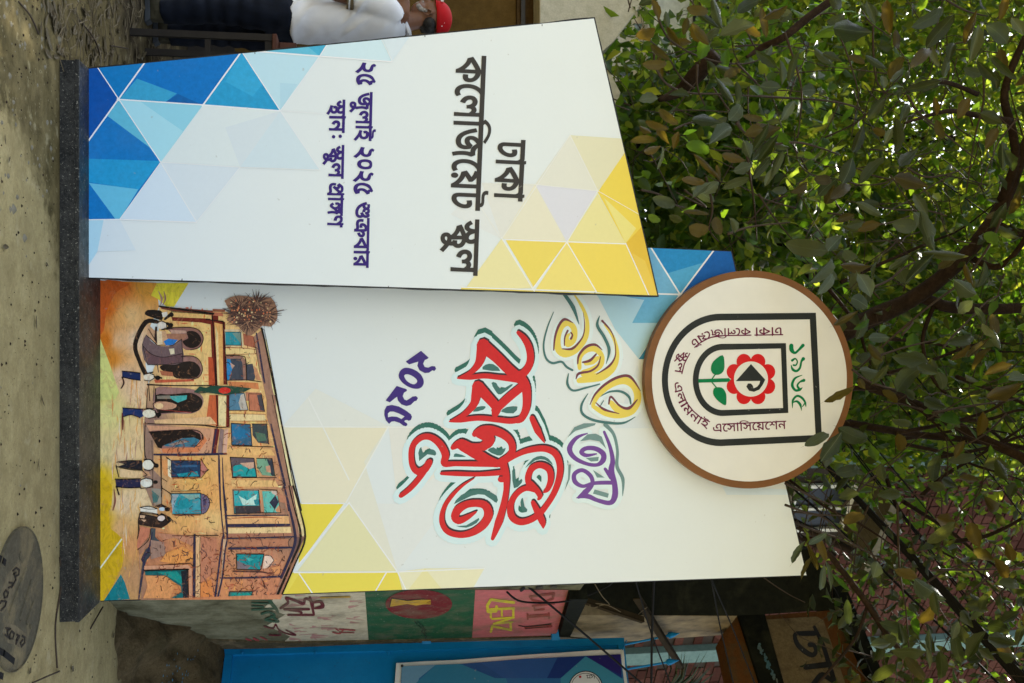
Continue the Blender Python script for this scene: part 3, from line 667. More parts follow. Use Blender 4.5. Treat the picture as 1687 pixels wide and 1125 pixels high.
for a, c, w_, k in [((310,878),(775,895),4,234),((548,888),(418,1065),4,234),((548,888),(662,1080),4,234),((295,870),(430,1090),4,232),((775,893),(872,1110),4,232),((140,1062),(662,1080),4,232),
                    ((560,475),(667,690),3,222),((560,475),(300,870),3,222),((667,690),(860,800),2,226),((425,665),(667,690),3,222),((667,690),(548,888),3,224),((220,660),(425,665),3,220),((220,760),(295,875),3,220)]:
    pr.stroke([a, c], w_, (k, k, k-8), 0)
pr.build('yellow_triangles', M['blueprint'], sb)
INK = (58, 54, 50); VIO = (52, 34, 108)
lt = CPrint(pS, base=.0034)
DT = 480; Z1, Z2 = (480, 60, 2.557), (480, 60, 2.557)
SK = ['sk', 'ু', 'ল']
def word(p, seq, a, c, h, col, bold, top=622): p.text(seq, a, c, h, col, bold, top)
lt.frame(*Z2)
word(lt, ['ঢ','া','ক','া'], (984,441), (971,692), 118, INK, 22)
word(lt, ['ক','ে','ল','ি','জ','ে','য়','ট'], (819,87), (792,731), 124, INK, 20)
word(lt, SK, (790,776), (782,1004), 112, INK, 22)
lt.build('lettering', M['print'], sb, label='charcoal lettering of the school name')
l2 = CPrint(pS, base=.0034); l2.frame(*Z2)
word(l2, ['২','৫'], (343,108), (341,206), 68, VIO, 26, DT)
word(l2, ['জ','ু','ল','া','ই'], (341,238), (336,438), 66, VIO, 28)
word(l2, ['২','০','২','৫'], (336,464), (330,666), 68, VIO, 26, DT)
word(l2, ['শু' if False else 'shu','kr','ব','া','র'], (330,698), (324,972), 62, VIO, 28)
word(l2, ['sth','া','ন'], (226,270), (223,404), 64, VIO, 28)
l2.ell((206,421), 7.5, 7.5, VIO, 10); l2.ell((178,423), 7.5, 7.5, VIO, 10)
word(l2, SK, (222,461), (219,597), 62, VIO, 28)
word(l2, ['pr','া','ngg','ণ'], (219,617), (214,802), 62, VIO, 28)
l2.build('lettering', M['print'], sb, label='violet lettering with the date and place')
for px, py in [(893,40),(700,58),(420,86),(1012,130),(1058,330),(640,474),(980,484),(300,462)]:
    c = pS.hit(px, py); c.x += .004 if py < 200 and px < 990 else (-.004 if py > 400 else 0); MB().box((c.x-.004, yS-.0022, c.z-.0015), (c.x+.004, yS-.0008, c.z+.0015)).build('staple', M['steel'], sb)
b = MB(); b.box((P(300,250,yS).x-.03, yS+.046, zT+.017), (P(300,250,yS).x+.03, yS+.10, zT+2.1)); b.build('rear_post', M['steel'], sb)

# ---- main board
pM = YP(yM)
M_OUT = [(162, 366), (1205.5, 413), (1330, 949), (162, 991)]
mb = thing('display_board', (0, yM, zT), 'widest and tallest white board, printed with a brick school building and big red lettering', 'sign board', 'boards of the festival sign')
b = MB(); b.prism([pM.hit(*p) for p in wobble(M_OUT, 1.0, 6)], (0, .06, 0)); b.build('frame', M['edge'], mb)
M_IN = [(163, 367), (1204, 414.5), (1328.5, 947.5), (163, 989.2)]
sh = CPrint(pM, base=.0008); sh.poly(M_IN, (214, 219, 216)); sh.build('printed_sheet', M['print'], mb)
pr = CPrint(pM, base=.0014); pr.clip = ccw(M_IN)
pr.frame(600, 460, 2.446)
pr.poly([(945,75),(820,-80),(1223,-80),(1223,130),(1105,320),(1010,200)], (166,200,212)); pr.poly([(1105,322),(1250,110),(1250,324)], (62,138,182))
pr.poly([(1000,322),(1250,322),(1250,600),(1110,600)], (214,219,217)); pr.poly([(1100,345),(1190,600),(1010,600)], (206,214,216))
pr.frame(700, 20, 2.344)
pr.poly([(840,880),(880,900),(985,1088),(900,1120),(780,1100)], (110,170,202)); pr.poly([(860,880),(1112,922),(985,1088)], (40,134,190)); pr.poly([(930,1010),(1100,960),(985,1088)], (80,160,200))
pr.poly([(1112,915),(1220,915),(1230,1060),(985,1090)], (22,92,166)); pr.poly([(860,1086),(985,1088),(900,1200),(800,1200)], (104,168,198)); pr.poly([(985,1088),(1060,1200),(900,1200)], (96,160,192))
for a, c in [((870,905),(985,1090)),((1116,918),(985,1092)),((860,1087),(985,1090)),((985,1090),(905,1200))]: pr.stroke([a, c], 6, (228,234,236), 0)
pr.ell((985,1092), 10, 8, (225,232,236), 10)
pr.build('blue_triangles', M['blueprint'], mb); pr = CPrint(pM, base=.0014); pr.clip = ccw(M_IN)
pr.frame()
for pts, c in [
    ([(465,703),(640,702),(570,828),(497,829)], (222,215,188)), ([(640,702),(830,704),(655,830)], (218,216,205)), ([(465,703),(640,702),(520,640)], (217,218,208)),
    ([(575,828),(655,830),(830,704),(655,942)], (216,218,212)), ([(640,702),(570,828),(655,942),(600,760)], (217,215,198)),
    ([(495,829),(567,829),(492,930)], (224,205,76)), ([(575,828),(490,941),(655,941)], (218,213,168)), ([(472,943),(655,942),(668,990),(465,990)], (223,206,84)),
    ([(493,945),(520,985),(468,985)], (219,198,72)), ([(655,942),(700,936),(798,936),(770,985),(668,985)], (222,217,182)), ([(610,985),(637,942),(665,985)], (224,205,84)), ([(700,936),(740,985),(662,985)], (222,214,160)),
    ]:
    pr.poly(pts, c)
for a, c, k in [((492,930),(575,828),238),((485,943),(655,942),240),((575,828),(655,942),238),((493,945),(520,985),236),((470,703),(830,704),226),((640,702),(570,828),226),((508,655),(575,790),226),((655,942),(798,936),230),((637,942),(612,985),232),((655,942),(675,985),232),((497,829),(567,829),234)]:
    pr.stroke([a, c], 2, (k, k, k-8), 0)
pr.build('yellow_triangles', M['blueprint'], mb)
pr = CPrint(pM, base=.0014); pr.clip = ccw(M_IN); pr.frame(); pr.poly([(1190,802),(1300,806),(1300,815),(1197,815)], (202,216,223)); pr.build('blue_strip', M['blueprint'], mb)

# ---- printed picture of the school
def idw(ctrl, pw=3.0):
    def f(p):
        sw = 0; r = [0, 0, 0]
        for (x, y), c in ctrl:
            w_ = 1/((x-p[0])**2+(y-p[1])**2+4)**(pw/2); sw += w_
            for i in range(3): r[i] += w_*c[i]
        return tuple(v/sw for v in r)
    return f
class Pic(CPrint):
    def grid(s, poly, fn, st=5):
        xs = [p[0] for p in poly]; ys = [p[1] for p in poly]; cc = ccw(poly); vid = {}; 
        z = s.z
        vs_, fs = fill_grid(cc, st)
        base = len(s.v)
        for v in vs_:
            s.v.append(s.pl.hit(*v)+s.pl.n*s.z); s.c.append([min(.85, a*s.gain) for a in lin(fn(v))])
        s.f += [tuple(base+i for i in f) for f in fs]
        s.z += s.step
def fill_grid(poly, st):
    x0 = min(p[0] for p in poly); x1 = max(p[0] for p in poly); y0 = min(p[1] for p in poly); y1 = max(p[1] for p in poly)
    V = [Vector(p) for p in poly]; n = len(V); E = [(i, (i+1) % n) for i in range(n)]
    def inside(x, y):
        c = False
        for i in range(n):
            ax, ay = poly[i]; bx, by = poly[(i+1) % n]
            if (ay > y) != (by > y) and x < (bx-ax)*(y-ay)/(by-ay)+ax: c = not c
        return c
    x = x0+st/2
    while x < x1:
        y = y0+st/2
        while y < y1:
            if inside(x, y): V.append(Vector((x, y)))
            y += st
        x += st
    r = delaunay_2d_cdt(V, E, [], 0, 1e-6); fs = []
    for f in r[2]:
        if inside(sum(r[0][i][0] for i in f)/3, sum(r[0][i][1] for i in f)/3): fs.append(tuple(f[::-1]))
    return [(v[0], v[1]) for v in r[0]], fs
pc = Pic(pM, base=.0026, step=1.2e-5); pc.clip = ccw(M_IN)
FR = {'A': (160,460,5.625), 'B': (340,460,5.625), 'C': (160,640,5.625), 'D': (340,640,5.625), 'E': (160,800,5.625), 'F': (340,800,5.625)}
wash = [((165,470),(200,92,30)),((200,470),(212,108,38)),((240,470),(215,150,58)),((180,510),(210,105,28)),((175,560),(206,112,25)),((182,590),(212,130,40)),((200,520),(222,160,90)),((225,560),(224,190,155)),((215,520),(224,180,120)),((195,560),(222,175,125)),((200,620),(222,182,145)),((225,640),(225,190,150)),
        ((165,640),(204,196,92)),((180,680),(214,204,130)),((230,720),(222,190,138)),((200,750),(222,190,145)),((175,740),(216,196,135)),((166,790),(214,176,32)),((168,860),(208,168,22)),((205,830),(222,192,152)),((235,820),(224,195,150)),((200,870),(212,165,110)),((170,930),(205,160,20)),((185,900),(206,162,40)),
        ((215,900),(212,150,95)),((220,950),(190,140,95)),((235,945),(185,140,100)),((245,900),(200,140,100))]
pc.grid([(163,462),(258,466),(262,506),(246,540),(240,600),(246,640),(243,700),(250,760),(262,850),(262,986),(163,989)], idw(wash), 6)
pc.frame(*FR['A']); pc.poly([(5,480),(120,790),(205,1050),(170,1110),(5,1125)], (208,206,120), 0); pc.poly([(555,35),(850,35),(715,255),(640,250),(560,180),(500,150)], (222,206,62)); pc.poly([(5,40),(300,40),(180,120),(90,300),(60,480),(5,470)], (198,90,30), 3)
pc.frame(*FR['C']); pc.poly([(10,740),(60,790),(135,900),(140,1010),(120,1125),(10,1125)], (212,176,24), 3)
pc.frame(*FR['E']); pc.poly([(10,0),(140,0),(110,200),(130,400),(235,490),(235,740),(60,1068),(10,1068)], (206,166,24), 2); pc.poly([(62,1068),(222,820),(260,900),(305,1050)], (18,118,124)); pc.stroke([(10,790),(228,495)], 13, (232,226,190), 0)
# wash streaks
rs = random.Random(3)
for i in range(90):
    x = rs.uniform(185, 245); y = rs.uniform(600, 940); L = rs.uniform(12, 45)
    if x < 200 and y > 780: continue
    c = rs.choice([(215,150,85),(200,130,85),(232,205,170),(180,130,110),(226,170,90)])
    pc.frame(); pc.stroke([(x,y),(x+rs.uniform(-2,2),y+L/2),(x+rs.uniform(-3,3),y+L)], [.3, rs.uniform(.8,2.0), .3], c, 2)
body = [(263,504),(350,513),(372,513),(432,542),(440,575),(455.5,652),(478.7,771),(501.8,885),(462.7,987),(232,988),(238,924),(250.7,876),(252.4,832),(240,747),(238,695),(243.6,638),(256,600),(262,545)]
fac = [((300,520),(225,180,110)),((340,560),(228,188,118)),((340,640),(230,190,125)),((300,660),(228,185,125)),((345,700),(222,170,110)),((280,760),(222,165,105)),((320,780),(228,175,95)),((340,820),(226,165,95)),((300,860),(226,170,100)),((350,860),(230,185,120)),
       ((400,560),(224,185,125)),((400,600),(228,195,130)),((400,680),(228,180,110)),((400,740),(226,175,110)),((410,790),(225,170,110)),((450,780),(190,135,100)),((430,870),(215,155,110)),((350,900),(190,125,90)),((300,910),(215,140,85)),((260,900),(185,120,90)),((320,960),(205,125,85)),((280,960),(215,140,80)),((420,930),(198,135,105)),((380,960),(205,135,90)),((440,960),(200,130,95)),((250,980),(160,115,90)),((450,850),(180,130,105)),((470,880),(150,110,90)),((250,700),(150,115,100)),((250,800),(190,150,110))]
pc.frame(); pc.grid(body, idw(fac), 6)
batch = {}
for i in range(420):       # dabs of paint under the drawing
    zone = rs.choice([(262,345,505,640),(262,345,505,640),(262,345,740,880),(375,450,560,760),(375,480,700,880),(240,460,885,985),(240,460,885,985),(240,460,885,985)])
    x = rs.uniform(zone[0], zone[1]); y = rs.uniform(zone[2], zone[3])
    if (y > 885 and x > 500-(y-885)*.4-14) or (y <= 885 and x > 432+(y-542)*.2-14): continue
    c = rs.choice([(248,226,165),(240,205,140),(232,150,80),(214,112,58),(200,95,55),(250,214,130),(222,140,95)] if y < 885 else [(206,120,78),(190,98,66),(232,150,84),(170,90,66),(222,140,96),(236,160,80),(196,120,100)])
    v_ = rs.random() < .6; L = rs.uniform(3, 14); dx, dy = (rs.uniform(-1.5, 1.5), L) if v_ else (L, rs.uniform(-1.5, 1.5))
    batch.setdefault(c, []).append(([(x-dx/2, y-dy/2), (x+rs.uniform(-1, 1), y), (x+dx/2, y+dy/2)], [.2, rs.uniform(.7, 2.6), .2]))
pc.frame()
for c, l in batch.items():
    for k in range(0, len(l), 12): pc.strokes(l[k:k+12], c, 2)
D1 = (34,24,20); NAVY = (46,42,66); MAR = (112,36,26)
def gentle(p):
    for a, b_, c in zip(p, p[1:], p[2:]):
        d1 = (b_[0]-a[0], b_[1]-a[1]); d2 = (c[0]-b_[0], c[1]-b_[1])
        if d1[0]*d2[0]+d1[1]*d2[1] < .45*math.hypot(*d1)*math.hypot(*d2): return False
    return True
def many(fr, lst):
    pc.frame(*FR[fr])
    for e in lst:
        if e[0] == 'p': pc.poly(e[1], e[2], e[3] if len(e) > 3 else 0)
        elif e[0] == 's': pc.stroke(e[1], e[2], e[3], 4 if len(e[1]) > 2 and gentle(e[1]) else 0)
        elif e[0] == 'e': pc.ell(e[1], e[2], e[3], e[4], 16)
many('A', [
 ('p', [(580,250),(700,262),(1070,290),(1080,320),(900,310),(700,295),(600,275)], (120,60,45)),
 ('p', [(690,350),(1050,365),(1060,420),(960,400),(700,385)], MAR), ('p', [(1060,330),(1125,330),(1125,1000),(1100,1000),(1085,700)], MAR), ('p', [(1030,720),(1080,720),(1090,990),(1035,990)], (190,85,50)),
 ('p', [(660,450),(860,445),(950,475),(988,550),(950,630),(870,655),(800,640),(690,500)], (140,98,88), 3), ('p', [(680,470),(820,475),(840,500),(690,505)], (190,150,130)),
 ('p', [(830,490),(880,478),(935,500),(968,560),(940,615),(880,638),(825,620),(795,575),(845,545)], D1, 3), ('p', [(620,505),(830,510),(800,560),(720,575),(640,540)], (165,115,90), 2),
 ('p', [(780,720),(880,712),(950,750),(978,830),(950,900),(880,925),(790,900)], (150,110,100), 3),
 ('p', [(590,800),(700,780),(860,758),(930,785),(962,845),(930,905),(860,922),(740,918),(700,890),(600,840)], D1, 2), ('p', [(580,845),(700,860),(710,900),(600,890)], (170,100,70)),
 ('p', [(530,930),(900,925),(900,945),(540,960)], (190,90,60)), ('s', [(470,975),(700,985),(1060,985)], [16,10,12], D1), ('s', [(480,985),(490,1125)], 8, D1), ('s', [(530,990),(520,1125)], 5, (90,70,60)),
 ('p', [(450,395),(540,480),(640,480),(660,600),(560,610),(470,520)], (205,160,120)),
 ('p', [(455,515),(500,570),(560,612),(640,620),(700,610),(780,555),(792,620),(798,770),(640,792),(470,790),(425,690),(420,600)], (112,90,90), 2),
 ('p', [(440,640),(520,700),(620,725),(790,690),(795,765),(640,788),(480,785)], (100,72,75)), ('s', [(430,620),(500,690),(620,722),(790,688)], 6, D1), ('s', [(455,515),(560,610),(700,612),(785,555),(798,770),(640,790),(470,790),(422,600)], 6, D1),
 ('p', [(618,575),(660,550),(750,562),(710,605),(640,615)], (38,118,190)), ('p', [(668,645),(715,640),(720,690),(682,697)], (216,202,168)),
 ('s', [(560,395),(450,400),(355,600),(395,760),(450,875)], [34,44,40,36,44], D1), ('p', [(445,325),(470,285),(590,290),(610,330),(600,380),(500,350)], (30,22,20), 2), ('p', [(600,310),(650,300),(660,350),(610,350)], (225,215,200)), ('s', [(630,370),(690,320)], [20,32], D1), ('p', [(480,390),(560,380),(570,400)], D1),
 ('e', (605,428), 46, 36, (222,210,195)), ('s', [(650,410),(685,430),(650,460)], [26,34,20], D1), ('p', [(540,440),(560,440),(560,600),(530,560)], (70,50,45)), ('p', [(555,480),(600,480),(610,600),(560,610)], (226,200,160)),
 ('p', [(235,850),(330,860),(405,870),(405,935),(330,925),(235,905)], (28,44,86), 1), ('s', [(235,910),(250,960),(225,1010)], [12,16,10], (60,40,35)), ('e', (485,905), 52, 36, (224,212,190)), ('s', [(530,900),(600,915)], [10,16], D1), ('s', [(440,880),(520,860)], 10, D1), ('s', [(560,780),(570,860)], 8, (70,60,60)),
 ('s', [(570,110),(600,180),(590,240)], [4,20,4], (170,130,120)), ('s', [(620,110),(635,180),(610,240)], [4,16,4], (160,115,110))])
many('B', [
 ('p', [(60,275),(180,280),(170,305),(60,300)], (150,90,65)), ('p', [(0,300),(150,310),(160,345),(0,330)], (190,110,80)),
 ('p', [(0,370),(160,385),(160,430),(60,420),(0,400)], MAR), ('p', [(40,400),(75,400),(100,980),(60,980)], MAR), ('p', [(75,400),(160,420),(165,980),(110,980)], (222,165,95)), ('p', [(85,430),(110,500),(125,980),(105,980)], (232,200,140)),
 ('p', [(150,395),(175,395),(192,975),(160,975)], (105,30,22)), ('p', [(25,720),(60,730),(85,975),(30,975)], (186,80,45)),
 ('p', [(170,465),(330,465),(345,620),(180,625)], (205,185,150)), ('p', [(176,490),(318,492),(325,610),(180,612)], (42,140,152)), ('p', [(240,500),(318,495),(322,600),(290,560)], (110,140,130)), ('s', [(176,488),(320,490),(327,612),(180,610)], 6, D1),
 ('p', [(340,500),(440,530),(460,640),(350,610)], (165,95,70)), ('p', [(180,640),(450,640),(470,690),(180,695)], (228,196,132)), ('s', [(180,632),(330,636),(460,650),(470,690),(180,698)], 5, (140,60,40)),
 ('p', [(185,705),(330,710),(365,750),(370,935),(330,940),(190,940)], (150,110,95)), ('p', [(225,735),(318,735),(335,775),(345,932),(215,932),(235,880)], (66,70,80)), ('p', [(190,735),(222,740),(245,820),(228,870),(210,935),(192,930)], (38,128,182)), ('p', [(220,770),(265,800),(240,830)], (190,150,130)),
 ('p', [(365,790),(430,782),(440,830),(462,880),(445,935),(372,930)], (62,66,76)), ('p', [(440,800),(470,830),(510,940),(460,930),(445,860)], (200,140,100)), ('s', [(200,935),(360,932),(510,950)], 8, D1),
 ('p', [(200,945),(480,960),(490,1020),(210,985)], (205,125,75)), ('p', [(440,530),(520,465),(560,650),(640,1060),(600,1125),(560,1125),(510,900)], (158,118,98)), ('p', [(540,470),(562,600),(655,1080),(640,1125),(610,1000)], (222,212,150)),
 ('s', [(465,500),(490,650),(540,960)], [12,18,16], NAVY), ('s', [(515,455),(555,650),(640,1070)], [14,10,10], D1), ('s', [(535,460),(575,650),(655,1080)], [5,6,6], D1), ('s', [(440,540),(500,880)], 5, D1),
 ('p', [(365,1045),(510,1050),(530,1125),(370,1125)], (185,120,90)), ('p', [(215,1060),(340,1060),(370,1125),(220,1125)], (90,130,150))])
many('D', [
 ('p', [(210,45),(350,40),(385,200),(215,198)], (82,124,146)), ('p', [(320,60),(360,40),(382,198),(320,196),(300,130)], (188,178,164)), ('s', [(212,48),(350,40),(388,200),(215,202)], 6, D1),
 ('p', [(392,48),(512,52),(540,212),(402,202)], (188,115,85)), ('p', [(470,60),(512,55),(538,208),(500,200)], (70,65,70)), ('s', [(392,48),(512,50),(542,212),(400,204),(392,48)], 6, D1),
 ('p', [(215,235),(540,240),(555,295),(225,300)], (230,200,145)), ('s', [(220,232),(550,240)], 4, (150,70,50)), ('s', [(225,300),(560,302)], 4, (150,70,50)),
 ('p', [(230,320),(408,330),(422,528),(238,518)], (52,96,124)), ('p', [(240,340),(300,350),(390,400),(400,440),(260,470)], (36,110,150), 2), ('s', [(230,320),(408,332),(424,528),(236,520),(230,320)], 7, D1),
 ('p', [(425,330),(558,328),(578,512),(480,500),(430,430)], (62,70,72)), ('p', [(450,400),(545,420),(560,480),(480,490)], (80,110,90)), ('s', [(425,328),(560,328),(580,515)], 7, D1), ('s', [(240,530),(620,540)], 8, D1),
 ('p', [(220,555),(600,560),(640,620),(230,615)], (226,178,112)),
 ('p', [(225,635),(440,645),(465,818),(245,818)], (92,80,86)), ('p', [(250,715),(330,700),(450,745),(465,815),(250,812)], (28,150,150)), ('p', [(310,690),(440,680),(442,730),(400,745)], (200,160,135)), ('s', [(222,635),(442,645),(468,818),(245,820),(222,635)], 8, D1),
 ('p', [(468,650),(608,650),(635,812),(520,800),(470,730)], (118,160,130)), ('p', [(560,655),(608,650),(632,810),(600,800),(585,720)], (52,58,70)), ('p', [(550,720),(590,710),(600,780),(560,770)], (205,150,120)), ('s', [(465,645),(610,648),(638,815)], 7, D1), ('s', [(240,825),(650,825)], 7, D1),
 ('p', [(230,845),(640,850),(670,910),(240,905)], (226,182,118)),
 ('p', [(560,50),(640,60),(720,500),(800,1000),(820,1125),(740,1125),(650,560),(560,260)], (160,118,96)), ('p', [(640,40),(662,150),(780,740),(870,1120),(840,1125),(740,700),(650,200)], (224,212,160)),
 ('s', [(600,330),(655,580),(730,900),(765,1125)], [14,22,20,22], NAVY), ('s', [(640,60),(710,400),(800,860),(850,1125)], [10,8,8,10], D1), ('s', [(655,100),(725,450),(785,750)], 5, D1), ('s', [(610,60),(690,440),(780,900),(825,1125)], [8,6,14,14], D1),
 ('p', [(90,60),(112,60),(112,350),(90,350)], MAR), ('p', [(188,60),(215,60),(215,355),(185,355)], (110,32,24)), ('p', [(112,70),(186,70),(180,350),(115,340)], (226,205,150)), ('p', [(30,60),(90,60),(100,340),(0,330),(0,300)], (196,95,55)),
 ('p', [(0,365),(60,370),(40,600),(0,600)], (200,120,80)), ('p', [(85,375),(125,375),(90,600),(55,600)], (110,28,26)), ('p', [(130,370),(165,380),(150,600),(105,600)], (140,115,110)), ('p', [(168,380),(205,370),(190,590),(155,600)], (210,165,140)), ('s', [(100,370),(45,600)], 14, NAVY),
 ('s', [(0,345),(120,360),(200,355)], 8, D1), ('s', [(-10,604),(185,604)], 18, NAVY), ('s', [(118,620),(122,800),(135,1125)], [14,20,12], NAVY), ('s', [(150,640),(160,900),(185,1125)], [6,14,20], NAVY)])
many('C', [
 ('p', [(430,320),(520,330),(530,760),(600,830),(600,1060),(520,1090),(440,900),(440,600)], (150,118,100)), ('s', [(448,310),(446,620),(520,700)], [8,10,6], D1), ('s', [(470,0),(460,180),(520,185)], 7, D1), ('s', [(590,620),(600,1060)], 7, D1), ('s', [(510,480),(520,900),(520,1080)], 5, D1),
 ('p', [(545,0),(700,-10),(900,10),(985,90),(965,180),(880,230),(700,228),(540,220)], (150,112,104), 3), ('p', [(550,60),(700,58),(860,45),(930,70),(972,120),(945,185),(880,215),(700,222),(560,215)], D1, 3), ('p', [(555,62),(680,62),(690,95),(560,95)], (130,120,105)), ('p', [(675,70),(835,62),(830,100),(750,130),(695,100)], (70,165,160)),
 ('p', [(530,130),(640,120),(740,150),(700,190),(560,190)], (190,140,110), 2), ('s', [(590,195),(880,222)], [4,6], (150,50,45)),
 ('p', [(530,290),(1050,260),(1110,330),(540,330)], (222,180,130)), ('s', [(445,325),(700,330),(1000,340),(1120,360)], [8,8,12,10], D1), ('s', [(450,345),(1100,375)], 4, D1),
 ('p', [(460,340),(1090,370),(1060,600),(600,600),(540,480)], (205,150,115)),
 ('p', [(480,400),(600,385),(880,380),(950,405),(985,460),(970,520),(900,550),(720,545),(600,560),(540,480)], (150,105,95), 2), ('p', [(485,400),(620,388),(880,383),(955,420),(968,470),(910,500),(790,455),(700,500),(610,530),(600,555),(565,545)], D1, 1), ('p', [(620,525),(790,460),(900,452),(950,475),(945,505),(900,540),(640,535)], (56,112,132)), ('p', [(660,520),(780,480),(860,490),(700,530)], (150,130,120)),
 ('p', [(600,555),(900,545),(960,480),(1000,440),(1020,480),(940,590),(610,595)], (210,125,80)), ('s', [(900,545),(970,480),(975,430)], 6, D1), ('p', [(1090,370),(1125,370),(1105,600),(1060,600)], (100,32,36)), ('s', [(1105,380),(1065,600)], 14, NAVY), ('s', [(530,610),(800,612),(1125,606)], [16,22,20], NAVY),
 ('p', [(600,670),(680,650),(690,830),(620,800)], (222,150,90)), ('p', [(655,640),(690,655),(692,830),(660,810)], (228,215,180)), ('p', [(688,665),(957,668),(960,818),(692,820)], (32,58,88)), ('p', [(740,790),(930,765),(945,812),(760,815)], (26,140,152)), ('p', [(720,710),(930,705),(930,725),(730,730)], (50,90,125)), ('s', [(688,665),(957,668),(960,818),(692,820),(688,665)], 7, D1), ('p', [(965,660),(1030,750),(960,820)], (190,120,105)), ('s', [(962,655),(1028,750),(965,830)], 5, D1), ('s', [(700,830),(960,828)], 6, (150,55,45)),
 ('p', [(240,178),(330,185),(430,190),(445,250),(400,270),(320,240),(240,262)], (30,50,96), 1), ('s', [(235,225),(240,300),(240,380)], [8,22,8], (110,50,40)), ('e', (485,230), 62, 40, (226,216,190)), ('s', [(540,215),(570,262)], [14,22], D1), ('s', [(420,190),(530,185),(520,140),(560,115)], 7, D1), ('e', (575,160), 42, 28, (226,190,140)),
 ('p', [(188,680),(260,672),(420,668),(425,755),(300,740),(195,722),(260,700)], (24,24,34), 1), ('s', [(180,710),(190,760),(205,820)], [10,10,6], D1), ('e', (475,705), 52, 46, (228,220,200)), ('s', [(440,655),(500,660),(545,710)], [10,10,26], D1), ('p', [(210,740),(420,770),(400,830),(215,820)], (226,190,140)), ('p', [(420,760),(480,770),(500,810),(430,810)], (200,150,110)),
 ('p', [(170,835),(400,832),(408,912),(260,920),(180,905)], (36,36,66), 1), ('e', (460,872), 56, 42, (230,222,206)), ('e', (540,862), 26, 16, (110,90,80)), ('s', [(180,900),(205,980)], [10,16], D1), ('s', [(405,925),(520,910)], 7, D1),
 ('p', [(510,920),(575,980),(565,1040),(520,1060)], (70,110,105)), ('s', [(605,830),(650,860)], 5, D1), ('s', [(605,920),(690,985),(685,1060)], 7, D1),
 ('s', [(160,930),(170,1040),(150,1125)], [6,18,10], (130,80,60)), ('s', [(640,630),(690,665)], 5, D1)])
many('E', [
 ('p', [(500,20),(600,30),(600,160),(540,180)], (150,140,125)), ('p', [(510,40),(578,95),(560,150),(520,160)], (70,110,105)), ('s', [(605,0),(600,170),(540,190)], 6, D1),
 ('p', [(685,75),(960,68),(966,260),(700,258)], (62,150,162)), ('p', [(688,80),(760,80),(720,170),(700,240)], (150,164,168)), ('p', [(740,110),(840,95),(900,130),(850,200),(740,210)], (30,140,150), 2), ('p', [(780,80),(950,80),(950,110),(860,130)], (130,170,160)), ('p', [(965,78),(1020,100),(1046,165),(1015,235),(966,260)], (112,98,122), 2), ('p', [(985,110),(1010,130),(1008,190),(985,200)], (70,60,90)),
 ('s', [(685,72),(962,68),(968,260),(700,262)], 7, D1), ('s', [(965,72),(1025,100),(1046,165),(1015,240),(966,262)], 6, D1), ('s', [(720,272),(960,270)], 7, (130,45,35)), ('s', [(600,20),(690,80),(685,150)], 6, D1), ('s', [(690,50),(960,45)], 6, D1),
 ('p', [(400,195),(480,190),(560,212),(560,258),(480,250),(405,240)], (222,215,200)), ('s', [(400,200),(480,215),(560,212)], 6, D1), ('s', [(405,240),(480,245),(570,262)], 6, D1), ('p', [(540,185),(600,168),(650,190),(600,215)], (40,30,28)), ('e', (605,215), 30, 18, (190,205,215)), ('s', [(640,230),(690,205),(695,245)], [14,18,10], (190,110,70)),
 ('p', [(395,250),(440,260),(560,285),(600,250),(680,290),(685,330),(650,360),(600,390),(500,380),(395,360),(380,320)], (46,32,28), 1), ('p', [(400,270),(450,275),(440,300),(400,295)], (215,175,140)), ('p', [(410,310),(460,315),(440,335)], (215,175,140)), ('e', (598,300), 36, 26, (225,205,195)), ('s', [(385,330),(390,420),(375,490)], [8,14,6], D1),
 ('p', [(405,370),(500,395),(480,470),(380,590),(370,560)], (196,120,90)), ('p', [(500,390),(545,395),(540,470),(590,520),(545,545),(500,500)], (70,75,78), 1), ('p', [(490,540),(500,640),(460,690),(440,760),(420,900),(395,1045),(385,1045),(400,890),(425,700),(410,680),(450,590),(490,560)], (58,62,70)),
 ('s', [(515,430),(480,590),(425,680),(440,730),(405,920),(390,1045)], [8,16,22,16,12,14], NAVY),
 ('p', [(500,500),(620,520),(640,640),(500,680)], (160,125,108)), ('p', [(385,580),(480,480),(490,530),(400,640)], (168,120,95)), ('p', [(590,700),(640,620),(800,560),(890,620),(890,700),(720,720)], (226,150,80)), ('p', [(560,440),(890,460),(890,560),(720,480),(620,500)], (190,130,100)),
 ('p', [(445,785),(640,778),(850,775),(848,1038),(690,1038),(785,980),(780,930),(700,880),(640,830),(450,825)], (16,96,96)), ('p', [(560,800),(740,790),(800,860),(780,910),(700,860),(620,820)], (20,140,130)), ('p', [(780,790),(850,775),(848,1038),(800,1038)], (30,34,42)), ('p', [(450,830),(640,835),(720,930),(680,1040),(430,1040),(470,930)], (222,150,92)), ('s', [(470,775),(840,768),(850,1030)], 9, D1),
 ('p', [(440,740),(840,730),(880,760),(885,1035),(855,1035),(850,765),(440,775)], (210,150,115)), ('s', [(590,735),(840,718),(885,740)], 7, D1), ('s', [(905,455),(903,750),(900,1038)], [20,26,24], NAVY), ('p', [(918,460),(960,460),(955,1036),(915,1036)], (222,175,125)), ('s', [(958,470),(950,640),(960,820),(955,1036)], 4, D1),
 ('s', [(700,462),(900,462),(1125,458)], 7, D1), ('p', [(962,470),(1110,480),(1110,780),(960,900)], (188,122,92)), ('p', [(960,900),(1060,870),(1080,1036),(962,1036)], (214,130,70))])
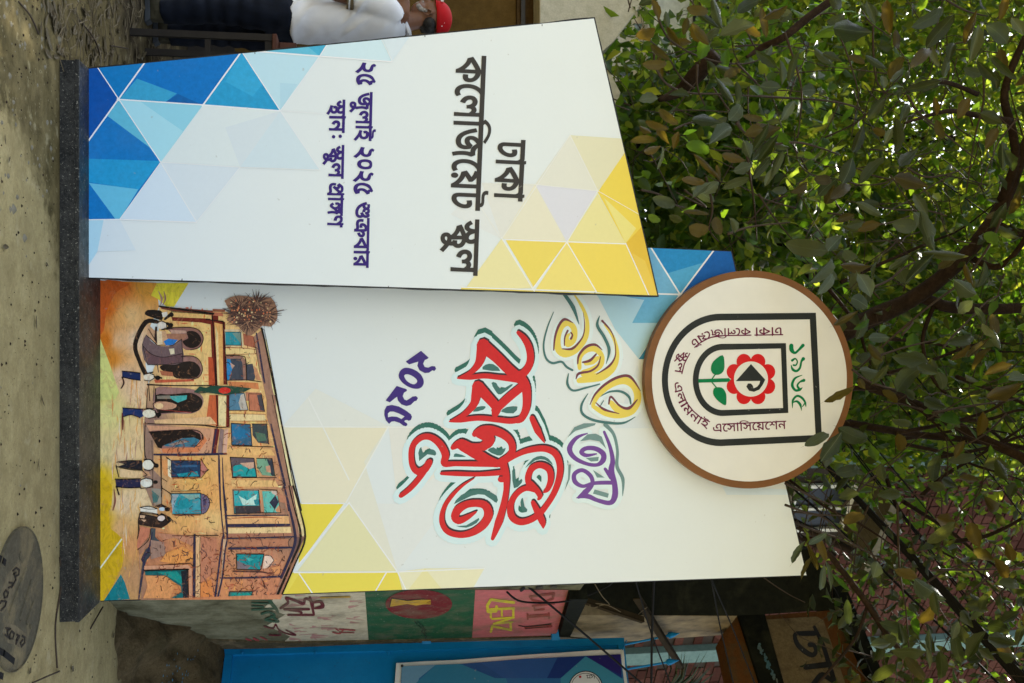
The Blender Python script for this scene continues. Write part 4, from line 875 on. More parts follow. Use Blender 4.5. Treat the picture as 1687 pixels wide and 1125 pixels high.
many('F', [
 ('p', [(240,30),(490,25),(505,260),(255,262)], (190,150,120)), ('p', [(255,45),(482,45),(500,250),(265,252)], (46,162,165)), ('p', [(300,90),(380,135),(470,75),(455,178),(340,178)], (186,220,206)), ('p', [(440,130),(490,120),(492,175),(450,170)], (20,130,140)), ('p', [(265,185),(498,182),(500,250),(270,252)], (62,56,60)), ('s', [(248,38),(485,38),(503,252),(262,256),(248,38)], 8, D1),
 ('p', [(518,50),(650,48),(690,245),(540,245)], (96,182,168)), ('p', [(600,45),(650,48),(665,100),(610,70)], (200,180,165)), ('p', [(585,155),(640,85),(672,150),(635,220)], (44,46,66)), ('p', [(640,220),(690,160),(692,245),(650,240)], (205,140,100)), ('s', [(495,30),(655,40),(692,248),(500,250)], 7, D1), ('p', [(655,60),(735,100),(760,250),(700,240)], (186,125,95)), ('p', [(670,145),(730,160),(750,250),(700,235)], (150,115,95)),
 ('p', [(190,285),(760,275),(770,350),(200,350)], (222,170,115)), ('s', [(190,275),(760,272)], 10, NAVY), ('s', [(240,300),(520,288),(700,300)], [6,10,4], (170,80,50)), ('s', [(195,368),(480,366),(768,360)], [26,32,20], NAVY), ('p', [(205,390),(780,380),(790,440),(205,440)], (228,195,140)), ('p', [(205,440),(790,435),(795,465),(205,472)], (170,115,90)), ('s', [(195,486),(500,480),(820,470)], 12, NAVY), ('p', [(215,500),(760,490),(765,560),(215,560)], (180,120,90)), ('s', [(212,580),(500,576),(790,570)], [22,22,16], NAVY), ('s', [(790,478),(760,520),(770,570)], 5, D1),
 ('p', [(160,490),(190,490),(150,850),(125,1020),(100,1020),(140,820)], (205,165,130)), ('p', [(282,632),(534,634),(502,775),(285,772)], (18,138,142)), ('p', [(283,690),(410,745),(380,770),(283,768)], (120,108,114)), ('p', [(350,650),(440,680),(400,700)], (60,170,165)), ('s', [(280,630),(536,632),(504,776),(284,772),(280,630)], 9, D1), ('p', [(540,650),(590,640),(628,680),(600,740),(520,775)], (226,195,175), 1), ('s', [(555,640),(600,650),(628,690),(570,760)], 6, D1), ('s', [(250,790),(500,795),(620,800),(720,650)], [12,14,5,4], (80,50,45)), ('p', [(590,760),(680,740),(700,800),(640,820)], (210,140,90)),
 ('s', [(125,0),(145,300),(165,480),(150,500),(85,1022)], [8,10,14,14,18], NAVY), ('s', [(160,0),(185,300),(195,480),(175,600),(150,840),(110,1022)], [16,20,16,14,16,18], NAVY), ('s', [(130,852),(400,850),(700,838)], [12,16,18], NAVY), ('p', [(210,980),(428,978),(420,1022),(205,1022)], (60,110,105)), ('p', [(235,992),(415,990),(415,1022),(235,1022)], (14,140,130)), ('s', [(210,1022),(218,980),(430,976),(422,1022)], 7, D1),
 ('p', [(720,0),(800,0),(900,440),(905,480),(680,1022),(630,1022),(790,600),(820,470)], (160,115,95)), ('p', [(800,0),(845,140),(912,440),(900,470),(860,440)], (226,205,150)), ('p', [(820,470),(905,475),(870,560),(790,720),(800,560)], (110,80,75)),
 ('s', [(722,0),(770,200),(825,460),(800,600),(695,848)], [18,20,26,26,26], NAVY), ('s', [(765,0),(800,150),(875,470),(790,700),(650,1022)], [10,10,22,14,18], D1), ('s', [(800,0),(850,170),(912,470),(820,720),(690,1022)], [8,6,8,7,8], D1), ('s', [(785,0),(840,250),(860,400)], 5, D1)])
# brush strokes of the facade, ink hatching, cracks, palm fronds

batch = {}
for i in range(620):
    zone = rs.choice([(300,470,880,985),(250,350,880,985),(350,470,880,985),(370,470,560,880),(280,350,720,880)])
    x = rs.uniform(zone[0], zone[1]); y = rs.uniform(zone[2], zone[3])
    if x > 500-(y-885)*.4-12 and y > 885: continue
    if x > 432+(y-542)*.2-16 and y <= 885: continue
    pts = [(x, y)]; a = rs.uniform(0, 6.28)
    for k in range(rs.randint(1, 3)): a += rs.uniform(-1.2, 1.2); l = rs.uniform(2, 6); pts.append((pts[-1][0]+math.cos(a)*l, pts[-1][1]+math.sin(a)*l))
    c = rs.choice([D1, (120,50,35), (150,70,40), (60,50,60)]); batch.setdefault(c, []).append((pts, rs.uniform(.5, 1.1)))
pc.frame()
for c, l in batch.items():
    for k in range(0, len(l), 14): pc.strokes(l[k:k+14], c, 0, cap=False)
pc.frame(*FR['B'])
pc.poly([(170,200),(300,150),(450,170),(600,170),(650,260),(660,360),(600,440),(520,430),(450,500),(380,520),(300,440),(190,380),(230,300)], (150,112,88), 2)
batch = {}
for i in range(430):
    cx, cy = rs.choice([(430,330),(330,260),(560,330),(380,400),(470,230),(300,320)]); a = rs.uniform(0, 6.28); r0 = rs.uniform(10, 60); r1 = r0+rs.uniform(30, 105)
    p0 = (cx+math.cos(a)*r0*1.15, cy+math.sin(a)*r0); p1 = (cx+math.cos(a+.1)*r1*1.25, cy+math.sin(a+.1)*r1)
    batch.setdefault(rs.choice([(60,44,42), (74,50,46), (50,38,40), (90,60,52)]), []).append(([p0, p1], [rs.uniform(6, 11), 1.5]))
for c, l in batch.items():
    for k in range(0, len(l), 20): pc.strokes(l[k:k+20], c, 0, cap=False)
for i in range(50):
    x = rs.uniform(230, 600); y = rs.uniform(190, 400); pc.ell((x, y), rs.uniform(4, 10), rs.uniform(4, 12), rs.choice([(205,110,70), (225,200,150), (215,140,95)]), 6)
# darker inking of figures, arches and eaves
IK = (20,14,12)
many('A', [('s', [(235,850),(330,858),(405,868)], 8, IK), ('s', [(235,905),(330,926),(405,936)], 8, IK), ('s', [(440,880),(485,868),(530,885),(535,915),(490,942),(440,935)], 7, IK), ('e', (565,912), 26, 20, IK), ('e', (690,330), 24, 20, IK), ('e', (688,425), 22, 20, IK), ('s', [(560,400),(600,385),(645,405),(650,450),(600,466)], 7, IK),
  ('s', [(690,450),(860,445),(950,475),(988,550),(950,630),(870,655)], 7, IK), ('s', [(780,718),(880,710),(950,748),(980,830),(950,902),(880,928)], 7, IK), ('s', [(580,250),(820,285),(1080,320)], [14,16,18], IK), ('s', [(690,300),(1070,325)], 6, IK), ('s', [(1070,330),(1095,700),(1100,985)], [8,6,8], IK), ('s', [(600,470),(700,455)], 6, IK), ('s', [(480,460),(540,560)], 6, IK), ('s', [(550,440),(548,600)], 5, IK)])
many('C', [('s', [(240,178),(330,184),(430,190)], 8, IK), ('s', [(240,262),(320,242),(400,270)], 8, IK), ('s', [(440,195),(490,188),(545,205),(550,262),(480,275)], 7, IK), ('e', (575,240), 24, 20, IK), ('s', [(545,62),(700,56),(860,44),(935,70),(976,120),(948,190),(880,220)], 8, IK), ('s', [(545,0),(545,130)], 7, IK),
  ('s', [(188,680),(300,665),(420,668)], 8, IK), ('s', [(180,720),(300,745),(425,756)], 8, IK), ('s', [(440,665),(480,655),(525,675),(530,730),(490,756),(440,745)], 7, IK), ('e', (552,712), 24, 20, IK), ('s', [(425,760),(470,800),(430,812)], 6, IK),
  ('s', [(170,838),(300,838),(405,832)], 9, IK), ('s', [(180,908),(300,918),(410,914)], 9, IK), ('s', [(405,845),(455,828),(515,840),(520,905),(460,918)], 7, IK), ('e', (545,865), 22, 16, IK), ('s', [(485,402),(880,380),(975,420),(985,470)], 8, IK), ('s', [(600,620),(600,1000)], 6, IK), ('s', [(645,640),(690,665)], 6, IK)])
many('E', [('s', [(400,200),(480,188),(560,210)], 7, IK), ('s', [(405,246),(480,256),(565,264)], 7, IK), ('e', (655,215), 26, 20, IK), ('e', (665,310), 26, 22, IK), ('s', [(560,270),(620,262),(640,300),(610,330),(560,325)], 6, IK), ('s', [(440,785),(640,776),(850,772)], 12, IK), ('s', [(380,590),(480,500),(500,400)], 6, IK)])
many('B', [('s', [(160,395),(195,975)], 8, IK), ('s', [(62,400),(100,980)], 6, IK), ('s', [(185,705),(330,710),(368,750),(375,935)], 8, IK), ('s', [(515,455),(560,650),(652,1080)], [18,14,12], IK), ('s', [(0,372),(160,392)], 8, IK)])
many('D', [('s', [(650,60),(720,420),(800,780),(880,1125)], [12,12,12,14], IK), ('s', [(210,60),(215,350)], 6, IK), ('s', [(95,60),(112,350)], 6, IK)])
many('F', [('s', [(808,0),(855,170),(918,470),(825,720),(695,1022)], [14,12,18,12,14], IK), ('s', [(770,0),(815,200),(880,470),(790,720),(660,1022)], [8,8,14,10,12], IK)])
# flag
pc.frame(*FR['B'])
pc.poly([(-115,1045),(-60,992),(0,1005),(50,985),(250,990),(420,1010),(350,1045),(250,1060),(180,1075),(100,1062),(20,1050),(-60,1058)], (30,68,54)); pc.ell((172,1030), 56, 29, (206,40,34))
pc.build('school_picture', M['picture'], mb, label='printed drawing of an old two-storey school with pupils, a palm and a flag')

# ---- calligraphy
K1, K2, K3, K4, K5 = (700,500,5.114), (640,680,4.6875), (780,680,5.115), (880,470,4.6875), (620,560,7.03)
RED = [
 (K1, [(275,627),(380,622),(500,610),(620,622),(790,640)], [14,42,44,44,60]), (K1, [(285,625),(390,578),(455,500),(478,410),(490,350)], [12,40,70,90,110]),
 (K1, [(490,360),(600,450),(700,550),(790,630)], [112,92,88,90]), (K1, [(780,625),(855,560),(888,470),(875,370),(835,295),(785,245)], [70,66,62,60,52,32]),
 (K1, [(790,610),(845,690),(858,790),(850,890),(815,965),(780,985)], [90,80,72,66,60,50]), (K1, [(208,992),(300,982),(450,965),(600,978),(720,990),(800,975)], [14,42,44,46,48,50]),
 (K1, [(215,990),(330,935),(410,850),(430,770),(445,705)], [12,46,66,80,98]), (K1, [(445,700),(530,790),(600,875),(590,930)], [100,84,76,60]), (K1, [(590,900),(700,795),(830,690)], [66,72,70]),
 (K3, [(492,45),(540,150),(598,250)], [46,58,10]),
 (K3, [(240,425),(370,350),(480,312),(600,302),(690,345),(727,440),(720,550),(675,680),(610,785),(550,855),(470,905),(385,918),(320,870),(312,770),(365,680),(440,635),(520,650)], [40,44,50,54,58,56,54,50,48,52,54,56,60,54,48,46,44]),
 (K3, [(470,620),(458,545),(490,470),(560,440),(635,475),(650,560),(625,640),(590,668)], [46,52,56,52,56,52,46,16]), (K3, [(480,590),(530,650),(560,700),(545,728)], [40,50,46,20]), (K3, [(500,755),(545,845),(580,920),(588,972)], [38,62,56,8]),
 (K3, [(245,420),(275,530),(275,650),(252,780),(212,920),(160,1060)], [72,58,48,56,66,30]), (K3, [(228,560),(260,560)], 50),
 (K2, [(318,378),(285,430),(230,455),(188,415),(175,330),(190,250),(255,190),(330,190),(400,245),(440,325),(430,392),(520,393),(700,395),(880,395)], [44,58,54,46,44,46,46,50,58,60,48,38,42,50]),
 (K2, [(310,390),(240,500),(165,585),(95,640)], [56,44,42,34]), (K2, [(497,268),(560,235),(640,262),(740,262)], [38,66,56,60]), (K2, [(560,255),(660,305),(760,365),(840,392)], [66,86,80,60]),
 (K2, [(665,165),(720,135),(800,135),(890,170),(945,225),(955,290),(925,335),(860,375)], [44,66,70,64,56,54,48,40]), (K2, [(690,160),(770,190),(765,235),(690,275)], [60,92,80,50]),
 (K2, [(408,468),(520,470),(700,474),(880,460)], [24,36,34,44]),
 (K2, [(662,505),(570,562),(485,645),(425,740),(412,840),(455,915),(550,943),(650,922),(735,860),(772,780),(745,715),(680,698),(600,708),(535,750),(512,805),(545,832),(610,805),(675,765)], [6,22,32,36,42,44,46,54,66,70,62,56,56,66,60,56,42,14])]
def all_strokes(lst, fn=None):
    out = []
    for fr, pts, w_ in lst:
        x0, y0, sc = fr; p = [(x0+a/sc, y0+b_/sc) for a, b_ in pts]; ww = [v/sc for v in (w_ if isinstance(w_, list) else [w_]*len(p))]; out.append((p, ww))
    return out
cg = CPrint(pM, base=.0027, step=4e-5); cg.clip = ccw(M_IN)
S_ = all_strokes(RED)
cg.frame(); GRN = (52,104,90)
cg.strokes(S_, GRN, 4, (2, -12.5), 12)
cg.strokes(S_, (202,221,221), 4, (-1, 1.5), 18); cg.strokes(S_, (204,223,222), 4, (1, -4), 12)
def polys_(p, lst, col, sm=2):
    for fr, pts in lst: p.frame(*fr); p.poly(pts, col, sm)
polys_(cg, [(K1, [(510,515),(575,510),(635,568),(485,555)]), (K1, [(560,668),(600,668),(640,722),(725,680),(735,692),(640,765),(600,745)]), (K1, [(405,912),(440,870),(510,865),(490,895)]), (K1, [(640,910),(690,872),(780,868),(745,925)]),
  (K2, [(230,310),(252,262),(272,318),(330,280),(365,300),(360,330),(300,320),(250,360)]), (K2, [(765,290),(810,265),(850,290),(905,270),(880,320),(840,328)]), (K2, [(505,330),(520,312),(600,338),(510,340)]),
  (K2, [(505,705),(560,635),(650,598),(740,595),(835,640),(832,695),(740,632),(640,640)]), (K2, [(520,872),(600,868),(698,810),(680,850),(600,886)]),
  (K3, [(325,490),(350,475),(360,580),(405,555),(405,590),(340,635)]), (K3, [(395,750),(415,715),(430,790),(452,810),(445,835),(410,825)]), (K3, [(435,465),(500,385),(570,362),(630,385),(670,440),(600,395),(520,400)])], (70,112,104))
cg.frame(); cg.strokes(S_, (58,44,48), 4, (1.4, -2.8), .4); cg.strokes(S_, (202,42,42), 4)
cg.build('lettering', M['print'], mb, label='large red brush lettering with a dark green shadow')
cv = CPrint(pM, base=.0030, step=3e-5); cv.clip = ccw(M_IN)
PUR = [(K3, [(960,172),(865,212),(808,300),(850,378),(950,428),(1040,438),(1090,400),(1092,345),(1030,302),(950,298),(908,330),(950,358),(1035,345)], [8,32,46,38,30,30,46,46,40,36,38,32,12]),
 (K3, [(1100,160),(1148,280),(1172,400),(1160,490),(1188,600),(1190,700),(1150,758),(1040,735),(960,702),(870,715)], [22,30,40,52,46,52,40,34,42,10]),
 (K3, [(1165,588),(1080,588),(1000,595),(920,618),(855,580),(850,515),(915,482),(985,530),(1000,600),(940,670),(885,712)], [34,34,30,30,40,36,34,36,34,50,24]), (K3, [(1108,472),(1160,545)], [26,40])]
S2 = all_strokes(PUR)
cv.frame(); cv.strokes(S2, (210,224,222), 4, (0, 0), 15)
polys_(cv, [(K3, [(795,205),(850,120),(930,88),(1030,88),(1020,105),(930,130),(860,150)]), (K3, [(895,240),(960,180),(1030,175),(1080,200),(1118,305),(1060,240),(980,225)]), (K3, [(1005,480),(1105,545),(1040,545)]), (K3, [(1020,645),(1140,680),(1130,715),(1005,680)]), (K3, [(800,435),(822,435),(810,560),(765,660),(795,560)]), (K3, [(945,380),(1055,370),(1050,405),(990,410)])], (112,140,136), 1)
cv.frame(*K3); cv.stroke([(1110,100),(1180,180),(1212,320),(1208,450),(1258,560),(1255,700)], [36,26,24,30,30,4], (108,136,132))
cv.frame(); cv.strokes(S2, (112,72,142), 4)
YEL = [(K4, [(300,60),(360,150),(403,250),(408,350),(378,430),(310,500),(235,528),(185,490),(182,400),(212,318),(265,292),(308,340),(300,420),(258,455),(250,405),(272,375)], [6,25,28,36,50,60,58,55,46,42,44,46,52,46,34,16]),
 (K4, [(540,305),(592,370),(628,450),(638,550),(600,640),(520,700),(430,718),(345,735)], [8,24,26,38,60,70,64,40]), (K4, [(350,640),(350,555),(400,500),(470,492),(520,545),(508,615),(450,655),(385,680)], [30,40,46,44,40,50,54,60]), (K4, [(400,600),(450,585),(490,560)], [40,50,30]),
 (K4, [(452,925),(500,840),(600,760),(700,735),(775,785),(798,880),(750,968),(650,1000),(545,985),(455,935)], [28,40,52,58,56,56,60,54,46,30]), (K4, [(592,905),(640,955),(730,975)], [38,54,60])]
S3 = all_strokes(YEL)
cv.strokes(S3, (214,226,224), 4, (0, 0), 12)
TEAL = (72,112,108)
for pts, w_ in [([(150,205),(100,330),(72,460),(90,560),(140,600),(210,590),(250,630),(295,655)], [4,12,14,16,18,16,18,16]), ([(225,60),(300,170),(345,300)], [26,32,4]), ([(505,235),(487,310),(540,400),(578,500),(555,605)], [4,24,24,24,4]),
                ([(265,680),(256,760),(300,812),(400,790),(505,762)], [6,20,16,14,10]), ([(415,835),(366,920),(372,990),(450,1038),(580,1062),(690,1062),(780,1015)], [4,18,20,20,20,16,4]), ([(490,870),(580,822),(670,820),(730,860),(745,915)], [4,14,18,20,12]), ([(510,930),(535,890)], 7)]:
    cv.frame(*K4); cv.stroke(pts, w_, TEAL)
cv.frame(); cv.strokes(S3, (220,198,88), 4)
for pts, w_ in [([(150,500),(160,400),(190,310),(235,262),(300,290)], [10,16,20,22,4]), ([(378,210),(388,300),(380,380),(345,440),(290,490),(215,490)], [3,8,10,14,20,6]), ([(232,465),(236,400),(258,350)], [8,12,16]), ([(283,365),(295,385),(283,412)], [12,12,18]),
                ([(335,605),(345,540),(400,475),(470,458),(525,500)], [10,18,22,20,4]), ([(525,275),(590,350),(620,430),(626,540),(580,620),(480,687)], [18,10,6,10,18,6]), ([(375,594),(430,580),(478,530)], [14,22,12]), ([(512,550),(490,620),(430,663),(345,680),(322,722)], [6,14,16,20,8]),
                ([(430,920),(470,840),(550,762),(650,708),(740,706),(820,815)], [6,16,20,22,22,4]), ([(475,905),(540,958),(655,990)], [6,20,5]), ([(575,915),(592,860),(660,930),(730,948),(795,882)], [12,16,16,24,8])]:
    cv.frame(*K4); cv.stroke(pts, w_, (112,62,72))
cv.build('lettering', M['print'], mb, label='purple and yellow brush lettering above the red words')
dg = CPrint(pM, base=.0028); dg.frame(*K5); DV = (64,46,116)
dg.poly([(340,250),(518,125),(605,205),(598,215),(560,232),(542,275),(560,312),(600,320),(640,303),(680,305),(692,335),(670,360),(650,350),(610,378),(560,383),(500,350),(475,300),(485,250),(380,283)], DV)
dg.ring(catmull([(258,420),(275,360),(320,325),(380,325),(450,350),(515,400),(548,470),(540,525),(500,560),(430,562),(350,530),(290,480)], 3, True), catmull([(322,420),(340,398),(380,400),(430,425),(468,460),(470,490),(440,512),(400,505),(350,470)], 3, True), DV)
dg.poly([(108,700),(235,532),(350,570),(355,588),(320,610),(305,650),(325,690),(350,700),(385,680),(420,655),(460,650),(482,672),(465,703),(440,710),(400,750),(350,765),(290,745),(250,700),(240,655),(155,722)], DV)
dg.ring([(148,970),(110,930),(92,870),(95,810),(120,765),(180,752),(260,770),(340,815),(400,860),(413,890),(400,925),(375,935),(355,925),(330,930),(325,945),(355,965),(360,985),(340,998),(310,990),(270,960),(210,940),(175,945)], [(135,895),(133,850),(160,828),(200,828),(260,850),(328,885),(292,915),(240,890),(180,885)], DV)
dg.build('lettering', M['print'], mb, label='tilted violet year numerals')
b = MB()
for px in (520, 900):
    x = P(400, px, yM).x; b = MB(); b.box((x-.03, yM+.061, zT+.017), (x+.03, yM+.12, zT+2.9)); b.build('rear_post', M['steel'], mb)
    b = MB(); b.tube([(x, yM+.12, 1.9), (x, yM+1.0, .05)], .02, 6); b.build('rear_brace', M['steel'], mb)

# ---- round emblem
pE = YP(yE); EC = pE.hit(1236.6, 625); ER = (pE.hit(1236.6, 804.6)-pE.hit(1236.6, 445.4)).length/2
em = thing('emblem_board', EC, 'round cream school emblem with a brown rim, fixed to the top of the sign', 'emblem')
def disc(r, y0, y1, n=96, inner=0):
    b = MB(); v = []; 
    for yy in (y0, y1):
        for k in range(n): a = 2*math.pi*k/n; v.append((EC.x+math.cos(a)*r, yy, EC.z+math.sin(a)*r))
    f = [tuple(range(n)), tuple(range(2*n-1, n-1, -1))]+[(i, i+n, (i+1) % n+n, (i+1) % n) for i in range(n)]
    return b.add(v, f)
disc(ER, yE, yE+.05).build('body', simple('brown_emblem_rim', (.20, .082, .022), .5, .12), em)
disc(ER-.034, yE-.003, yE-.0005).build('face', simple('cream_emblem_face', (.75, .73, .655), .45, .02), em)
el = Print(pE, base=.0042)
def U(xr1, yt1, xr2, yb2, cx, rx, yl):
    cy = (yt1+yb2)/2; ry = (yb2-yt1)/2; p = [(xr1, yt1)]
    for k in range(0, 33):
        a = math.pi/2+math.pi*k/32; p.append((cx+rx*math.cos(a), cy-ry*math.sin(a)))
    p.append((xr2, yb2)); return p
DK = (40,42,38)
o1 = [(1343.5,515.2)]+[(1187+97*math.cos(a), 625.7-109*math.sin(a)) for a in [math.pi/2+math.pi*k/36 for k in range(37)]]+[(1353.8,727)]
i1 = [(1333.5,526)]+[(1187+87*math.cos(a), 625.7-98*math.sin(a)) for a in [math.pi/2+math.pi*k/36 for k in range(37)]]+[(1343,716.5)]
o1[1:-1] = [(x, y+(x-1187)*0) for x, y in o1[1:-1]]
el.ring(o1, i1, DK)
o2 = [(1294.2,565.2)]+[(1190+49*math.cos(a), 625.8-59.4*math.sin(a)) for a in [math.pi/2+math.pi*k/36 for k in range(37)]]+[(1298.2,680)]
i2 = [(1286,574)]+[(1190+39.5*math.cos(a), 625.8-49.5*math.sin(a)) for a in [math.pi/2+math.pi*k/36 for k in range(37)]]+[(1289.5,672)]
el.ring(o2, i2, DK); el.build('arch_outline', M['print'], em)
ef = Print(pE, base=.0042); G_ = (0,112,62)
FC = (1236.6, 624.3); pet = []
for k in range(8):
    a = math.pi/8+k*math.pi/4; cx, cy = FC[0]+30*math.cos(a), FC[1]+31*math.sin(a)
    pet.append([(cx+12.3*math.cos(t)*1.0, cy+12.8*math.sin(t)) for t in [2*math.pi*j/20 for j in range(20)]])
pet.append([(FC[0]+31*math.cos(t), FC[1]+31.5*math.sin(t)) for t in [2*math.pi*j/24 for j in range(24)]])
ef.put(pet, (196,26,24)); ef.frame(); ef.ell(FC, 28, 29, (210,208,196), 40)
ef.build('flower', M['print'], em)
eg = Print(pE, base=.0048); eg.frame(1080, 500, 4.6875)
eg.poly([(515,398),(530,470),(520,525),(480,550),(440,540),(425,500),(445,445)], G_, 3); eg.poly([(460,648),(510,650),(540,690),(545,740),(537,785),(485,755),(447,710),(443,670)], G_, 3)
eg.stroke([(328,597),(565,590)], 28, G_, 0, cap=False); eg.poly([(560,575),(578,590),(560,604)], G_); eg.stroke([(435,580),(460,545)], 9, G_, 0); eg.stroke([(430,605),(465,645)], 9, G_, 0)
eg.frame(1180, 540, 5.622)
eg.poly([(178,493),(318,335),(450,480),(425,530),(395,572),(345,592),(300,582),(275,545),(290,515),(318,515),(335,535),(342,560),(375,545),(395,520),(403,491)], DK, 0)
eg.build('stem_and_pen', M['print'], em)
dgt = Print(pE, base=.0042); dgt.frame(1180, 540, 5.622)
dgt.strokes([([(692,165),(695,205),(725,232),(760,205),(800,162)], [40,40,22,20,32])], G_)
dgt.strokes([([(700,302),(728,285),(748,312),(735,345),(712,345)], [24,14,12,14,18]), ([(690,345),(705,385),(740,400),(772,370),(785,312),(803,287)], [6,24,22,20,18,34])], G_)
dgt.strokes([([(792,438),(725,468),(700,530),(730,578),(770,572),(794,552)], [5,20,26,22,24,4]), ([(770,572),(748,535),(770,502),(808,486)], [26,18,14,30])], G_)
dgt.strokes([([(703,742),(706,672),(745,630),(790,648),(820,690),(827,730)], [4,20,20,22,18,5]), ([(706,692),(742,680),(775,712),(787,766)], [8,20,24,3]), ([(795,728),(822,692)], [8,14])], G_)
dgt.build('numerals', M['print'], em)
lw = Print(pE, base=.0042); LC = (98,24,58)
lw.text(['ঢ','া','ক','া'], (1289,552), (1243,552.8), 13.5, LC, 12)
arc = lambda cx, cy, rx, ry, a0, a1, n=16: [(cx+rx*math.cos(R(a0+(a1-a0)*k/n)), cy+ry*math.sin(R(a0+(a1-a0)*k/n))) for k in range(n+1)]
path = [(1237,552.8),(1190,553.6)]+arc(1190, 625.8, 67, 72.2, -92, -133, 10)
lw.text_path(['ক','ে','ল','ি','জ','ে','য়','ট'], path, 13, LC, 12)
lw.text_path(SK, arc(1190, 625.8, 67, 72, -143, -172, 8), 13, LC, 12)
lw.text_path(['এ','ল','া','ম','ন','া','ই'], arc(1190, 625.8, 68, 71.5, -182, -252, 14), 13, LC, 12)
lw.text(['এ','ে','স','া','ি','স','ে','য়','ে','শ','ন'], (1173,698.5), (1294,693), 13.5, LC, 10)
lw.build('lettering', M['print'], em)
# ------------------------------------------------------------------ ground and soil
g = MB(); g.add([(-150,-60,0),(150,-60,0),(150,200,0),(-150,200,0)], [(0,1,2,3)]); setp(g.build('ground', M['ground']), kind='structure')
GC = P(370, 1070, 6.3); WN = P(290, 985, 5.1)
zg = GC.z
v = []; f = []; nx, ny = 170, 74
for j in range(ny+1):
    for i in range(nx+1):
        x = .75+i*.032; y = 4.95+j*.032; t = max(0, min(1, (y+.30*noise.noise((x*2.6, 7.4, 2.3))+.10*noise.noise((x*11, y*9, 2.3))-5.25)/.95)); s_ = t*t*(3-2*t)
        e = max(0, min(1, (x-.85)/.5)); h = zg*s_*e+.02*noise.noise((x*3, y*3, .4))*e+.012*noise.noise((x*13, y*13, 3.3))*e+.016*noise.noise((x*34, y*34, 3.3))*e-.03*(1-min(1, s_*14))
        v.append((x, y, h if e*s_ > .0005 else -.03))
for j in range(ny):
    for i in range(nx): a = j*(nx+1)+i; f.append((a, a+1, a+nx+2, a+nx+1))
setp(mesh_obj('soil_bank', v, f, M['soil'], smooth=True), kind='structure')

# ------------------------------------------------------------------ boundary wall with paintings, gateway, gate
wd = (GC-WN); wd.z = 0; wd.normalize(); wn = Vector((wd.y, -wd.x, 0))
pW = Plane(GC, wn); gd = Vector((.716, -.698, 0)); gn = Vector((gd.y, -gd.x, 0)); pG = Plane(GC, gn)
def away(pl, d): return -pl.n*d
def pp(pl, pts, off=0): return [pl.hit(*p)+pl.n*off for p in pts]
bw = thing('boundary_wall', (GC.x, GC.y, 0), 'weathered wall pier covered in painted slogans and a green and red flag, right of the sign', 'wall')
def wall_quad(pts): return pp(pW, pts)
near = GC-wd*((GC.y-4.86)/wd.y); low = -.3
ztop = pW.hit(945, 985).z
b = MB(); b.prism([(near.x, near.y, low), (GC.x, GC.y, low), (GC.x, GC.y, ztop), (near.x, near.y, ztop)], away(pW, .25)); b.build('wall', M['graf'], bw)
pt = Print(pW, base=.0015, step=3e-4, gain=1.0); edge = [(425,971),(452,985),(436,1000),(470,1012),(440,1030),(478,1048),(455,1068)]
pt.poly(edge+[(608,1068),(601,971)], (186,174,148)); pt.build('white_band', M['paint'], bw)
pt = Print(pW, base=.0022, step=2e-4, gain=.8); rs = random.Random(8)
pt.strokes([([(x, y), (x+rs.uniform(4, 30), y+rs.uniform(-3, 3))], [rs.uniform(1, 5), .5]) for x, y in [(rs.uniform(470, 590), rs.uniform(975, 1060)) for i in range(40)]], (190,140,130), 0); pt.build('pink_smears', M['paint'], bw)
pt = Print(pW, base=.002, step=3e-4, gain=.75)
pt.poly([(601,971),(608,1068),(776,1064),(783,971)], (28,88,52)); pt.build('green_band', M['paint'], bw)
pt = Print(pW, base=.0025, step=3e-4, gain=.75); pt.poly([(783,971),(777,1064),(905,1060),(918,1040),(936,971)], (205,110,110)); pt.build('pink_band', M['paint'], bw)
pt = Print(pW, base=.0045, step=3e-4, gain=.75); pt.ell((690,994), 55, 24, (120,22,26), 40); pt.build('red_disc', M['paint'], bw)
pt = Print(pW, base=.0058, step=3e-4, gain=.8); pt.frame(600, 940, 2.109)
pt.poly([(88,122),(95,92),(150,100),(205,95),(230,100),(212,106),(232,112),(205,114),(180,118),(150,112)], (205,160,40), 0); pt.stroke([(88,122),(95,92),(150,100),(205,95),(230,100)], 3, (30,15,10), 0)
for yy in (98, 104, 110): pt.stroke([(205,yy),(230,yy+1)], 3.4, (205,160,40), 0)
pt.build('fist', M['paint'], bw)
pt = Print(pW, base=.0045, step=3e-4, gain=.75); pt.frame(600, 940, 2.109)
Y_ = (220,200,50); RD = (150,60,50); BK = (25,20,18)
pt.strokes([([(520,108),(440,98),(428,118),(430,140),(458,138),(460,122)], 10), ([(520,128),(438,132)], 9), ([(440,132),(440,160)], 8), ([(478,132),(478,154)], 7), ([(518,130),(518,156)], 8), ([(445,165),(520,160),(450,182),(515,176)], 7), ([(508,182),(510,204),(445,190),(440,210)], 8)], Y_, 0)
pt.strokes([([(575,88),(660,76),(655,95),(620,108),(585,100),(575,88)], 8), ([(585,120),(660,112)], 7), ([(590,118),(592,135),(625,132)], 6), ([(570,157),(640,152)], 11), ([(568,148),(568,166)], 6), ([(642,145),(642,163)], 6), ([(560,196),(650,190)], 9)], RD, 0)
pt.strokes([([(545,66),(555,58)], 10), ([(600,58),(618,56)], 10), ([(650,56),(665,54)], 10)], BK, 0)
pt.strokes([([(537,188),(560,192),(620,186),(650,182)], 3), ([(560,198),(640,192)], 2)], BK, 0)
pt.build('lettering', M['paint'], bw, label='yellow and red capital letters on the pink band')
pt = Print(pW, base=.0045, step=3e-4, gain=.75); pt.frame(170, 960, 3.183)
G2 = (48,84,58); MR = (104,24,34)
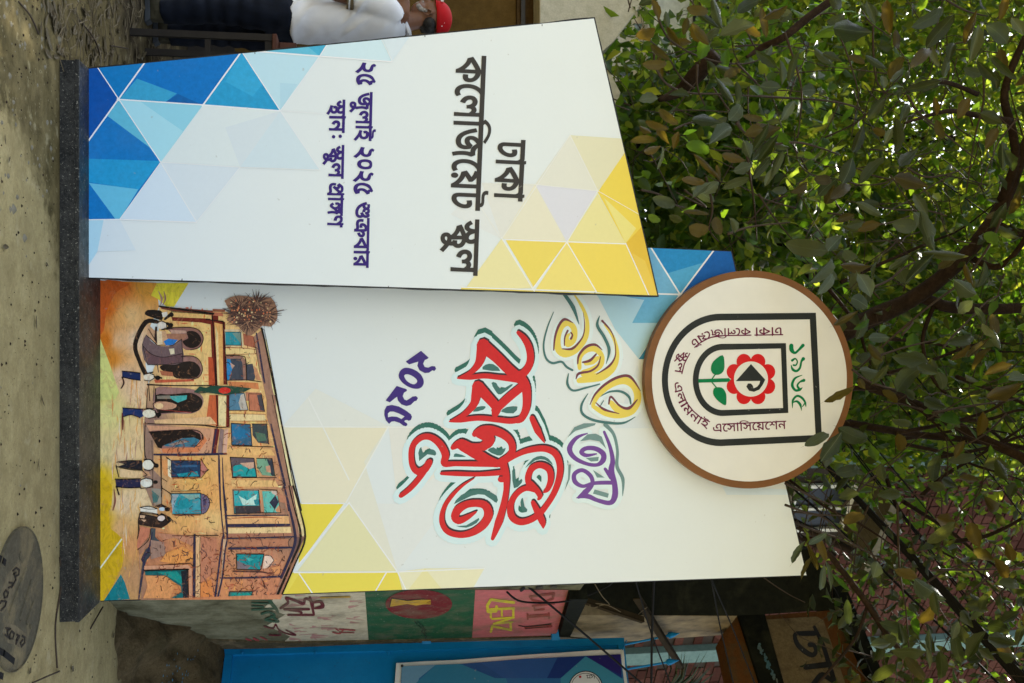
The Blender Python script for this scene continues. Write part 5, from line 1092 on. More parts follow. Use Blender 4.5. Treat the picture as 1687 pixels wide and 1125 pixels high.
pt.strokes([([(865,70),(880,100),(905,130),(918,150)], [22,20,18,10]), ([(780,84),(880,86)], 9), ([(780,102),(890,106)], 8), ([(780,118),(840,122)], 8), ([(830,160),(870,150),(900,170),(850,190),(920,200),(880,170)], 11), ([(780,138),(905,132)], 10)], G2)
pt.strokes([([(930,130),(970,100),(960,75),(1010,90),(1050,105),(1060,80),(1095,95),(1100,130)], [12,14,12,14,16,12,14,12]), ([(950,135),(1080,135)], 12), ([(1085,75),(1105,160)], [16,12]), ([(1105,100),(1140,95),(1150,120),(1110,130)], [10,16,22,10]), ([(970,165),(1105,165)], 10), ([(975,140),(1040,150),(1030,165)], 9),
            ([(845,225),(890,235),(905,215),(920,240),(960,262),(1010,270),(960,245)], 8), ([(870,270),(930,270),(920,250)], 8)], MR)
pt.strokes([([(750,290),(775,300)], 9), ([(790,288),(815,300)], 10), ([(825,280),(860,296)], 6), ([(1205,255),(1240,262),(1260,240)], 8), ([(1240,240),(1320,245)], 7), ([(1240,256),(1315,258)], 6), ([(1220,238),(1235,246)], 7)], (170,70,70))
pt.stroke([(1142,74),(1295,69)], 8, (205,160,50), 0)
pt.build('lettering', M['paint'], bw, label='green and maroon brush slogan on the white band')
pt = Print(pW, base=.0045, step=3e-4); pt.frame(600, 940, 2.109); rs = random.Random(5)
pts = [(175,172)]
for i in range(14): pts.append((pts[-1][0]+rs.uniform(-6, 8), pts[-1][1]+5))
pt.stroke(pts, 2.5, (20,24,20), 2); pt.stroke([(a+10, b_+rs.uniform(-3, 3)) for a, b_ in pts[:10]], 2, (20,24,20), 2); pt.build('scribble', M['paint'], bw)
# upper pier, ledge, jamb
up = thing('gateway', (GC.x+.1, GC.y, 0), 'black mossy gateway pier and lintel with an orange edged name panel', 'gateway')
bx = lambda pl, pts, d, off, nm, m, par=up: setp(MB().prism(pp(pl, pts, off), away(pl, d)).build(nm, m, par))
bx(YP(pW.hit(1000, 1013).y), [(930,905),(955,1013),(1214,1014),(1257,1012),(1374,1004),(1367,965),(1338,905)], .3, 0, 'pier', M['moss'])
bx(pW, [(937,972),(920,1036),(938,1036),(967,972)], .25, .05, 'ledge', M['moss'])
bx(pW, [(928,1030),(940,1012),(1214,1014),(1190,1045),(1028,1056),(925,1050)], .12, .004, 'jamb', M['jamb'])
bx(pW, [(290,1050),(372,1066),(1028,1057),(925,1046),(700,1052),(470,1056)], .1, .012, 'rebate', stained('dark_brown_rebate', (.05,.04,.02), (.10,.08,.045), (.20,.15,.09), 8, (.5,.7)))
bx(pG, [(1190,1045),(1214,1015),(1250,1128),(1290,1240),(1250,1240),(1209,1125)], .18, .0, 'lintel_face', M['orange'])
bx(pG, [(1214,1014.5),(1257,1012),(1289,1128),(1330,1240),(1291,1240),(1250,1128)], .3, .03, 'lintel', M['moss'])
bx(pG, [(1257,1013),(1373,1004),(1432,1128),(1490,1240),(1331,1240),(1289,1128)], .25, -.01, 'name_panel_border', M['orange'])
bx(pG, [(1262,1022),(1345,1017),(1356,1024),(1392,1128),(1440,1240),(1334,1240),(1291,1128)], .04, .012, 'name_panel', M['signwall'])
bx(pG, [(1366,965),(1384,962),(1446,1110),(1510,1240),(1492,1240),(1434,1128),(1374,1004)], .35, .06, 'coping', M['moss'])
pt = Print(pG, base=.014, step=2e-4, gain=.8); pt.frame(1180, 950, 6.427); KK = (28,26,18)
pt.strokes([([(1030,540),(1120,730),(1185,930),(1250,1150),(1290,1400)], [34,46,50,52,50]), ([(1035,610),(920,612),(828,620),(850,720),(930,800),(1010,840),(1048,800),(1030,740),(985,730)], [56,54,40,50,56,54,44,44,54]), ([(1190,938),(940,968)], [64,58]), ([(1230,1120),(1120,1050),(1060,1100),(1000,1200),(1060,1300)], [40,60,60,50,40])], KK)
pt.build('lettering', M['print'], up, label='black painted Bengali letters on the name panel')
pt = Print(pG, base=.034, step=2e-4); pt.frame(1180, 950, 6.427)
for i in range(26):
    t = i/26; x = 440+t*170+rs.uniform(-16, 16); y = 740+t*390; pt.stroke([(x,y),(x+rs.uniform(-8,10),y+rs.uniform(12,30))], rs.uniform(8, 30), (58,92,100), 0)
pt.build('blue_paint_streak', M['paint'], up)
# iron brackets on the pier
for pts, wd_ in [([(963,979),(1054,984)], .035), ([(1047,972),(1117,1068)], .04)]:
    a, c = pW.hit(*pts[0])+pW.n*.05, pW.hit(*pts[1])+pW.n*.14; d = (c-a).normalized(); s_ = d.cross(pW.n).normalized()*wd_/2
    b = MB(); b.prism([a-s_, c-s_, c+s_, a+s_], away(pW, .006)); b.prism([a-s_, c-s_, c-s_-pW.n*.03, a-s_-pW.n*.03], s_*.2); b.build('iron_bracket', M['tan_iron'], up)
# gate
gt = thing('gate', (GC.x, GC.y, 0), 'blue sheet metal gate hung beside the painted wall, with spikes on top', 'gate')
gb = lambda pts, d, off, nm, m=M['gate']: MB().prism(pp(pG, pts, off), away(pG, d)).build(nm, m, gt)
gb([(374,1082),(1022,1065),(1026,1125),(1036,1260),(350,1260),(366,1125)], .012, .01, 'sheet')
gb([(370,1071),(1027,1054),(1027.5,1065),(371,1082.5)], .05, .03, 'stile'); gb([(371,1083),(384,1082.7),(366,1260),(350,1260)], .05, .03, 'rail'); gb([(1017,1065.6),(1027.5,1065.2),(1048,1260),(1036,1260)], .05, .03, 'rail')
for px, py in [(468,1064),(702,1060),(914,1054)]:
    c = pG.hit(px, py)+pG.n*.035; b = MB(); b.box(c-Vector((.035,.01,.028)), c+Vector((.03,.012,.028))); b.tube([c-Vector((.04,.01,.04)), c+Vector((-.04,-.01,.04))], .012, 8); b.build('hinge', M['gate'], gt, bevel=.003)
for px, py, qx, qy in [(1027,1060,1100,1045),(1033,1100,1098,1089),(1040,1140,1108,1131),(1047,1180,1116,1173)]:
    a, c = pG.hit(px, py)-pG.n*.02, pG.hit(qx, qy)-pG.n*.02; c.x = a.x+(c.x-a.x)*.35; c.y = a.y+(c.y-a.y)*.35
    a, c = pG.hit(px, py)-pG.n*.02, pG.hit(qx, qy)-pG.n*.02
    d = (c-a).normalized(); b = MB(); b.tube([a, c, c+d*.015, c+d*.035, c+d*.09], [.007, .007, .022, .02, .001], 8); b.build('spike', M['gate'], gt)
rk = (pG.hit(820, 1060)-pG.hit(470, 1070)).length
for i, yy in enumerate((1076.5, 1073.5)):
    pass
for px in (400, 520, 640): 
    c = pG.hit(px, 1080)+pG.n*.035; b = MB(); b.tube([c-Vector((.006,0,0)), c+Vector((.006,-.004,0))], .008, 8); b.build('rivet', M['gate'], gt)
# banner hanging on the gate
bn = thing('banner', pG.hit(840, 1110)+pG.n*.05, 'blue and white school banner tied onto the blue gate', 'banner')
top = [(652.5,1098.5),(700,1095.5),(749.5,1093.5),(800,1089.5),(864,1085),(940,1080),(1018,1076),(1024.6,1075)]
bot = [(1034,1150),(1046,1260),(640,1260),(648,1150)]
v = []; f = []; nu, nv = 60, 24
L0 = [(652.5,1098.5),(640,1270)]; R0 = [(1024.6,1075),(1046,1270)]
def bpt(u, t):
    # along the top edge u, downwards (to the right in the world) t
    k = u*(len(top)-1); i = min(int(k), len(top)-2); a, c = top[i], top[i+1]; x = a[0]+(c[0]-a[0])*(k-i); y = a[1]+(c[1]-a[1])*(k-i)
    bx_ = L0[1][0]+(R0[1][0]-L0[1][0])*u; return (x+(bx_-x)*t, y+(1270-y)*t)
for j in range(nv+1):
    for i in range(nu+1):
        u, t = i/nu, j/nv; p = pG.hit(*bpt(u, t)); fold = math.sin((u*1.0+t*.9)*26)*.006*max(0, u-.55)*2.2+.004*noise.noise((u*7, t*7, 1))
        v.append(p+pG.n*(.05+fold))
for j in range(nv):
    for i in range(nu): a = j*(nu+1)+i; f.append((a, a+1, a+nu+2, a+nu+1))
mesh_obj('cloth', v, f, M['white'], bn, smooth=True)
class PB(Print):
    pass
pt = Print(pG, base=.062, step=1.5e-4, gain=.8); pt.frame(640, 1040, 4.017)
pt.poly([(85,262),(440,250),(900,212),(1525,182),(1545,341),(1600,800),(60,800)], (52,110,165))
for pts, c in [([(85,262),(310,252),(200,341),(80,700)], (120,165,195)), ([(310,252),(470,246),(770,341),(900,700),(150,400)], (60,135,170)), ([(600,236),(900,212),(1110,205),(1040,341),(760,341)], (52,96,160)), ([(470,246),(600,236),(760,341),(700,341)], (48,90,150)),
               ([(1110,205),(1295,196),(1130,341),(1040,341)], (36,62,130)), ([(1295,196),(1420,270),(1540,341),(1560,500),(1130,500),(1130,341)], (70,150,180)), ([(1295,196),(1525,182),(1530,320),(1420,270)], (48,42,120)), ([(1420,270),(1530,320),(1535,345)], (40,60,140))]:
    pt.poly(pts, c)
pt.ell((1295,400), 112, 108, (20,24,26)); pt.ell((1295,400), 106, 102, (225,228,228)); pt.ell((1295,400), 98, 94, (20,24,26)); pt.ell((1295,400), 94, 90, (225,228,228))
pt.text(['ঢ','া','ক','া'], (1295,318), (1350,322), 20, (20,24,26), 12) if False else pt.strokes([([(1298,322),(1350,318)], 4), ([(1305,322),(1305,340),(1318,338)], 4), ([(1322,320),(1322,342)], 4), ([(1330,322),(1342,332),(1328,340)], 4), ([(1350,318),(1352,342)], 4)], (20,24,26), 0)
pt.ell((1258,332), 9, 9, (190,24,30), 10)
pt.build('print', M['print'], bn)
c = pG.hit(662, 1105)+pG.n*.06; MB().tube([c, c+pG.n*.01], .008, 8).build('eyelet', M['steel'], bn)
a = pG.hit(1023, 1077)+pG.n*.055; c = pG.hit(1030, 1060)+pG.n*.04; MB().tube([a, c], .004, 6).build('tie', M['gate'], bn)

# ------------------------------------------------------------------ left side walls
ow = thing('ochre_wall', (-2.5, 7.3, 0), 'ochre distempered wall behind the man in the red cap', 'wall')
x0 = P(500, -120, 7.3).x; x1 = -.9; zo = P(850, 0, 7.3).z; zc = P(888, 0, 7.3).z
b = MB(); b.box((x0, 7.3, 0), (x1, 7.5, zo)); b.build('wall', M['ochre'], ow)
b = MB(); b.box((x0, 7.27, zo+.002), (x1, 7.55, zc)); b.build('beam', stained('brown_painted_beam', (.05,.03,.012), (.09,.055,.022), (.03,.02,.01), 3), ow)
b = MB(); b.box((x0, 7.24, zo+.03), (x1, 7.268, zo+.06)); b.build('conduit', M['steel'], ow)
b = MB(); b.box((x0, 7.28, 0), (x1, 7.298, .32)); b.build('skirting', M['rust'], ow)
cw = thing('concrete_wall', (-2.3, 7.0, 2.2), 'pale washed sloping concrete slab above the ochre wall, left of the sign', 'concrete slab')
MB().prism([P(*p, 7.0) for p in [(889,-90),(1115,-90),(1062,0),(1035,38),(1012,68),(992,86),(975,104),(968,215),(889,215)]], (0, .35, 0)).build('slab', M['palecon'], cw, bevel=.01)
MB().prism([P(*p, 6.96) for p in [(978,100),(990,88),(1004,118),(1022,152),(1012,190),(975,230)]], (0, .03, 0)).build('bracket', M['palecon'], cw)
rw = thing('rear_wall', (1, 9.2, 0), 'plain weathered wall far behind the sign boards, beneath the trees', 'wall')
MB().box((-.6, 9.2, 0), (3.6, 9.4, 2.3)).build('wall', M['beige'], rw); MB().box((-.65, 9.15, 2.302), (3.65, 9.45, 2.38)).build('coping', M['moss'], rw)

# ------------------------------------------------------------------ brick building
B0 = P(1100, 1080, 12.5); bd = Vector((.819, .574, 0)); bnr = Vector((bd.y, -bd.x, 0)); pB = Plane(B0, bnr)
bb = thing('brick_building', (B0.x, B0.y, 0), 'pink brick apartment building with pale aqua pilasters behind the trees on the right', 'building')
def sB(px, py): return (pB.hit(px, py)-B0).dot(bd)
def wB(s_, z, off=0): return Vector((B0.x, B0.y, z))+bd*s_+pB.n*off
s0 = sB(1400, 700); s1 = 9.0
def bbox(sa, sb_, za, zb, o0, o1, nm, m, **k):
    return MB().prism([wB(sa, za, o1), wB(sb_, za, o1), wB(sb_, zb, o1), wB(sa, zb, o1)], away(pB, o1-o0)).build(nm, m, bb, **k)
bbox(s0, s1, 0, 15, -1.2, 0, 'wall', M['mortar'])
pil = [(sB(1400,732), sB(1400,760)), (sB(1625,1040), sB(1625,1058)), (sB(1625,1180), sB(1625,1200))]
for a, c in pil: bbox(a, c, 0, 15.2, 0, .1, 'pilaster', M['aqua'])
bbox(s0, s1+.2, 15.2, 15.5, -1.4, .3, 'roof_slab', M['beige'])
wins = []
for (pa, pb_, za, zb) in [((1330,795),(1330,872), pB.hit(1300,830).z, pB.hit(1400,830).z)]:
    wins.append((sB(*pa), sB(*pb_), za, zb))
wins += [(2.6, 4.0, 6.6, 8.1), (5.4, 6.8, 6.6, 8.1), (2.6, 4.0, 10.0, 11.5), (s0+.9, s0+2.1, 10.6, 12.1), (5.4, 6.8, 10.0, 11.5)]
for a, c, za, zb in wins:
    if c < a: a, c = c, a
    fo = bbox(a, c, za, zb, 0, .012, 'window', M['winglass'])
    for (u0, u1, w0, w1) in [(a, a+.05, za, zb), (c-.05, c, za, zb), (a+.052, c-.052, za, za+.05), (a+.052, c-.052, zb-.05, zb), ((a+c)/2-.02, (a+c)/2+.02, za+.052, zb-.052)]:
        o = MB().prism([wB(u0, w0, .05), wB(u1, w0, .05), wB(u1, w1, .05), wB(u0, w1, .05)], away(pB, .037)).build('frame', M['whiteb'], None); o.parent = fo; o.location = (0, 0, 0)
        off = world_loc(fo); o.data.transform(Matrix.Translation(-off))
    o = bbox(a-.25, c+.25, zb+.1, zb+.2, .002, .55, 'sunshade', M['beige'])
    o = bbox(a-.05, c+.05, za-.1, za-.003, .002, .1, 'sill', M['beige'])
bl, bh, jt = .30, .112, .018
proto = None; cand = []
z = 3.2; row = 0
while z < 13.6:
    s_ = s0+(.15 if row % 2 else 0)
    while s_ < s1-.31:
        a, c = s_, s_+bl
        ok = not any(a < q+.004 and c > p-.004 for p, q in pil) and not any(a < max(q, p)+.02 and c > min(p, q)-.02 and z+bh > za-.1 and z < zb+.02 for p, q, za, zb in wins)
        if ok: cand.append((a, z))
        s_ += bl+jt
    z += bh+jt; row += 1
ctr = wB(sB(1110,1090), pB.hit(1110,1090).z)
cand.sort(key=lambda t: (wB(t[0], t[1])-ctr).length)
bv = [(0,0,0),(bl,0,0),(bl,0,bh),(0,0,bh)]
def brick_pts(s_, z, o1=.02):
    return [wB(s_, z, o1), wB(s_+bl, z, o1), wB(s_+bl, z+bh, o1), wB(s_, z+bh, o1)]
me = None; r2 = random.Random(9)
for i, (s_, z) in enumerate(cand[:300]):
    base_ = wB(s_, z)
    if me is None:
        mbk = MB().prism([p-base_ for p in brick_pts(s_, z)], away(pB, .018)); me = bpy.data.meshes.new('brick'); me.from_pydata([tuple(q) for q in mbk.v], [], mbk.f); me.materials.append(M['brick'])
    o = bpy.data.objects.new('brick', me); link(o, bb); o.location = base_-world_loc(bb)+pB.n*r2.uniform(-.003, .004)
mbk = MB()
for s_, z in cand[300:]: mbk.prism(brick_pts(s_, z, .02+r2.uniform(-.003, .004)), away(pB, .018))
setp(mbk.build('brickwork', M['brick'], bb), kind='stuff')
# pale building, far left
wb = thing('white_building', (-8, 18, 0), 'pale white building with windows glimpsed through leaves at the far left', 'building')
MB().box((-16, 18, 0), (-3.4, 24, 11)).build('wall', M['whiteb'], wb)
for k, z in enumerate((3.3, 6.3, 9.3)): MB().box((-16.2, 17.5, z), (-3.2, 17.998, z+.18)).build('balcony_slab', M['whiteb'], wb)
for z in (4.3, 7.3):
    for x in (-14, -11.5, -9, -6.6, -4.9): o = MB().box((x, 17.96, z), (x+1.0, 17.997, z+1.1)).build('window', M['winglass'], wb)
# ------------------------------------------------------------------ people
def solid(name, mb, mat, parent, voxel=.009, smooth=3, extra=None):
    """overlapping lofts -> one continuous skin"""
    me = bpy.data.meshes.new(name); off = world_loc(parent)
    me.from_pydata([tuple(v-off) for v in mb.v], [], mb.f)
    o = bpy.data.objects.new(name, me); link(o, parent)
    r = o.modifiers.new('r', 'REMESH'); r.mode = 'VOXEL'; r.voxel_size = voxel
    s = o.modifiers.new('s', 'SMOOTH'); s.iterations = smooth; s.factor = .5
    dg = bpy.context.evaluated_depsgraph_get(); dg.update(); nm = bpy.data.meshes.new_from_object(o.evaluated_get(dg))
    o.modifiers.clear(); o.data = nm; nm.name = name
    nm.materials.clear(); nm.materials.append(mat); nm.polygons.foreach_set('use_smooth', [True]*len(nm.polygons)); bpy.data.meshes.remove(me)
    return o
def loft(mb, secs, seg=20):
    """secs: (center, rx along a, ry along b, a, b)"""
    v = []; f = []
    for c, ra, rb, a, b in secs:
        c = Vector(c); a = Vector(a).normalized(); b = Vector(b).normalized()
        for k in range(seg): t = 2*math.pi*k/seg; v.append(c+a*math.cos(t)*ra+b*math.sin(t)*rb)
    n = len(secs)
    for i in range(n-1):
        for k in range(seg): k2 = (k+1) % seg; f.append((i*seg+k, i*seg+k2, (i+1)*seg+k2, (i+1)*seg+k))
    f.append(tuple(range(seg-1, -1, -1))); f.append(tuple(range((n-1)*seg, n*seg)))
    mb.add(v, f)
def limb(mb, pts, rad, n=4, seg=14): p = catmull([tuple(x) for x in pts], n); mb.tube(p, widths(len(p), list(rad)), seg)
def ellip(mb, c, r, rot=None, seg=18, rings=10):
    c = Vector(c); v = []; f = []
    for i in range(rings+1):
        ph = math.pi*i/rings
        for k in range(seg):
            t = 2*math.pi*k/seg; p = Vector((r[0]*math.sin(ph)*math.cos(t), r[1]*math.sin(ph)*math.sin(t), r[2]*math.cos(ph)))
            v.append(c+(rot @ p if rot else p))
    for i in range(rings):
        for k in range(seg): k2 = (k+1) % seg; f.append((i*seg+k, (i+1)*seg+k, (i+1)*seg+k2, i*seg+k2))
    mb.add(v, f)
def hand(mb, wrist, d, up, side, s=1.0, curl=.5):
    """palm and five fingers; d = pointing direction, up = back of the hand, side = towards the thumb"""
    d = Vector(d).normalized(); side = Vector(side); side = (side-d*side.dot(d)).normalized(); up = side.cross(d).normalized()*(1 if side.cross(d).dot(Vector(up)) > 0 else -1)
    w0 = Vector(wrist)
    loft(mb, [(w0, .024*s, .017*s, side, up), (w0+d*.03*s, .032*s, .016*s, side, up), (w0+d*.06*s, .040*s, .015*s, side, up), (w0+d*.09*s, .041*s, .013*s, side, up), (w0+d*.102*s, .034*s, .010*s, side, up)], 12)
    for k, (o, L) in enumerate([(.029, .070), (.010, .078), (-.010, .073), (-.028, .057)]):
        b = w0+d*.085*s+side*o*s; c1 = curl*(.5+.1*k)
        p1 = b+(d*math.cos(c1*.4)-up*math.sin(c1*.4))*L*.5*s; p2 = p1+(d*math.cos(c1*1.3)-up*math.sin(c1*1.3))*L*.32*s; p3 = p2+(d*math.cos(c1*2)-up*math.sin(c1*2))*L*.26*s
        mb.tube([b, p1, p2, p3], [.0098*s, .0092*s, .0085*s, .007*s], 8)
    b = w0+d*.03*s+side*.028*s; mb.tube([b, b+(d*.75+side*.65)*.035*s, b+(d*.75+side*.65)*.035*s+(d*.95+side*.2-up*.2)*.035*s, b+(d*.75+side*.65)*.035*s+(d*.95+side*.2-up*.3)*.058*s], [.013*s, .012*s, .0105*s, .008*s], 8)
def Qm(px, py, dy=0): return P(px, py, 6.02)+Vector((0, dy, 0))
AX, AY, AZ = Vector((1,0,0)), Vector((0,1,0)), Vector((0,0,1))
man = thing('person', (Qm(246, 25).x, 6.05, 0), 'man in red cap, white polo shirt and dark jeans standing side-on behind the sign', 'person')
def leg_pts(dy, dx=0): return [Qm(478, 32+dx, dy*.8), Qm(430, 30+dx, dy), Qm(370, 25+dx, dy), Qm(320, 26+dx, dy), Qm(272, 28+dx, dy)]
body = MB()
for dy, dx in ((-.1, 0), (.12, 18)): limb(body, leg_pts(dy, dx), [.085, .08, .058, .05, .04])
loft(body, [(Qm(468, 34), .10, .14, AX, AY), (Qm(500, 33), .10, .14, AX, AY), (Qm(560, 32), .105, .15, AX, AY), (Qm(610, 34), .11, .17, AX, AY), (Qm(640, 38), .095, .17, AX, AY), (Qm(660, 40), .06, .10, AX, AY), (Qm(672, 38), .055, .06, AX, AY)])
limb(body, [Qm(655, 40), Qm(675, 36), Qm(695, 31)], [.06, .055, .055])
hd = Qm(710, 27)
ellip(body, hd+Vector((.005, 0, .01)), (.093, .073, .095)); ellip(body, Qm(693, 18), (.052, .056, .062)); ellip(body, Qm(690, 12), (.028, .03, .03))      # skull, jaw, chin
limb(body, [Qm(711, 4.5), Qm(704, 0.5), Qm(699, 1.5)], [.008, .015, .012]); ellip(body, Qm(694.5, 4), (.014, .028, .006)); ellip(body, Qm(691, 4.5), (.013, .025, .006)); ellip(body, Qm(715.5, 5), (.014, .045, .009))
# ear
for a in range(9):
    t = a/8*4.6-1.2; ellip(body, Qm(703, 27, -.080)+Vector((math.cos(t)*.016, -.004, math.sin(t)*.027)), (.007, .007, .007), None, 8, 6)
# near arm, hanging forward out of the frame
limb(body, [Qm(645, 30, -.16), Qm(610, 20, -.19), Qm(570, 12, -.20), Qm(535, 2, -.20)], [.055, .052, .046, .042]); limb(body, [Qm(535, 2, -.20), Qm(520, -12, -.2), Qm(545, -50, -.18), Qm(560, -70, -.15)], [.042, .042, .034, .028])
hand(body, Qm(560, -70, -.15), Vector((-1, .2, .3)), AZ, Vector((0, -1, 0)))
limb(body, [Qm(645, 34, .16), Qm(590, 26, .2), Qm(530, 15, .2), Qm(500, -20, .16), Qm(500, -55, .1)], [.055, .05, .042, .036, .028]); hand(body, Qm(500, -55, .1), Vector((-1, -.2, 0)), AZ, AY)
solid('body', body, M['skin'], man, .007, 2)
sh = MB()
def fold(mb_, amp=.007):
    for i, v in enumerate(mb_.v):
        mb_.v[i] = v+Vector((noise.noise((v.x*9+v.z*7, v.y*6, v.z*16)), noise.noise((v.x*9, v.y*7+3, v.z*14)), 0))*amp*2
loft(sh, [(Qm(481, 37), .128, .175, AX, AY), (Qm(490, 36), .124, .172, AX, AY), (Qm(520, 36), .125, .172, AX, AY), (Qm(560, 37), .128, .18, AX, AY), (Qm(600, 38), .13, .19, AX, AY), (Qm(632, 41), .12, .195, AX, AY), (Qm(650, 42), .10, .17, AX, AY), (Qm(662, 42), .075, .11, AX, AY), (Qm(668, 41), .065, .075, AX, AY)], 40)
limb(sh, [Qm(650, 38, -.11), Qm(635, 28, -.17), Qm(610, 20, -.195), Qm(584, 14, -.20)], [.07, .074, .072, .070], 5, 20); limb(sh, [Qm(648, 38, .12), Qm(612, 28, .2), Qm(584, 22, .21)], [.07, .07, .068])
s_o = solid('polo_shirt', sh, M['shirt'], man, .010, 8)
for v in s_o.data.vertices:
    c = v.co; z = c.z; x = c.x+man.location.x; k = max(0, min(1, (1.42-z)/.25))
    n_ = (.5-abs(math.sin(z*24+c.x*34+3*noise.noise((c.x*5, c.y*4, z*4.3)))))*.020*k*(.5+noise.noise((c.x*3, c.y*3, z*7)))+noise.noise((c.x*9, c.y*9, z*14))*.005
    v.co = c+v.normal*n_
cl = MB(); limb(cl, [Qm(664, 44), Qm(670, 41)], [.075, .068], 2, 20); solid('collar', cl, M['shirt'], man, .006, 1)
for a, c, mt, nm in [((584.5,14.2),(580,13.5),'stripe','cuff_stripe'),((579.8,13.4),(577.5,13),'shirt','cuff_stripe'),((577.3,12.9),(574.5,12.4),'stripe','cuff_stripe')]:
    t = MB(); t.tube([Qm(*a, -.2), Qm(*c, -.2)], [.0725, .0722], 24); t.build(nm, M[mt], man, smooth=False)
jn = MB()
for dy, dx in ((-.1, 0), (.12, 18)): limb(jn, leg_pts(dy, dx), [.105, .10, .082, .077, .068], 5, 20)
loft(jn, [(Qm(440, 32), .115, .16, AX, AY), (Qm(470, 34), .118, .165, AX, AY), (Qm(486, 35), .115, .16, AX, AY)], 24)
j_o = solid('jeans', jn, M['denim'], man, .008, 2)
for v in j_o.data.vertices:
    c = v.co; v.co = c+v.normal*(1.6*math.sin(c.z*70+3*noise.noise((c.x*5, c.y*5, c.z*6)))*.004*max(.25, 1-abs(c.z-.45)*2.5)+noise.noise(c*14)*.009)
for dy, dx in ((-.1, 0), (.12, 16)):
    so_ = MB(); z0 = .0; c = Qm(262, 28+dx, dy); fx = c.x
    so_.prism([(fx+.075, c.y-.04, .002), (fx+.06, c.y-.045, .034), (fx-.17, c.y-.05, .026), (fx-.2, c.y-.03, .03), (fx-.2, c.y-.03, .004)], (0, .085, 0)); so_.build('sole', M['sole'], man, bevel=.006)
    s2 = MB(); loft(s2, [((fx+.055, c.y, .05), .03, .038, AZ, AY), ((fx, c.y, .075), .055, .042, AZ, AY), ((fx-.06, c.y, .06), .045, .044, AZ, AY), ((fx-.13, c.y, .045), .03, .045, AZ, AY), ((fx-.18, c.y, .038), .018, .034, AZ, AY)], 16); limb(s2, [(fx+.01, c.y, .06), (fx+.01, c.y, .13)], [.05, .052]); solid('shoe', s2, M['shoe'], man, .006, 2)
# hair, beard, cap
hr = MB(); ellip(hr, hd+Vector((.05, 0, -.008)), (.056, .078, .052)); limb(hr, [Qm(700, 46), Qm(692, 48)], [.036, .024]); solid('hair', hr, M['hair'], man, .006, 1)
bd_ = MB(); ellip(bd_, Qm(690.5, 12), (.034, .037, .034)); limb(bd_, [Qm(688, 12, -.04), Qm(693, 20, -.058), Qm(703, 24, -.068)], [.016, .014, .009]); limb(bd_, [Qm(688, 12, .04), Qm(693, 20, .058), Qm(703, 24, .068)], [.016, .014, .009]); ellip(bd_, Qm(697, 5), (.014, .03, .008)); solid('beard', bd_, M['beard'], man, .005, 1)
cp = MB(); cc = hd+Vector((.012, 0, .03))
v = []; f = []; nr, ns = 10, 32
for i in range(nr+1):
    ph = (math.pi/2)*i/nr
    for k in range(ns):
        t = 2*math.pi*k/ns; seam = 1-.012*abs(math.cos(t*3))**20; v.append(cc+Vector((.108*math.cos(ph)*math.cos(t)*seam, .088*math.cos(ph)*math.sin(t)*seam, .098*math.sin(ph)**.85 if ph > 0 else 0)))
for i in range(nr):
    for k in range(ns): k2 = (k+1) % ns; f.append((i*ns+k, i*ns+k2, (i+1)*ns+k2, (i+1)*ns+k))
cp.add(v, f); c_o = cp.build('cap', M['cap'], man, smooth=True); sm = c_o.modifiers.new('t', 'SOLIDIFY'); sm.thickness = .004
pk = MB(); v = []; f = []
for i in range(9):
    t = math.pi/2+math.pi*(i/8)*.9+.16
    a = cc+Vector((.100*math.cos(t), .082*math.sin(t), .004)); d = Vector((-.085, 0, -.012-.01*math.sin(t-math.pi)*0)); v += [a, a+d*(1-.55*abs(i-4)/4)]
for i in range(8): f.append((2*i, 2*i+1, 2*i+3, 2*i+2))
pk.add(v, f); o = pk.build('peak', M['cap'], c_o, smooth=True); sm = o.modifiers.new('t', 'SOLIDIFY'); sm.thickness = .004
for k in range(5):
    c = cc+Vector((-.098+.004*k, -.03-.009*k, .030+.006*(k % 2))); o = MB().box(c-Vector((.004, .008, .004)), c+Vector((.001, .0, .007))).build('badge_print', M['white'], c_o)
for dx, dz in ((.02, .062), (.045, .045), (.07, .03)): o = MB(); ellip(o, cc+Vector((dx, -.083+.03*(dz-.03)/.03, dz)), (.0035, .003, .0035), None, 8, 4); o.build('eyelet', M['white'], c_o)
# second man, mostly outside the frame, one hand on the first man's neck
fr = thing('person', (P(246, -60, 6.2).x, 6.25, 0), 'man in grey shirt at the frame edge, one hand on the other man\'s neck', 'person')
Q2 = lambda px, py, dy=0: P(px, py, 6.2)+Vector((0, dy, 0))
bo = MB()
for dy in (-.1, .1): limb(bo, [Q2(475, -55, dy*.8), Q2(430, -55, dy), Q2(370, -50, dy), Q2(320, -40, dy), Q2(272, -38, dy)], [.085, .08, .058, .05, .04])
loft(bo, [(Q2(465, -60), .10, .14, AX, AY), (Q2(520, -62), .10, .14, AX, AY), (Q2(600, -62), .11, .17, AX, AY), (Q2(635, -62), .10, .17, AX, AY), (Q2(655, -62), .06, .08, AX, AY)])
limb(bo, [Q2(650, -62), Q2(690, -64)], [.055, .052]); h2 = Q2(706, -60); ellip(bo, h2, (.09, .072, .10)); ellip(bo, Q2(690, -52), (.05, .055, .06)); limb(bo, [Q2(707, -36), Q2(702, -33)], [.01, .014])
limb(bo, [Q2(632, -62, -.16), Q2(638, -30, -.28), Q2(646, -12, -.36), Q2(664, -12, -.36)], [.055, .045, .04, .036]); limb(bo, [Q2(664, -14, -.36), Q2(664, 8, -.37), Q2(663, 22, -.33)], [.036, .031, .026])
hand(bo, Q2(663, 22, -.33), Vector((1, .15, -.06)), Vector((0, -1, .1)), Vector((0, .1, -1)), 1.0, .5)
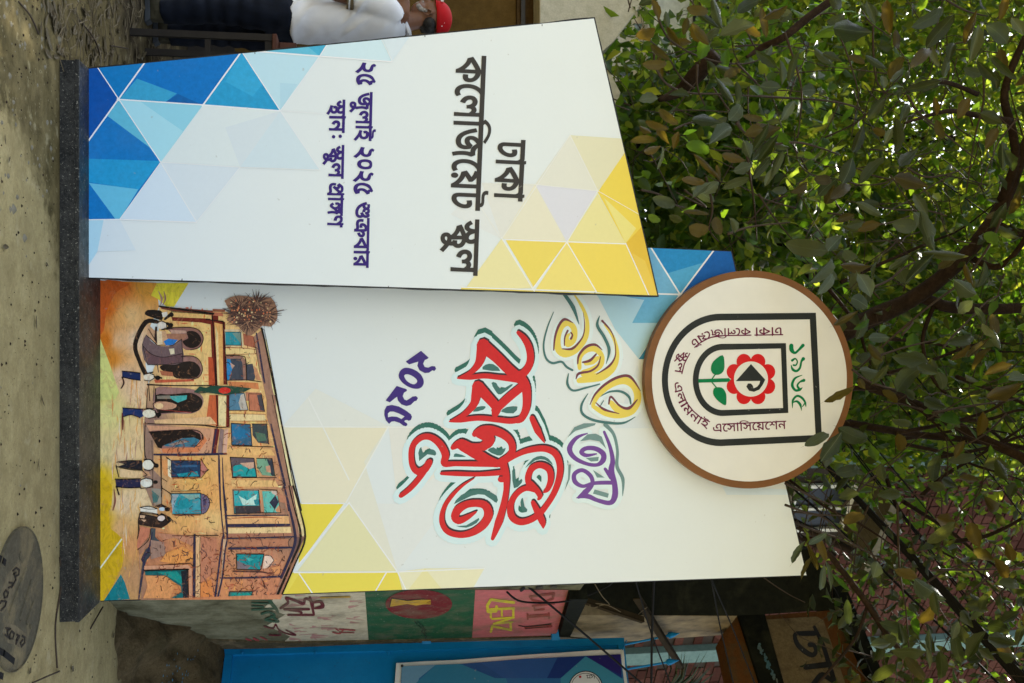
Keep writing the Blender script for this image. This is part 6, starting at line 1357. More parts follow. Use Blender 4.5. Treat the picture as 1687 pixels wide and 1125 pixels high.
limb(bo, [Q2(632, -62, .16), Q2(580, -72, .2), Q2(520, -80, .2), Q2(480, -75, .16)], [.055, .045, .038, .028]); hand(bo, Q2(480, -75, .16), Vector((0, 0, -1)), AX, AY)
solid('body', bo, M['skin'], fr, .007, 2)
s2 = MB(); loft(s2, [(Q2(470, -60), .125, .17, AX, AY), (Q2(540, -62), .122, .17, AX, AY), (Q2(610, -62), .13, .19, AX, AY), (Q2(640, -62), .11, .18, AX, AY), (Q2(658, -62), .07, .085, AX, AY)], 32); limb(s2, [Q2(640, -62, -.12), Q2(637, -30, -.27), Q2(641, -6, -.34)], [.068, .066, .060], 5, 18); limb(s2, [Q2(635, -62, .14), Q2(590, -70, .2)], [.068, .062], 3); solid('shirt', s2, M['shirtg'], fr, .008, 2)
a, c = Q2(641, -6, -.34), Q2(643, 2, -.35); d = (c-a)
MB().tube([a+d*.2, a+d*.5], [.0615, .0605], 20).build('cuff_stripe', M['shirt'], fr); MB().tube([a+d*.5, a+d*.8], [.0612, .0602], 20).build('cuff_stripe', M['stripe'], fr)
t2 = MB()
for dy in (-.1, .1): limb(t2, [Q2(475, -55, dy*.8), Q2(430, -55, dy), Q2(370, -46, dy), Q2(325, -28, dy), Q2(285, -26, dy)], [.105, .10, .082, .078, .074])
loft(t2, [(Q2(440, -58), .115, .16, AX, AY), (Q2(475, -60), .118, .165, AX, AY)], 24); solid('trousers', t2, M['denim2'], fr, .009, 2)
for dy in (-.1, .1):
    c = Q2(262, -36, dy); fx = c.x; s3 = MB(); loft(s3, [((fx-.06, c.y, .05), .03, .038, AZ, AY), ((fx, c.y, .06), .05, .042, AZ, AY), ((fx+.09, c.y, .045), .035, .045, AZ, AY), ((fx+.17, c.y, .035), .018, .034, AZ, AY)], 16); limb(s3, [(fx-.01, c.y, .05), (fx-.01, c.y, .12)], [.045, .048]); solid('shoe', s3, M['shoe'], fr, .007, 2)
hh = MB(); ellip(hh, h2+Vector((-.012, 0, .022)), (.09, .079, .09)); solid('hair', hh, M['hair'], fr, .007, 1)
# ------------------------------------------------------------------ trees
import numpy as np
nr_ = np.random.RandomState(4)
def leaves_mesh(name, pos, L, W, mat, parent, bias=(0, 0, 0), droop=.3, kind='stuff'):
    """pos: N x 3 world positions; one folded leaf blade at each"""
    n = len(pos); pos = np.asarray(pos, dtype=float)
    d = nr_.normal(size=(n, 3)); d[:, 2] -= droop; d /= np.linalg.norm(d, axis=1)[:, None]
    nn = nr_.normal(size=(n, 3))+np.array(bias); s = np.cross(d, nn); s /= np.linalg.norm(s, axis=1)[:, None]; u = np.cross(s, d)
    L = (L*nr_.uniform(.65, 1.25, n))[:, None]; W = (W*nr_.uniform(.7, 1.2, n))[:, None]; fold = .22
    P0 = pos; P1 = pos+d*L*.38-s*W*.5+u*W*fold; P2 = pos+d*L*.38+s*W*.5+u*W*fold; P3 = pos+d*L*.75-s*W*.33+u*(W*fold*.5-L*.05); P4 = pos+d*L*.75+s*W*.33+u*(W*fold*.5-L*.05); P5 = pos+d*L-u*L*.16; PM = pos+d*L*.4; PN = pos+d*L*.76-u*L*.06
    V = np.stack([P0, P1, P2, P3, P4, P5, PM, PN], axis=1).reshape(-1, 3)
    tri = np.array([(0,6,1),(0,2,6),(1,6,7),(1,7,3),(6,2,4),(6,4,7),(3,7,5),(7,4,5)])
    Fm = (tri[None]+(np.arange(n)*8)[:, None, None]).reshape(-1)
    off = np.array(tuple(world_loc(parent))) if parent else np.zeros(3)
    me = bpy.data.meshes.new(name); me.vertices.add(n*8); me.vertices.foreach_set('co', (V-off).ravel())
    me.loops.add(n*24); me.loops.foreach_set('vertex_index', Fm); me.polygons.add(n*8)
    me.polygons.foreach_set('loop_start', np.arange(0, n*24, 3)); me.polygons.foreach_set('use_smooth', np.ones(n*8, dtype=bool))
    me.update(calc_edges=True)
    a = me.attributes.new('rnd', 'FLOAT', 'POINT'); a.data.foreach_set('value', np.repeat(nr_.uniform(0, 1, n), 8))
    me.materials.append(mat); o = bpy.data.objects.new(name, me); link(o, parent); setp(o, kind=kind); return o
def frustum_clusters(n, region, yr, dens, rad, per, zmin=2.2):
    """leaf clusters through a block of air; dens thins them out where the photograph shows gaps"""
    out = []; x0, x1, y0, y1 = region; tries = 0
    while len(out) < n and tries < n*60:
        tries += 1
        px, py = nr_.uniform(x0, x1), nr_.uniform(y0, y1)
        if nr_.uniform() > dens(px, py): continue
        y = nr_.uniform(*yr); p = P(px, py, y)
        if p.z < zmin: continue
        out.append((p.x, p.y, p.z))
    c = np.array(out); k = len(c)
    pts = np.repeat(c, per, axis=0)+nr_.normal(size=(k*per, 3))*rad*np.array([1, 1, .8])
    return pts
def blob(px, py, cx, cy, rx, ry): return math.exp(-(((px-cx)/rx)**2+((py-cy)/ry)**2))
T0 = P(900, 612, 5.75); tb_ = Vector((T0.x, 5.75, 0))
tr = thing('tree', tuple(tb_), 'dark limbed tree with large leathery leaves rising behind the round emblem', 'tree', 'trees')
def br(parent, pts, rad, name='branch', seg=10, mat=None, wob=.0):
    p = [tuple(q) if isinstance(q, Vector) else tuple(P(*q)) for q in pts]; p = catmull(p, 5) if len(p) > 2 else p
    w_ = widths(len(p), rad); w_ = [r_*(1+.08*noise.noise((i*.7, parent.location.x, 1))) for i, r_ in enumerate(w_)]
    return MB().tube(p, w_, seg).build(name, mat or M['barkd'], parent, smooth=True)
bz = P(1380, 560, 5.75)
b = MB(); pts = [(tb_.x, 5.75, -.05), (tb_.x+.03, 5.78, .5), (tb_.x-.02, 5.8, 1.4), (tb_.x+.03, 5.78, 2.6), tuple(P(1330, 590, 5.75)), tuple(bz)]
pts = catmull(pts, 6); b.tube(pts, widths(len(pts), [.15, .11, .095, .09, .08, .062]), 14); b.build('trunk', M['barkd'], tr, smooth=True)
br(tr, [(1340,580,5.75),(1390,547,5.72),(1440,522,5.68),(1500,494,5.6),(1560,450,5.5),(1610,398,5.45),(1655,330,5.4),(1690,240,5.3),(1760,120,5.2),(1850,0,5.1)], [.062,.060,.056,.049,.043,.041,.037,.030,.024])
br(tr, [(1520,490,5.6),(1560,505,5.6),(1620,509,5.65),(1690,507,5.7),(1800,500,5.8)], [.035,.036,.036,.034,.03])
br(tr, [(1600,425,5.5),(1640,440,5.4),(1670,420,5.3),(1700,375,5.2)], [.02,.02,.016,.014]); br(tr, [(1640,370,5.45),(1665,380,5.4),(1700,385,5.4),(1780,380,5.3)], [.03,.026,.024,.02])
br(tr, [(1300,640,5.8),(1395,634,5.75),(1450,642,5.7),(1520,672,5.6),(1570,698,5.5),(1630,728,5.4),(1690,756,5.3),(1800,810,5.1)], [.035,.034,.034,.032,.031,.03,.028,.02])
br(tr, [(1330,690,6.3),(1395,697,6.3),(1450,706,6.2),(1520,717,6.2),(1600,725,6.1),(1700,740,6.0)], [.03,.028,.027,.025,.022,.018])
br(tr, [(1540,500,5.6),(1520,560,5.55),(1535,620,5.5),(1560,650,5.4)], [.014,.012,.011,.009]); br(tr, [(1690,60,5.0),(1655,150,5.1),(1668,215,5.2),(1672,270,5.3),(1650,330,5.4)], [.02,.022,.024,.026,.03])
br(tr, [(1610,155,5.0),(1555,135,4.9),(1500,142,4.8)], [.014,.012,.006]); br(tr, [(1665,200,5.1),(1610,190,5.0),(1560,183,4.9),(1490,203,4.8)], [.02,.016,.012,.006])
br(tr, [(1400,-30,4.8),(1370,0,4.8),(1330,30,4.8),(1290,62,4.8),(1255,78,4.9),(1230,95,4.9)], [.022,.022,.022,.02,.018,.006])
br(tr, [(1180,90,5.8),(1150,120,5.9),(1120,150,6.0),(1085,165,6.0)], [.05,.055,.04,.012]); br(tr, [(1360,905,5.0),(1375,924,5.0),(1429,995,4.9),(1461,1045,4.8),(1500,1090,4.8)], [.014,.016,.018,.016,.01]); br(tr, [(1429,998,4.9),(1410,1050,4.85),(1370,1100,4.8),(1335,1140,4.8)], [.009,.008,.007,.006])
br(tr, [(1300,790,5.4),(1360,835,5.3),(1420,865,5.3),(1480,905,5.2)], [.008,.008,.007,.004])
for k in range(16):        # tangle of bare secondary branches behind the leaves
    px, py = nr_.uniform(1340, 1600), nr_.uniform(430, 900); y = nr_.uniform(5.6, 6.6); q = [(px, py, y)]; a = nr_.uniform(-.9, .9)
    for j in range(4): a += nr_.uniform(-.35, .35); L_ = nr_.uniform(50, 95); px += math.cos(a)*L_; py += math.sin(a)*L_; q.append((px, py, y-.06*j))
    br(tr, q, [.015, .011, .007, .004], 'branch', 7)
# twigs the photograph shows
O3, O5, O4, O6 = (900, 0), (1287, 360), (1250, 0), (1187, 725)
def zt_(o, lst): return [(o[0]+x/2.8125, o[1]+y/2.8125) for x, y in lst]
tws = [(O3,[(510,60),(560,170),(640,230),(720,265),(820,290),(940,292),(1060,240)]),(O3,[(500,250),(505,310),(560,390),(660,430),(800,435),(960,445),(1110,452)]),(O3,[(880,290),(950,360),(1010,420)]),(O3,[(590,600),(660,570),(740,560)]),(O3,[(740,820),(770,960),(755,1060),(800,1120)]),
  (O3,[(930,720),(950,850),(965,960),(975,1110)]),(O3,[(985,900),(1050,1000),(1140,1110)]),(O3,[(840,1085),(950,1050),(1130,1030)]),(O3,[(700,300),(700,400),(735,490)]),(O3,[(880,570),(940,630),(1060,670)]),(O3,[(640,880),(740,960),(600,890)]),(O3,[(440,880),(520,900),(600,950),(640,960)]),
  (O5,[(1020,0),(960,130),(850,280),(700,395),(560,510),(440,620),(340,720),(270,830),(240,960)]),(O5,[(420,320),(500,285),(590,215),(700,180)]),(O5,[(560,540),(610,480),(500,560)]),(O5,[(750,600),(800,540),(880,460),(960,380),(1060,340)]),(O5,[(330,700),(420,760),(560,800)]),(O5,[(700,900),(860,870),(1000,850),(1110,830)]),(O5,[(440,640),(560,600),(720,560)]),
  (O4,[(120,150),(170,300),(200,440),(180,640)]),(O4,[(0,445),(150,455),(300,465),(430,490),(500,530)]),(O4,[(60,670),(180,660),(300,690),(380,720)]),(O4,[(530,120),(530,230),(545,370),(600,440)]),(O4,[(690,440),(740,520),(850,610),(960,700),(1040,760)]),(O4,[(400,1010),(560,1040),(700,1000)]),(O4,[(870,0),(960,50),(1060,75)]),(O4,[(1040,330),(1040,480),(1000,640),(960,900)]),(O4,[(690,780),(780,820),(900,800),(1000,760)]),
  (O6,[(300,200),(420,260),(520,300),(640,300)]),(O6,[(330,330),(480,360),(600,470),(760,560)]),(O6,[(440,560),(520,480),(560,400)]),(O6,[(560,310),(700,180),(860,60)]),(O6,[(590,970),(640,985),(700,1000)]),(O6,[(820,300),(830,600),(860,800),(880,1100)]),(O6,[(1000,600),(1200,600),(1400,590)]),(O6,[(900,700),(1050,600),(1180,560)]),(O6,[(1140,720),(1240,640),(1406,560)]),(O6,[(300,300),(420,340),(560,350)]),(O6,[(340,380),(440,420),(560,460),(700,530)])]
for o, l in tws:
    q = zt_(o, l); y = 4.35+.5*nr_.uniform(); br(tr, [(a, c, y+.05*k) for k, (a, c) in enumerate(q)], [.0065, .005, .003], 'twig', 6, M['twig'])
tm = MB()
for i in range(420):       # the thicket of bare twigs
    px, py = nr_.uniform(1010, 1700), nr_.uniform(-20, 1140); y = nr_.uniform(4.9, 7.2)
    if py > 930 and px < 1420: continue
    if px < 1240 and 420 < py < 780: continue
    a = nr_.uniform(0, 6.28); q = [P(px, py, y)]; d = Vector((math.cos(a), nr_.uniform(-.3, .3), math.sin(a)))
    for k in range(4): d = (d+Vector(nr_.normal(size=3))*.25).normalized(); q.append(q[-1]+d*nr_.uniform(.08, .2))
    if min(v_.z for v_ in q) < 2.3: continue
    w0_ = nr_.uniform(.0022, .006); tm.tube(catmull([tuple(v_) for v_ in q], 3), widths(13, [w0_, w0_*.4]), 5, False)
setp(tm.build('fine_twigs', M['twig'], tr), kind='stuff')
# blades: large leaves one by one
def blade(name, prof, mat, curl, fold, tag):
    v = []; f = []; n = len(prof)
    for i, (t, w_) in enumerate(prof):
        z = -curl*(t-.3)**2+.02*math.sin(t*9+tag); e = .035*math.sin(t*17+tag*2)*t
        w_ *= 1+.09*math.sin(t*31+tag*3)+.06*math.sin(t*13+tag); bend = .10*math.sin(t*3.0+tag*1.7)*(1 if tag != 1 else -1)
        v += [(t, -w_*.5+bend, z+fold*w_+e), (t, -w_*.26+bend, z+fold*w_*.35), (t, bend, z), (t, w_*.26+bend, z+fold*w_*.35), (t, w_*.5+bend*1.1, z+fold*w_-e)]
    for i in range(n-1):
        for k in range(4): a = i*5+k; f.append((a, a+1, a+6, a+5))
    b = len(v); v += [(-.16, -.006, .02), (-.16, .006, .02), (.02, .01, 0), (.02, -.01, 0)]; f.append((b, b+1, b+2, b+3))
    me = bpy.data.meshes.new(name); me.from_pydata([(a-.5, c, d) for a, c, d in v], [], f); me.materials.append(mat); me.polygons.foreach_set('use_smooth', [True]*len(f)); me.update()
    a = me.attributes.new('vein', 'FLOAT', 'POINT'); a.data.foreach_set('value', [.5+(.5, .26, 0, .26, .5)[k % 5]*prof[k//5][1]*.5 for k in range(n*5)]+[.5]*4); return me
profs = [[(0,.03),(.05,.26),(.12,.52),(.22,.78),(.34,.95),(.46,1),(.58,.96),(.70,.84),(.81,.62),(.90,.36),(.96,.15),(1,.01)], [(0,.03),(.06,.2),(.15,.5),(.28,.82),(.42,.98),(.54,1),(.66,.92),(.77,.74),(.86,.5),(.93,.26),(.97,.12),(1,.0)], [(0,.04),(.05,.34),(.12,.62),(.24,.88),(.38,1),(.52,1),(.66,.95),(.78,.84),(.88,.64),(.95,.38),(.985,.16),(1,.03)]]
LV = {}
for kk, mk in (('n','leaf_near'),('o','leaf_old'),('g','leaf_grey'),('b','leaf_mid')):
    LV[kk] = [blade('leaf', profs[j], M[mk], (.12, .3, .22)[j], (.12, .2, .05)[j], j) for j in range(3)]
def put_leaf(px, py, y, Lp, ang, Wp, kind, tilt=None):
    p = P(px, py, y); D = (p-CAM).dot(FW); s = D/F
    a = R(ang); d = (UPV*math.cos(a)+LF*(-math.sin(a)))          # along the blade in the picture
    fw_ = (CAM-p).normalized(); side = fw_.cross(d).normalized()
    t1 = nr_.uniform(-.5, .5) if tilt is None else tilt; t2 = nr_.uniform(-.5, .5)
    d2 = (d*math.cos(t1)+fw_*math.sin(t1)).normalized(); up_ = d2.cross(side).normalized(); 
    if up_.dot(fw_) < 0: up_ = -up_
    sd_ = (up_.cross(d2)*math.cos(t2)+up_*math.sin(t2)).normalized(); up_ = d2.cross(sd_)
    if nr_.uniform() < .5: up_ = -up_; sd_ = -sd_
    me = LV[kind][nr_.randint(3)]; o = bpy.data.objects.new('leaf', me); link(o, tr)
    Lw = Lp*s/max(.6, math.cos(t1)); Ww = Wp*s/max(.6, math.cos(t2))
    mt = Matrix((d2, sd_, up_)).transposed().to_4x4(); mt = Matrix.Translation(p-world_loc(tr)) @ mt @ Matrix.Diagonal((Lw, Ww, Lw, 1)); o.matrix_local = mt
    return o
H3 = [(880,135,140,-15,'g',75),(505,45,95,70,'o',40),(590,165,110,60,'o',36),(525,240,100,40,'o',40),(505,295,115,0,'o',52),(700,45,90,10,'o',55),(715,160,120,50,'o',50),(645,120,70,-80,'o',40),(740,85,150,35,'n',36),(790,60,130,70,'g',50),(1020,275,120,40,'n',48),(1090,335,105,80,'g',38),(1040,400,90,0,'g',66),(1030,235,60,-60,'g',34),(860,340,80,-30,'o',50),(565,540,100,40,'o',48),(510,580,100,20,'o',40),(740,560,130,0,'n',62),(875,520,80,-50,'g',74),(810,620,150,-35,'g',80),(800,565,80,-30,'n',40),(450,650,110,-5,'o',44),(600,650,80,-70,'o',40),(490,690,80,-20,'o',42),(830,420,140,55,'g',42),(885,430,90,85,'g',36),(960,545,100,10,'o',36),(960,610,80,-10,'o',66),(990,640,130,-60,'n',50),(930,690,80,60,'g',60),(1000,690,130,-50,'g',54),(870,730,110,15,'o',50),(740,770,150,45,'o',32),(795,800,70,80,'o',26),(720,880,100,-40,'g',45),(765,870,80,-30,'g',60),(910,780,80,-10,'g',62),(880,850,110,-20,'g',50),(1000,780,110,-50,'g',46),(1040,815,90,-60,'g',40),(680,840,100,10,'o',44),(690,985,110,5,'o',28),(500,1010,55,30,'b',42),(710,1060,95,15,'o',76),(795,1045,80,75,'o',56),(865,1045,75,60,'g',46),(600,1010,60,20,'n',44),(460,600,60,30,'o',34),(530,735,90,-72,'g',20),(930,30,110,-30,'n',60),(560,90,70,80,'g',36),(1060,60,110,-30,'o',50),(1010,100,130,80,'o',40)]
H5 = [(120,130,170,10,'n',95),(245,115,90,-60,'g',72),(190,240,180,-40,'g',60),(210,300,130,-50,'g',50),(340,220,120,0,'o',56),(385,310,110,60,'g',78),(360,390,80,30,'g',76),(370,500,120,-70,'g',52),(300,460,130,-30,'o',36),(375,490,90,-30,'b',30),(640,230,160,-50,'g',56),(665,30,130,75,'g',60),(690,90,110,70,'g',60),(760,165,170,5,'n',52),(850,320,105,30,'g',86),(855,410,72,-40,'g',60),(870,260,100,70,'o',34),(450,555,90,0,'g',54),(600,655,180,10,'n',88),(580,750,130,-50,'n',90),(460,720,110,-50,'n',38),(550,200,120,-35,'n',40),(840,560,150,-10,'n',58),(910,600,130,-45,'o',36),(925,650,130,-50,'o',38),(830,620,110,-40,'o',34),(1010,700,150,-20,'o',52),(1030,800,165,-25,'o',80),(1095,740,90,-10,'g',60),(985,490,90,80,'o',50),(375,765,54,60,'o',38),(270,815,135,-25,'o',42),(165,1020,125,-30,'n',56),(230,1060,150,-60,'g',80),(335,1000,150,25,'n',82),(680,700,100,20,'n',60),(560,945,100,15,'n',46),(930,260,110,-75,'g',40),(920,450,90,60,'g',36),(1000,560,90,70,'g',36),(960,520,80,50,'g',40),(430,240,80,-75,'g',24),(320,170,70,40,'n',60)]
H4 = [(425,140,165,0,'n',110),(790,80,190,-28,'n',70),(1000,200,180,-70,'g',60),(1105,160,130,40,'n',96),(520,60,110,70,'g',42),(600,80,160,85,'o',60),(840,150,170,-50,'n',72),(765,395,130,-15,'n',56),(545,505,120,-50,'n',56),(675,520,110,-60,'g',44),(640,630,160,85,'n',58),(575,380,60,80,'g',38),(690,730,110,-50,'n',64),(460,640,140,-70,'n',52),(520,790,140,-50,'n',54),(700,840,150,10,'o',86),(410,790,120,-70,'g',80),(750,950,110,60,'g',56),(765,1040,130,50,'g',70),(510,970,115,30,'g',44),(190,870,100,-20,'o',50),(300,830,90,0,'o',54),(380,880,130,-40,'o',60),(680,1040,120,5,'n',80),(750,260,150,-50,'o',62),(810,250,110,70,'g',36),(870,300,120,-80,'g',40),(90,760,110,-65,'g',40),(40,610,110,-30,'o',80),(40,690,130,-50,'n',56),(160,310,120,-75,'n',40),(980,130,150,-75,'o',50),(1200,120,90,60,'g',60),(840,600,90,70,'o',44),(950,500,110,-60,'o',60),(1080,640,120,-60,'o',56),(1130,310,150,45,'n',40),(820,490,80,85,'o',36),(560,610,60,20,'o',44),(600,630,80,-60,'g',40),(1160,740,110,70,'n',56),(1060,330,130,50,'n',50),(890,240,110,-70,'n',50),(1130,720,120,80,'g',60)]
H6 = [(360,520,110,-60,'g',34),(475,640,120,96,'g',34),(500,630,120,80,'g',26),(425,540,150,70,'o',30),(400,590,110,-65,'o',24),(615,365,95,-20,'o',60),(970,690,130,35,'g',70),(925,700,90,60,'g',60),(1140,825,90,50,'n',56),(700,700,55,80,'b',30),(1020,430,130,-35,'n',62),(740,945,80,-15,'g',56),(450,460,90,-30,'g',36),(470,500,100,70,'o',40),(560,660,90,45,'b',26),(1120,900,90,80,'n',50),(970,930,110,85,'g',34),(1100,960,110,80,'n',60),(1090,880,80,-70,'g',44),(1280,870,100,10,'n',70),(1300,930,130,5,'n',80),(1180,950,130,-55,'n',70),(1230,990,80,30,'n',50),(960,1000,100,80,'g',30),(1020,1040,110,85,'n',60),(870,980,130,10,'n',70),(1340,820,90,-40,'n',56),(1390,900,90,-70,'n',40),(1300,600,110,60,'o',60),(1220,530,100,30,'o',60),(1180,440,120,70,'o',80),(1340,520,90,80,'o',56),(1050,380,110,15,'o',70),(860,620,110,20,'o',60),(1250,300,110,60,'o',60),(800,860,120,15,'n',60),(840,900,110,80,'n',50),(760,1080,120,-30,'n',60),(900,1060,110,50,'o',60),(1330,1000,100,30,'n',60),(1000,760,110,80,'n',50),(1340,660,100,0,'n',60)]
cnt = 0
for O_, HL in ((O3, H3), (O5, H5), (O4, H4), (O6, H6)):
    for x, y, L, a, k, w_ in HL:
        px, py = O_[0]+x/2.8125, O_[1]+y/2.8125
        put_leaf(px, py, 4.28+nr_.uniform(-.25, .3) if not (px < 1420 and py > 430 and px > 1060 and py < 830) else nr_.uniform(4.2, 4.45), L/2.8125*1.08, a, w_/2.8125*.86, k); cnt += 1
while cnt < 298:
    px, py = nr_.uniform(1060, 1720), nr_.uniform(-10, 1150)
    if px < 1360 and 380 < py: continue
    if nr_.uniform() < blob(px, py, 1530, 200, 90, 70): continue
    k = ['n', 'o', 'g', 'n', 'b'][nr_.randint(5)] if py < 760 else ['n', 'o', 'n', 'g'][nr_.randint(4)]
    put_leaf(px, py, nr_.uniform(4.4, 5.1), nr_.uniform(26, 44), nr_.uniform(-90, 90), nr_.uniform(11, 22), k); cnt += 1
# the rest of its crown: leaves a little further back, and an unseen leaf layer overhead, added for shade
def dn(px, py):
    v = 1-.9*blob(px, py, 1530, 200, 110, 75)-.85*blob(px, py, 1110, 60, 80, 70)-.85*blob(px, py, 1390, 850, 120, 90)-.5*blob(px, py, 1640, 990, 70, 50)
    return max(.05, v)
pts = frustum_clusters(100, (1120, 1750, -60, 1180), (5.0, 6.6), lambda a, c: dn(a, c)*(0 if (a < 1400 and c > 860) else 1), .16, 9)
n1 = len(pts)//2; leaves_mesh('foliage', pts[:n1], .10, .045, M['leaf_near'], tr); leaves_mesh('foliage', pts[n1:], .09, .042, M['leaf_mid'], tr)
pts = frustum_clusters(60, (1390, 1720, 900, 1180), (5.4, 6.4), lambda a, c: 1, .16, 10); leaves_mesh('foliage', pts, .10, .045, M['leaf_near'], tr)
N = 15000; q = np.stack([nr_.uniform(-4.5, 4.5, N), nr_.uniform(3.2, 8.4, N), nr_.uniform(0, 1.5, N)], axis=1); q[:, 2] += np.maximum(5.0, 1.6+.74*q[:, 1]); q[:, 2] += .5*np.sin(q[:, 0]*1.3)*np.cos(q[:, 1]*1.1)
keep = np.array([noise.noise((a*.9, c*.9, 0)) > -.30 for a, c, d in q]); q = q[keep]
N2 = 6000; q2 = np.stack([nr_.uniform(-.2, 3.6, N2), nr_.uniform(2.0, 4.4, N2), nr_.uniform(0, .9, N2)], axis=1); q2[:, 2] += 1.75+.80*q2[:, 1]+.25; q = np.concatenate([q, q2])  # extra unseen leaves, added to darken the top of the main board
leaves_mesh('shade_canopy', q, .17, .085, M['leaf_near'], tr, bias=(0, 0, 2.5))
# trees further back, lit through from behind
def far_tree(base, label, cl, L, W, mats, limbs):
    t = thing('tree', base, label, 'tree', 'trees')
    bx0 = Vector(base); top = limbs[0]
    b = MB(); pp_ = catmull([tuple(bx0-AZ*.1), tuple(bx0+Vector((.1, 0, 1.6))), tuple(bx0+Vector((-.05, .1, 3.2))), tuple(top)], 6); b.tube(pp_, widths(len(pp_), [.17, .13, .11, .06]), 10); b.build('trunk', M['barkd'], t, smooth=True)
    for k, l in enumerate(limbs[1:]):
        s_ = bx0+Vector((0, 0, 2.6+.35*k)); m_ = (s_+Vector(l))/2+Vector((0, 0, .3)); br(t, [Vector(s_), Vector(m_), Vector(l)], [.07, .05, .02], 'branch', 8)
    for pts_, m_ in zip(cl, mats): leaves_mesh('foliage', pts_, L, W, m_, t)
    return t
def d1(px, py):
    v = 1.0-1.0*blob(px, py, 1545, 195, 95, 55)-1.2*blob(px, py, 1120, 45, 85, 60)-.5*blob(px, py, 1480, 215, 60, 40)-.6*blob(px, py, 1600, 95, 40, 40)
    if py > 560: v -= .35
    if py > 760 and px > 1000: v = .05 if px < 1520 else .10
    return max(0, v)
A1 = frustum_clusters(420, (1000, 1330, 60, 480), (6.6, 8.6), lambda a, c: d1(a, c), .22, 13, 2.0)
A2 = frustum_clusters(150, (1000, 1330, 60, 480), (6.4, 8.0), lambda a, c: d1(a, c), .2, 11, 2.0)
far_tree((-1.7, 8.2, 0), 'leafy young tree with glossy mid green leaves beside the upper edge of the narrow board', [A1, A2], .135, .068, [M['leaf_mid'], M['leaf_far']], [(-1.6, 8, 4.6), (-2.4, 7.6, 4.4), (-.8, 7.8, 4.2), (-.4, 7.4, 4.8)])
B1 = frustum_clusters(2300, (1230, 1850, -160, 620), (8.5, 13), lambda a, c: d1(a, c)*.95, .3, 15, 3.0)
far_tree((-2.6, 11.2, 0), 'tall fine leaved tree glowing yellow green far behind the left limb', [B1[:len(B1)*2//3], B1[len(B1)*2//3:]], .135, .07, [M['leaf_far'], M['leaf_mid']], [(-2.4, 11, 8.5), (-3.6, 10.4, 7), (-1.2, 10.6, 7), (0, 10.8, 6.6), (-4.6, 11, 7.6)])
C1 = frustum_clusters(700, (1330, 1850, 480, 1000), (7.4, 10.5), d1, .26, 13, 3.0)
far_tree((1.0, 9.9, 0), 'bright green bushy tree in front of the brick building, right of the thick limb', [C1[:len(C1)//2], C1[len(C1)//2:]], .13, .07, [M['leaf_far'], M['leaf_mid']], [(1.1, 9.6, 6.6), (.3, 9.2, 6), (2.1, 9.2, 5.8), (2.6, 9.4, 7)])
D1_ = frustum_clusters(900, (1180, 1850, -160, 1000), (14, 17.5), lambda a, c: max(0, (1-1.3*blob(a, c, 1535, 195, 95, 60)-1.2*blob(a, c, 1120, 45, 90, 60))*(1 if c < 740 else 0)), .5, 14, 4.0)
far_tree((-3.4, 16.0, 0), 'dark dense tree far behind, closing the gaps between the lit leaves', [D1_[:len(D1_)//2], D1_[len(D1_)//2:]], .26, .15, [M['leaf_mid'], M['leaf_far']], [Vector((-3, 16, 10)), (-5.5, 15.6, 9), (-1, 15.6, 9), (1.5, 15.8, 9.5)])
# palm tufts seen through the gap over the gate
pm = thing('palm_plant', tuple(Vector((P(1040, 1150, 8.4).x, 8.4, 0))), 'dark spiky palm seen over the blue gate against the brick wall', 'palm')
b = MB(); bz_ = P(1085, 1160, 8.4); b.tube([(bz_.x, 8.4, 0), (bz_.x+.05, 8.4, bz_.z*.5), tuple(bz_)], [.09, .07, .06], 8); b.build('trunk', M['barkd'], pm)
for i in range(26):
    b = MB(); a = nr_.uniform(-1.5, 1.5); L = nr_.uniform(.5, .8); d = Vector((math.sin(a)*.8-.25, nr_.uniform(-.4, .4), math.cos(a)))
    m_ = bz_+d*L*.5+Vector((0, 0, .02)); e_ = bz_+d*L-Vector((0, 0, .12)); s_ = Vector((.02, .012, 0)); b.add([bz_, m_-s_, e_, m_+s_, m_+Vector((0, -.008, .008))], [(0,1,4),(1,2,4),(2,3,4),(3,0,4)]); b.build('frond', M['blade'], pm)
# ------------------------------------------------------------------ cables
def cable(pts, r, label, mat=M['cable']):
    w_ = [P(*p) for p in pts]; w_ = catmull([tuple(p) for p in w_], 6) if len(w_) > 2 else w_
    c0 = Vector(w_[0]); e = mesh_obj('overhead_cable', *(lambda m: (m.v, m.f))(MB().tube(w_, r, 6)), M['cable'] if mat is None else mat, None, True, loc=tuple(c0))
    return setp(e, label, 'cable', 'overhead cables')
BL = 'black cable in the thick bundle slanting down behind the round emblem'
for k in range(6):
    o = (k-2.5)*3.2; cable([(1290+o*.4, 675+o, 6.0), (1354+o*.35, 759+o*.8, 5.9), (1500, 916+o*.9, 5.6), (1690, 1128+o*1.6, 5.2), (1800, 1250+o*2, 4.9)], .0085-.001*(k % 3), BL)
knot = MB(); ellip(knot, P(1401, 814, 5.72), (.022, .02, .018))
setp(knot.build('cable_tie', M['stone'], loc=tuple(P(1401, 814, 5.72))), 'pale knot tied round the thick cable bundle near the emblem', 'knot')
cable([(1225, 712, 6.4), (1295, 793, 6.3), (1420, 906, 6), (1646, 1127, 5.5), (1740, 1220, 5.2)], .008, 'single thick black cable running just below the bundle')
for o in (0, 4): cable([(1300+o, 620, 6.8), (1390+o, 725, 6.6), (1500+o, 868, 6.3), (1687+o, 1112, 5.9), (1760, 1200, 5.7)], .0055, 'thin cable of the close pair just above the thick bundle')
cable([(1150, 265, 7), (1287, 399, 6.9), (1400, 500, 6.8), (1500, 609, 6.7), (1625, 772, 6.4), (1700, 870, 6.2)], .005, 'thin black cable passing above the emblem through the leaves')
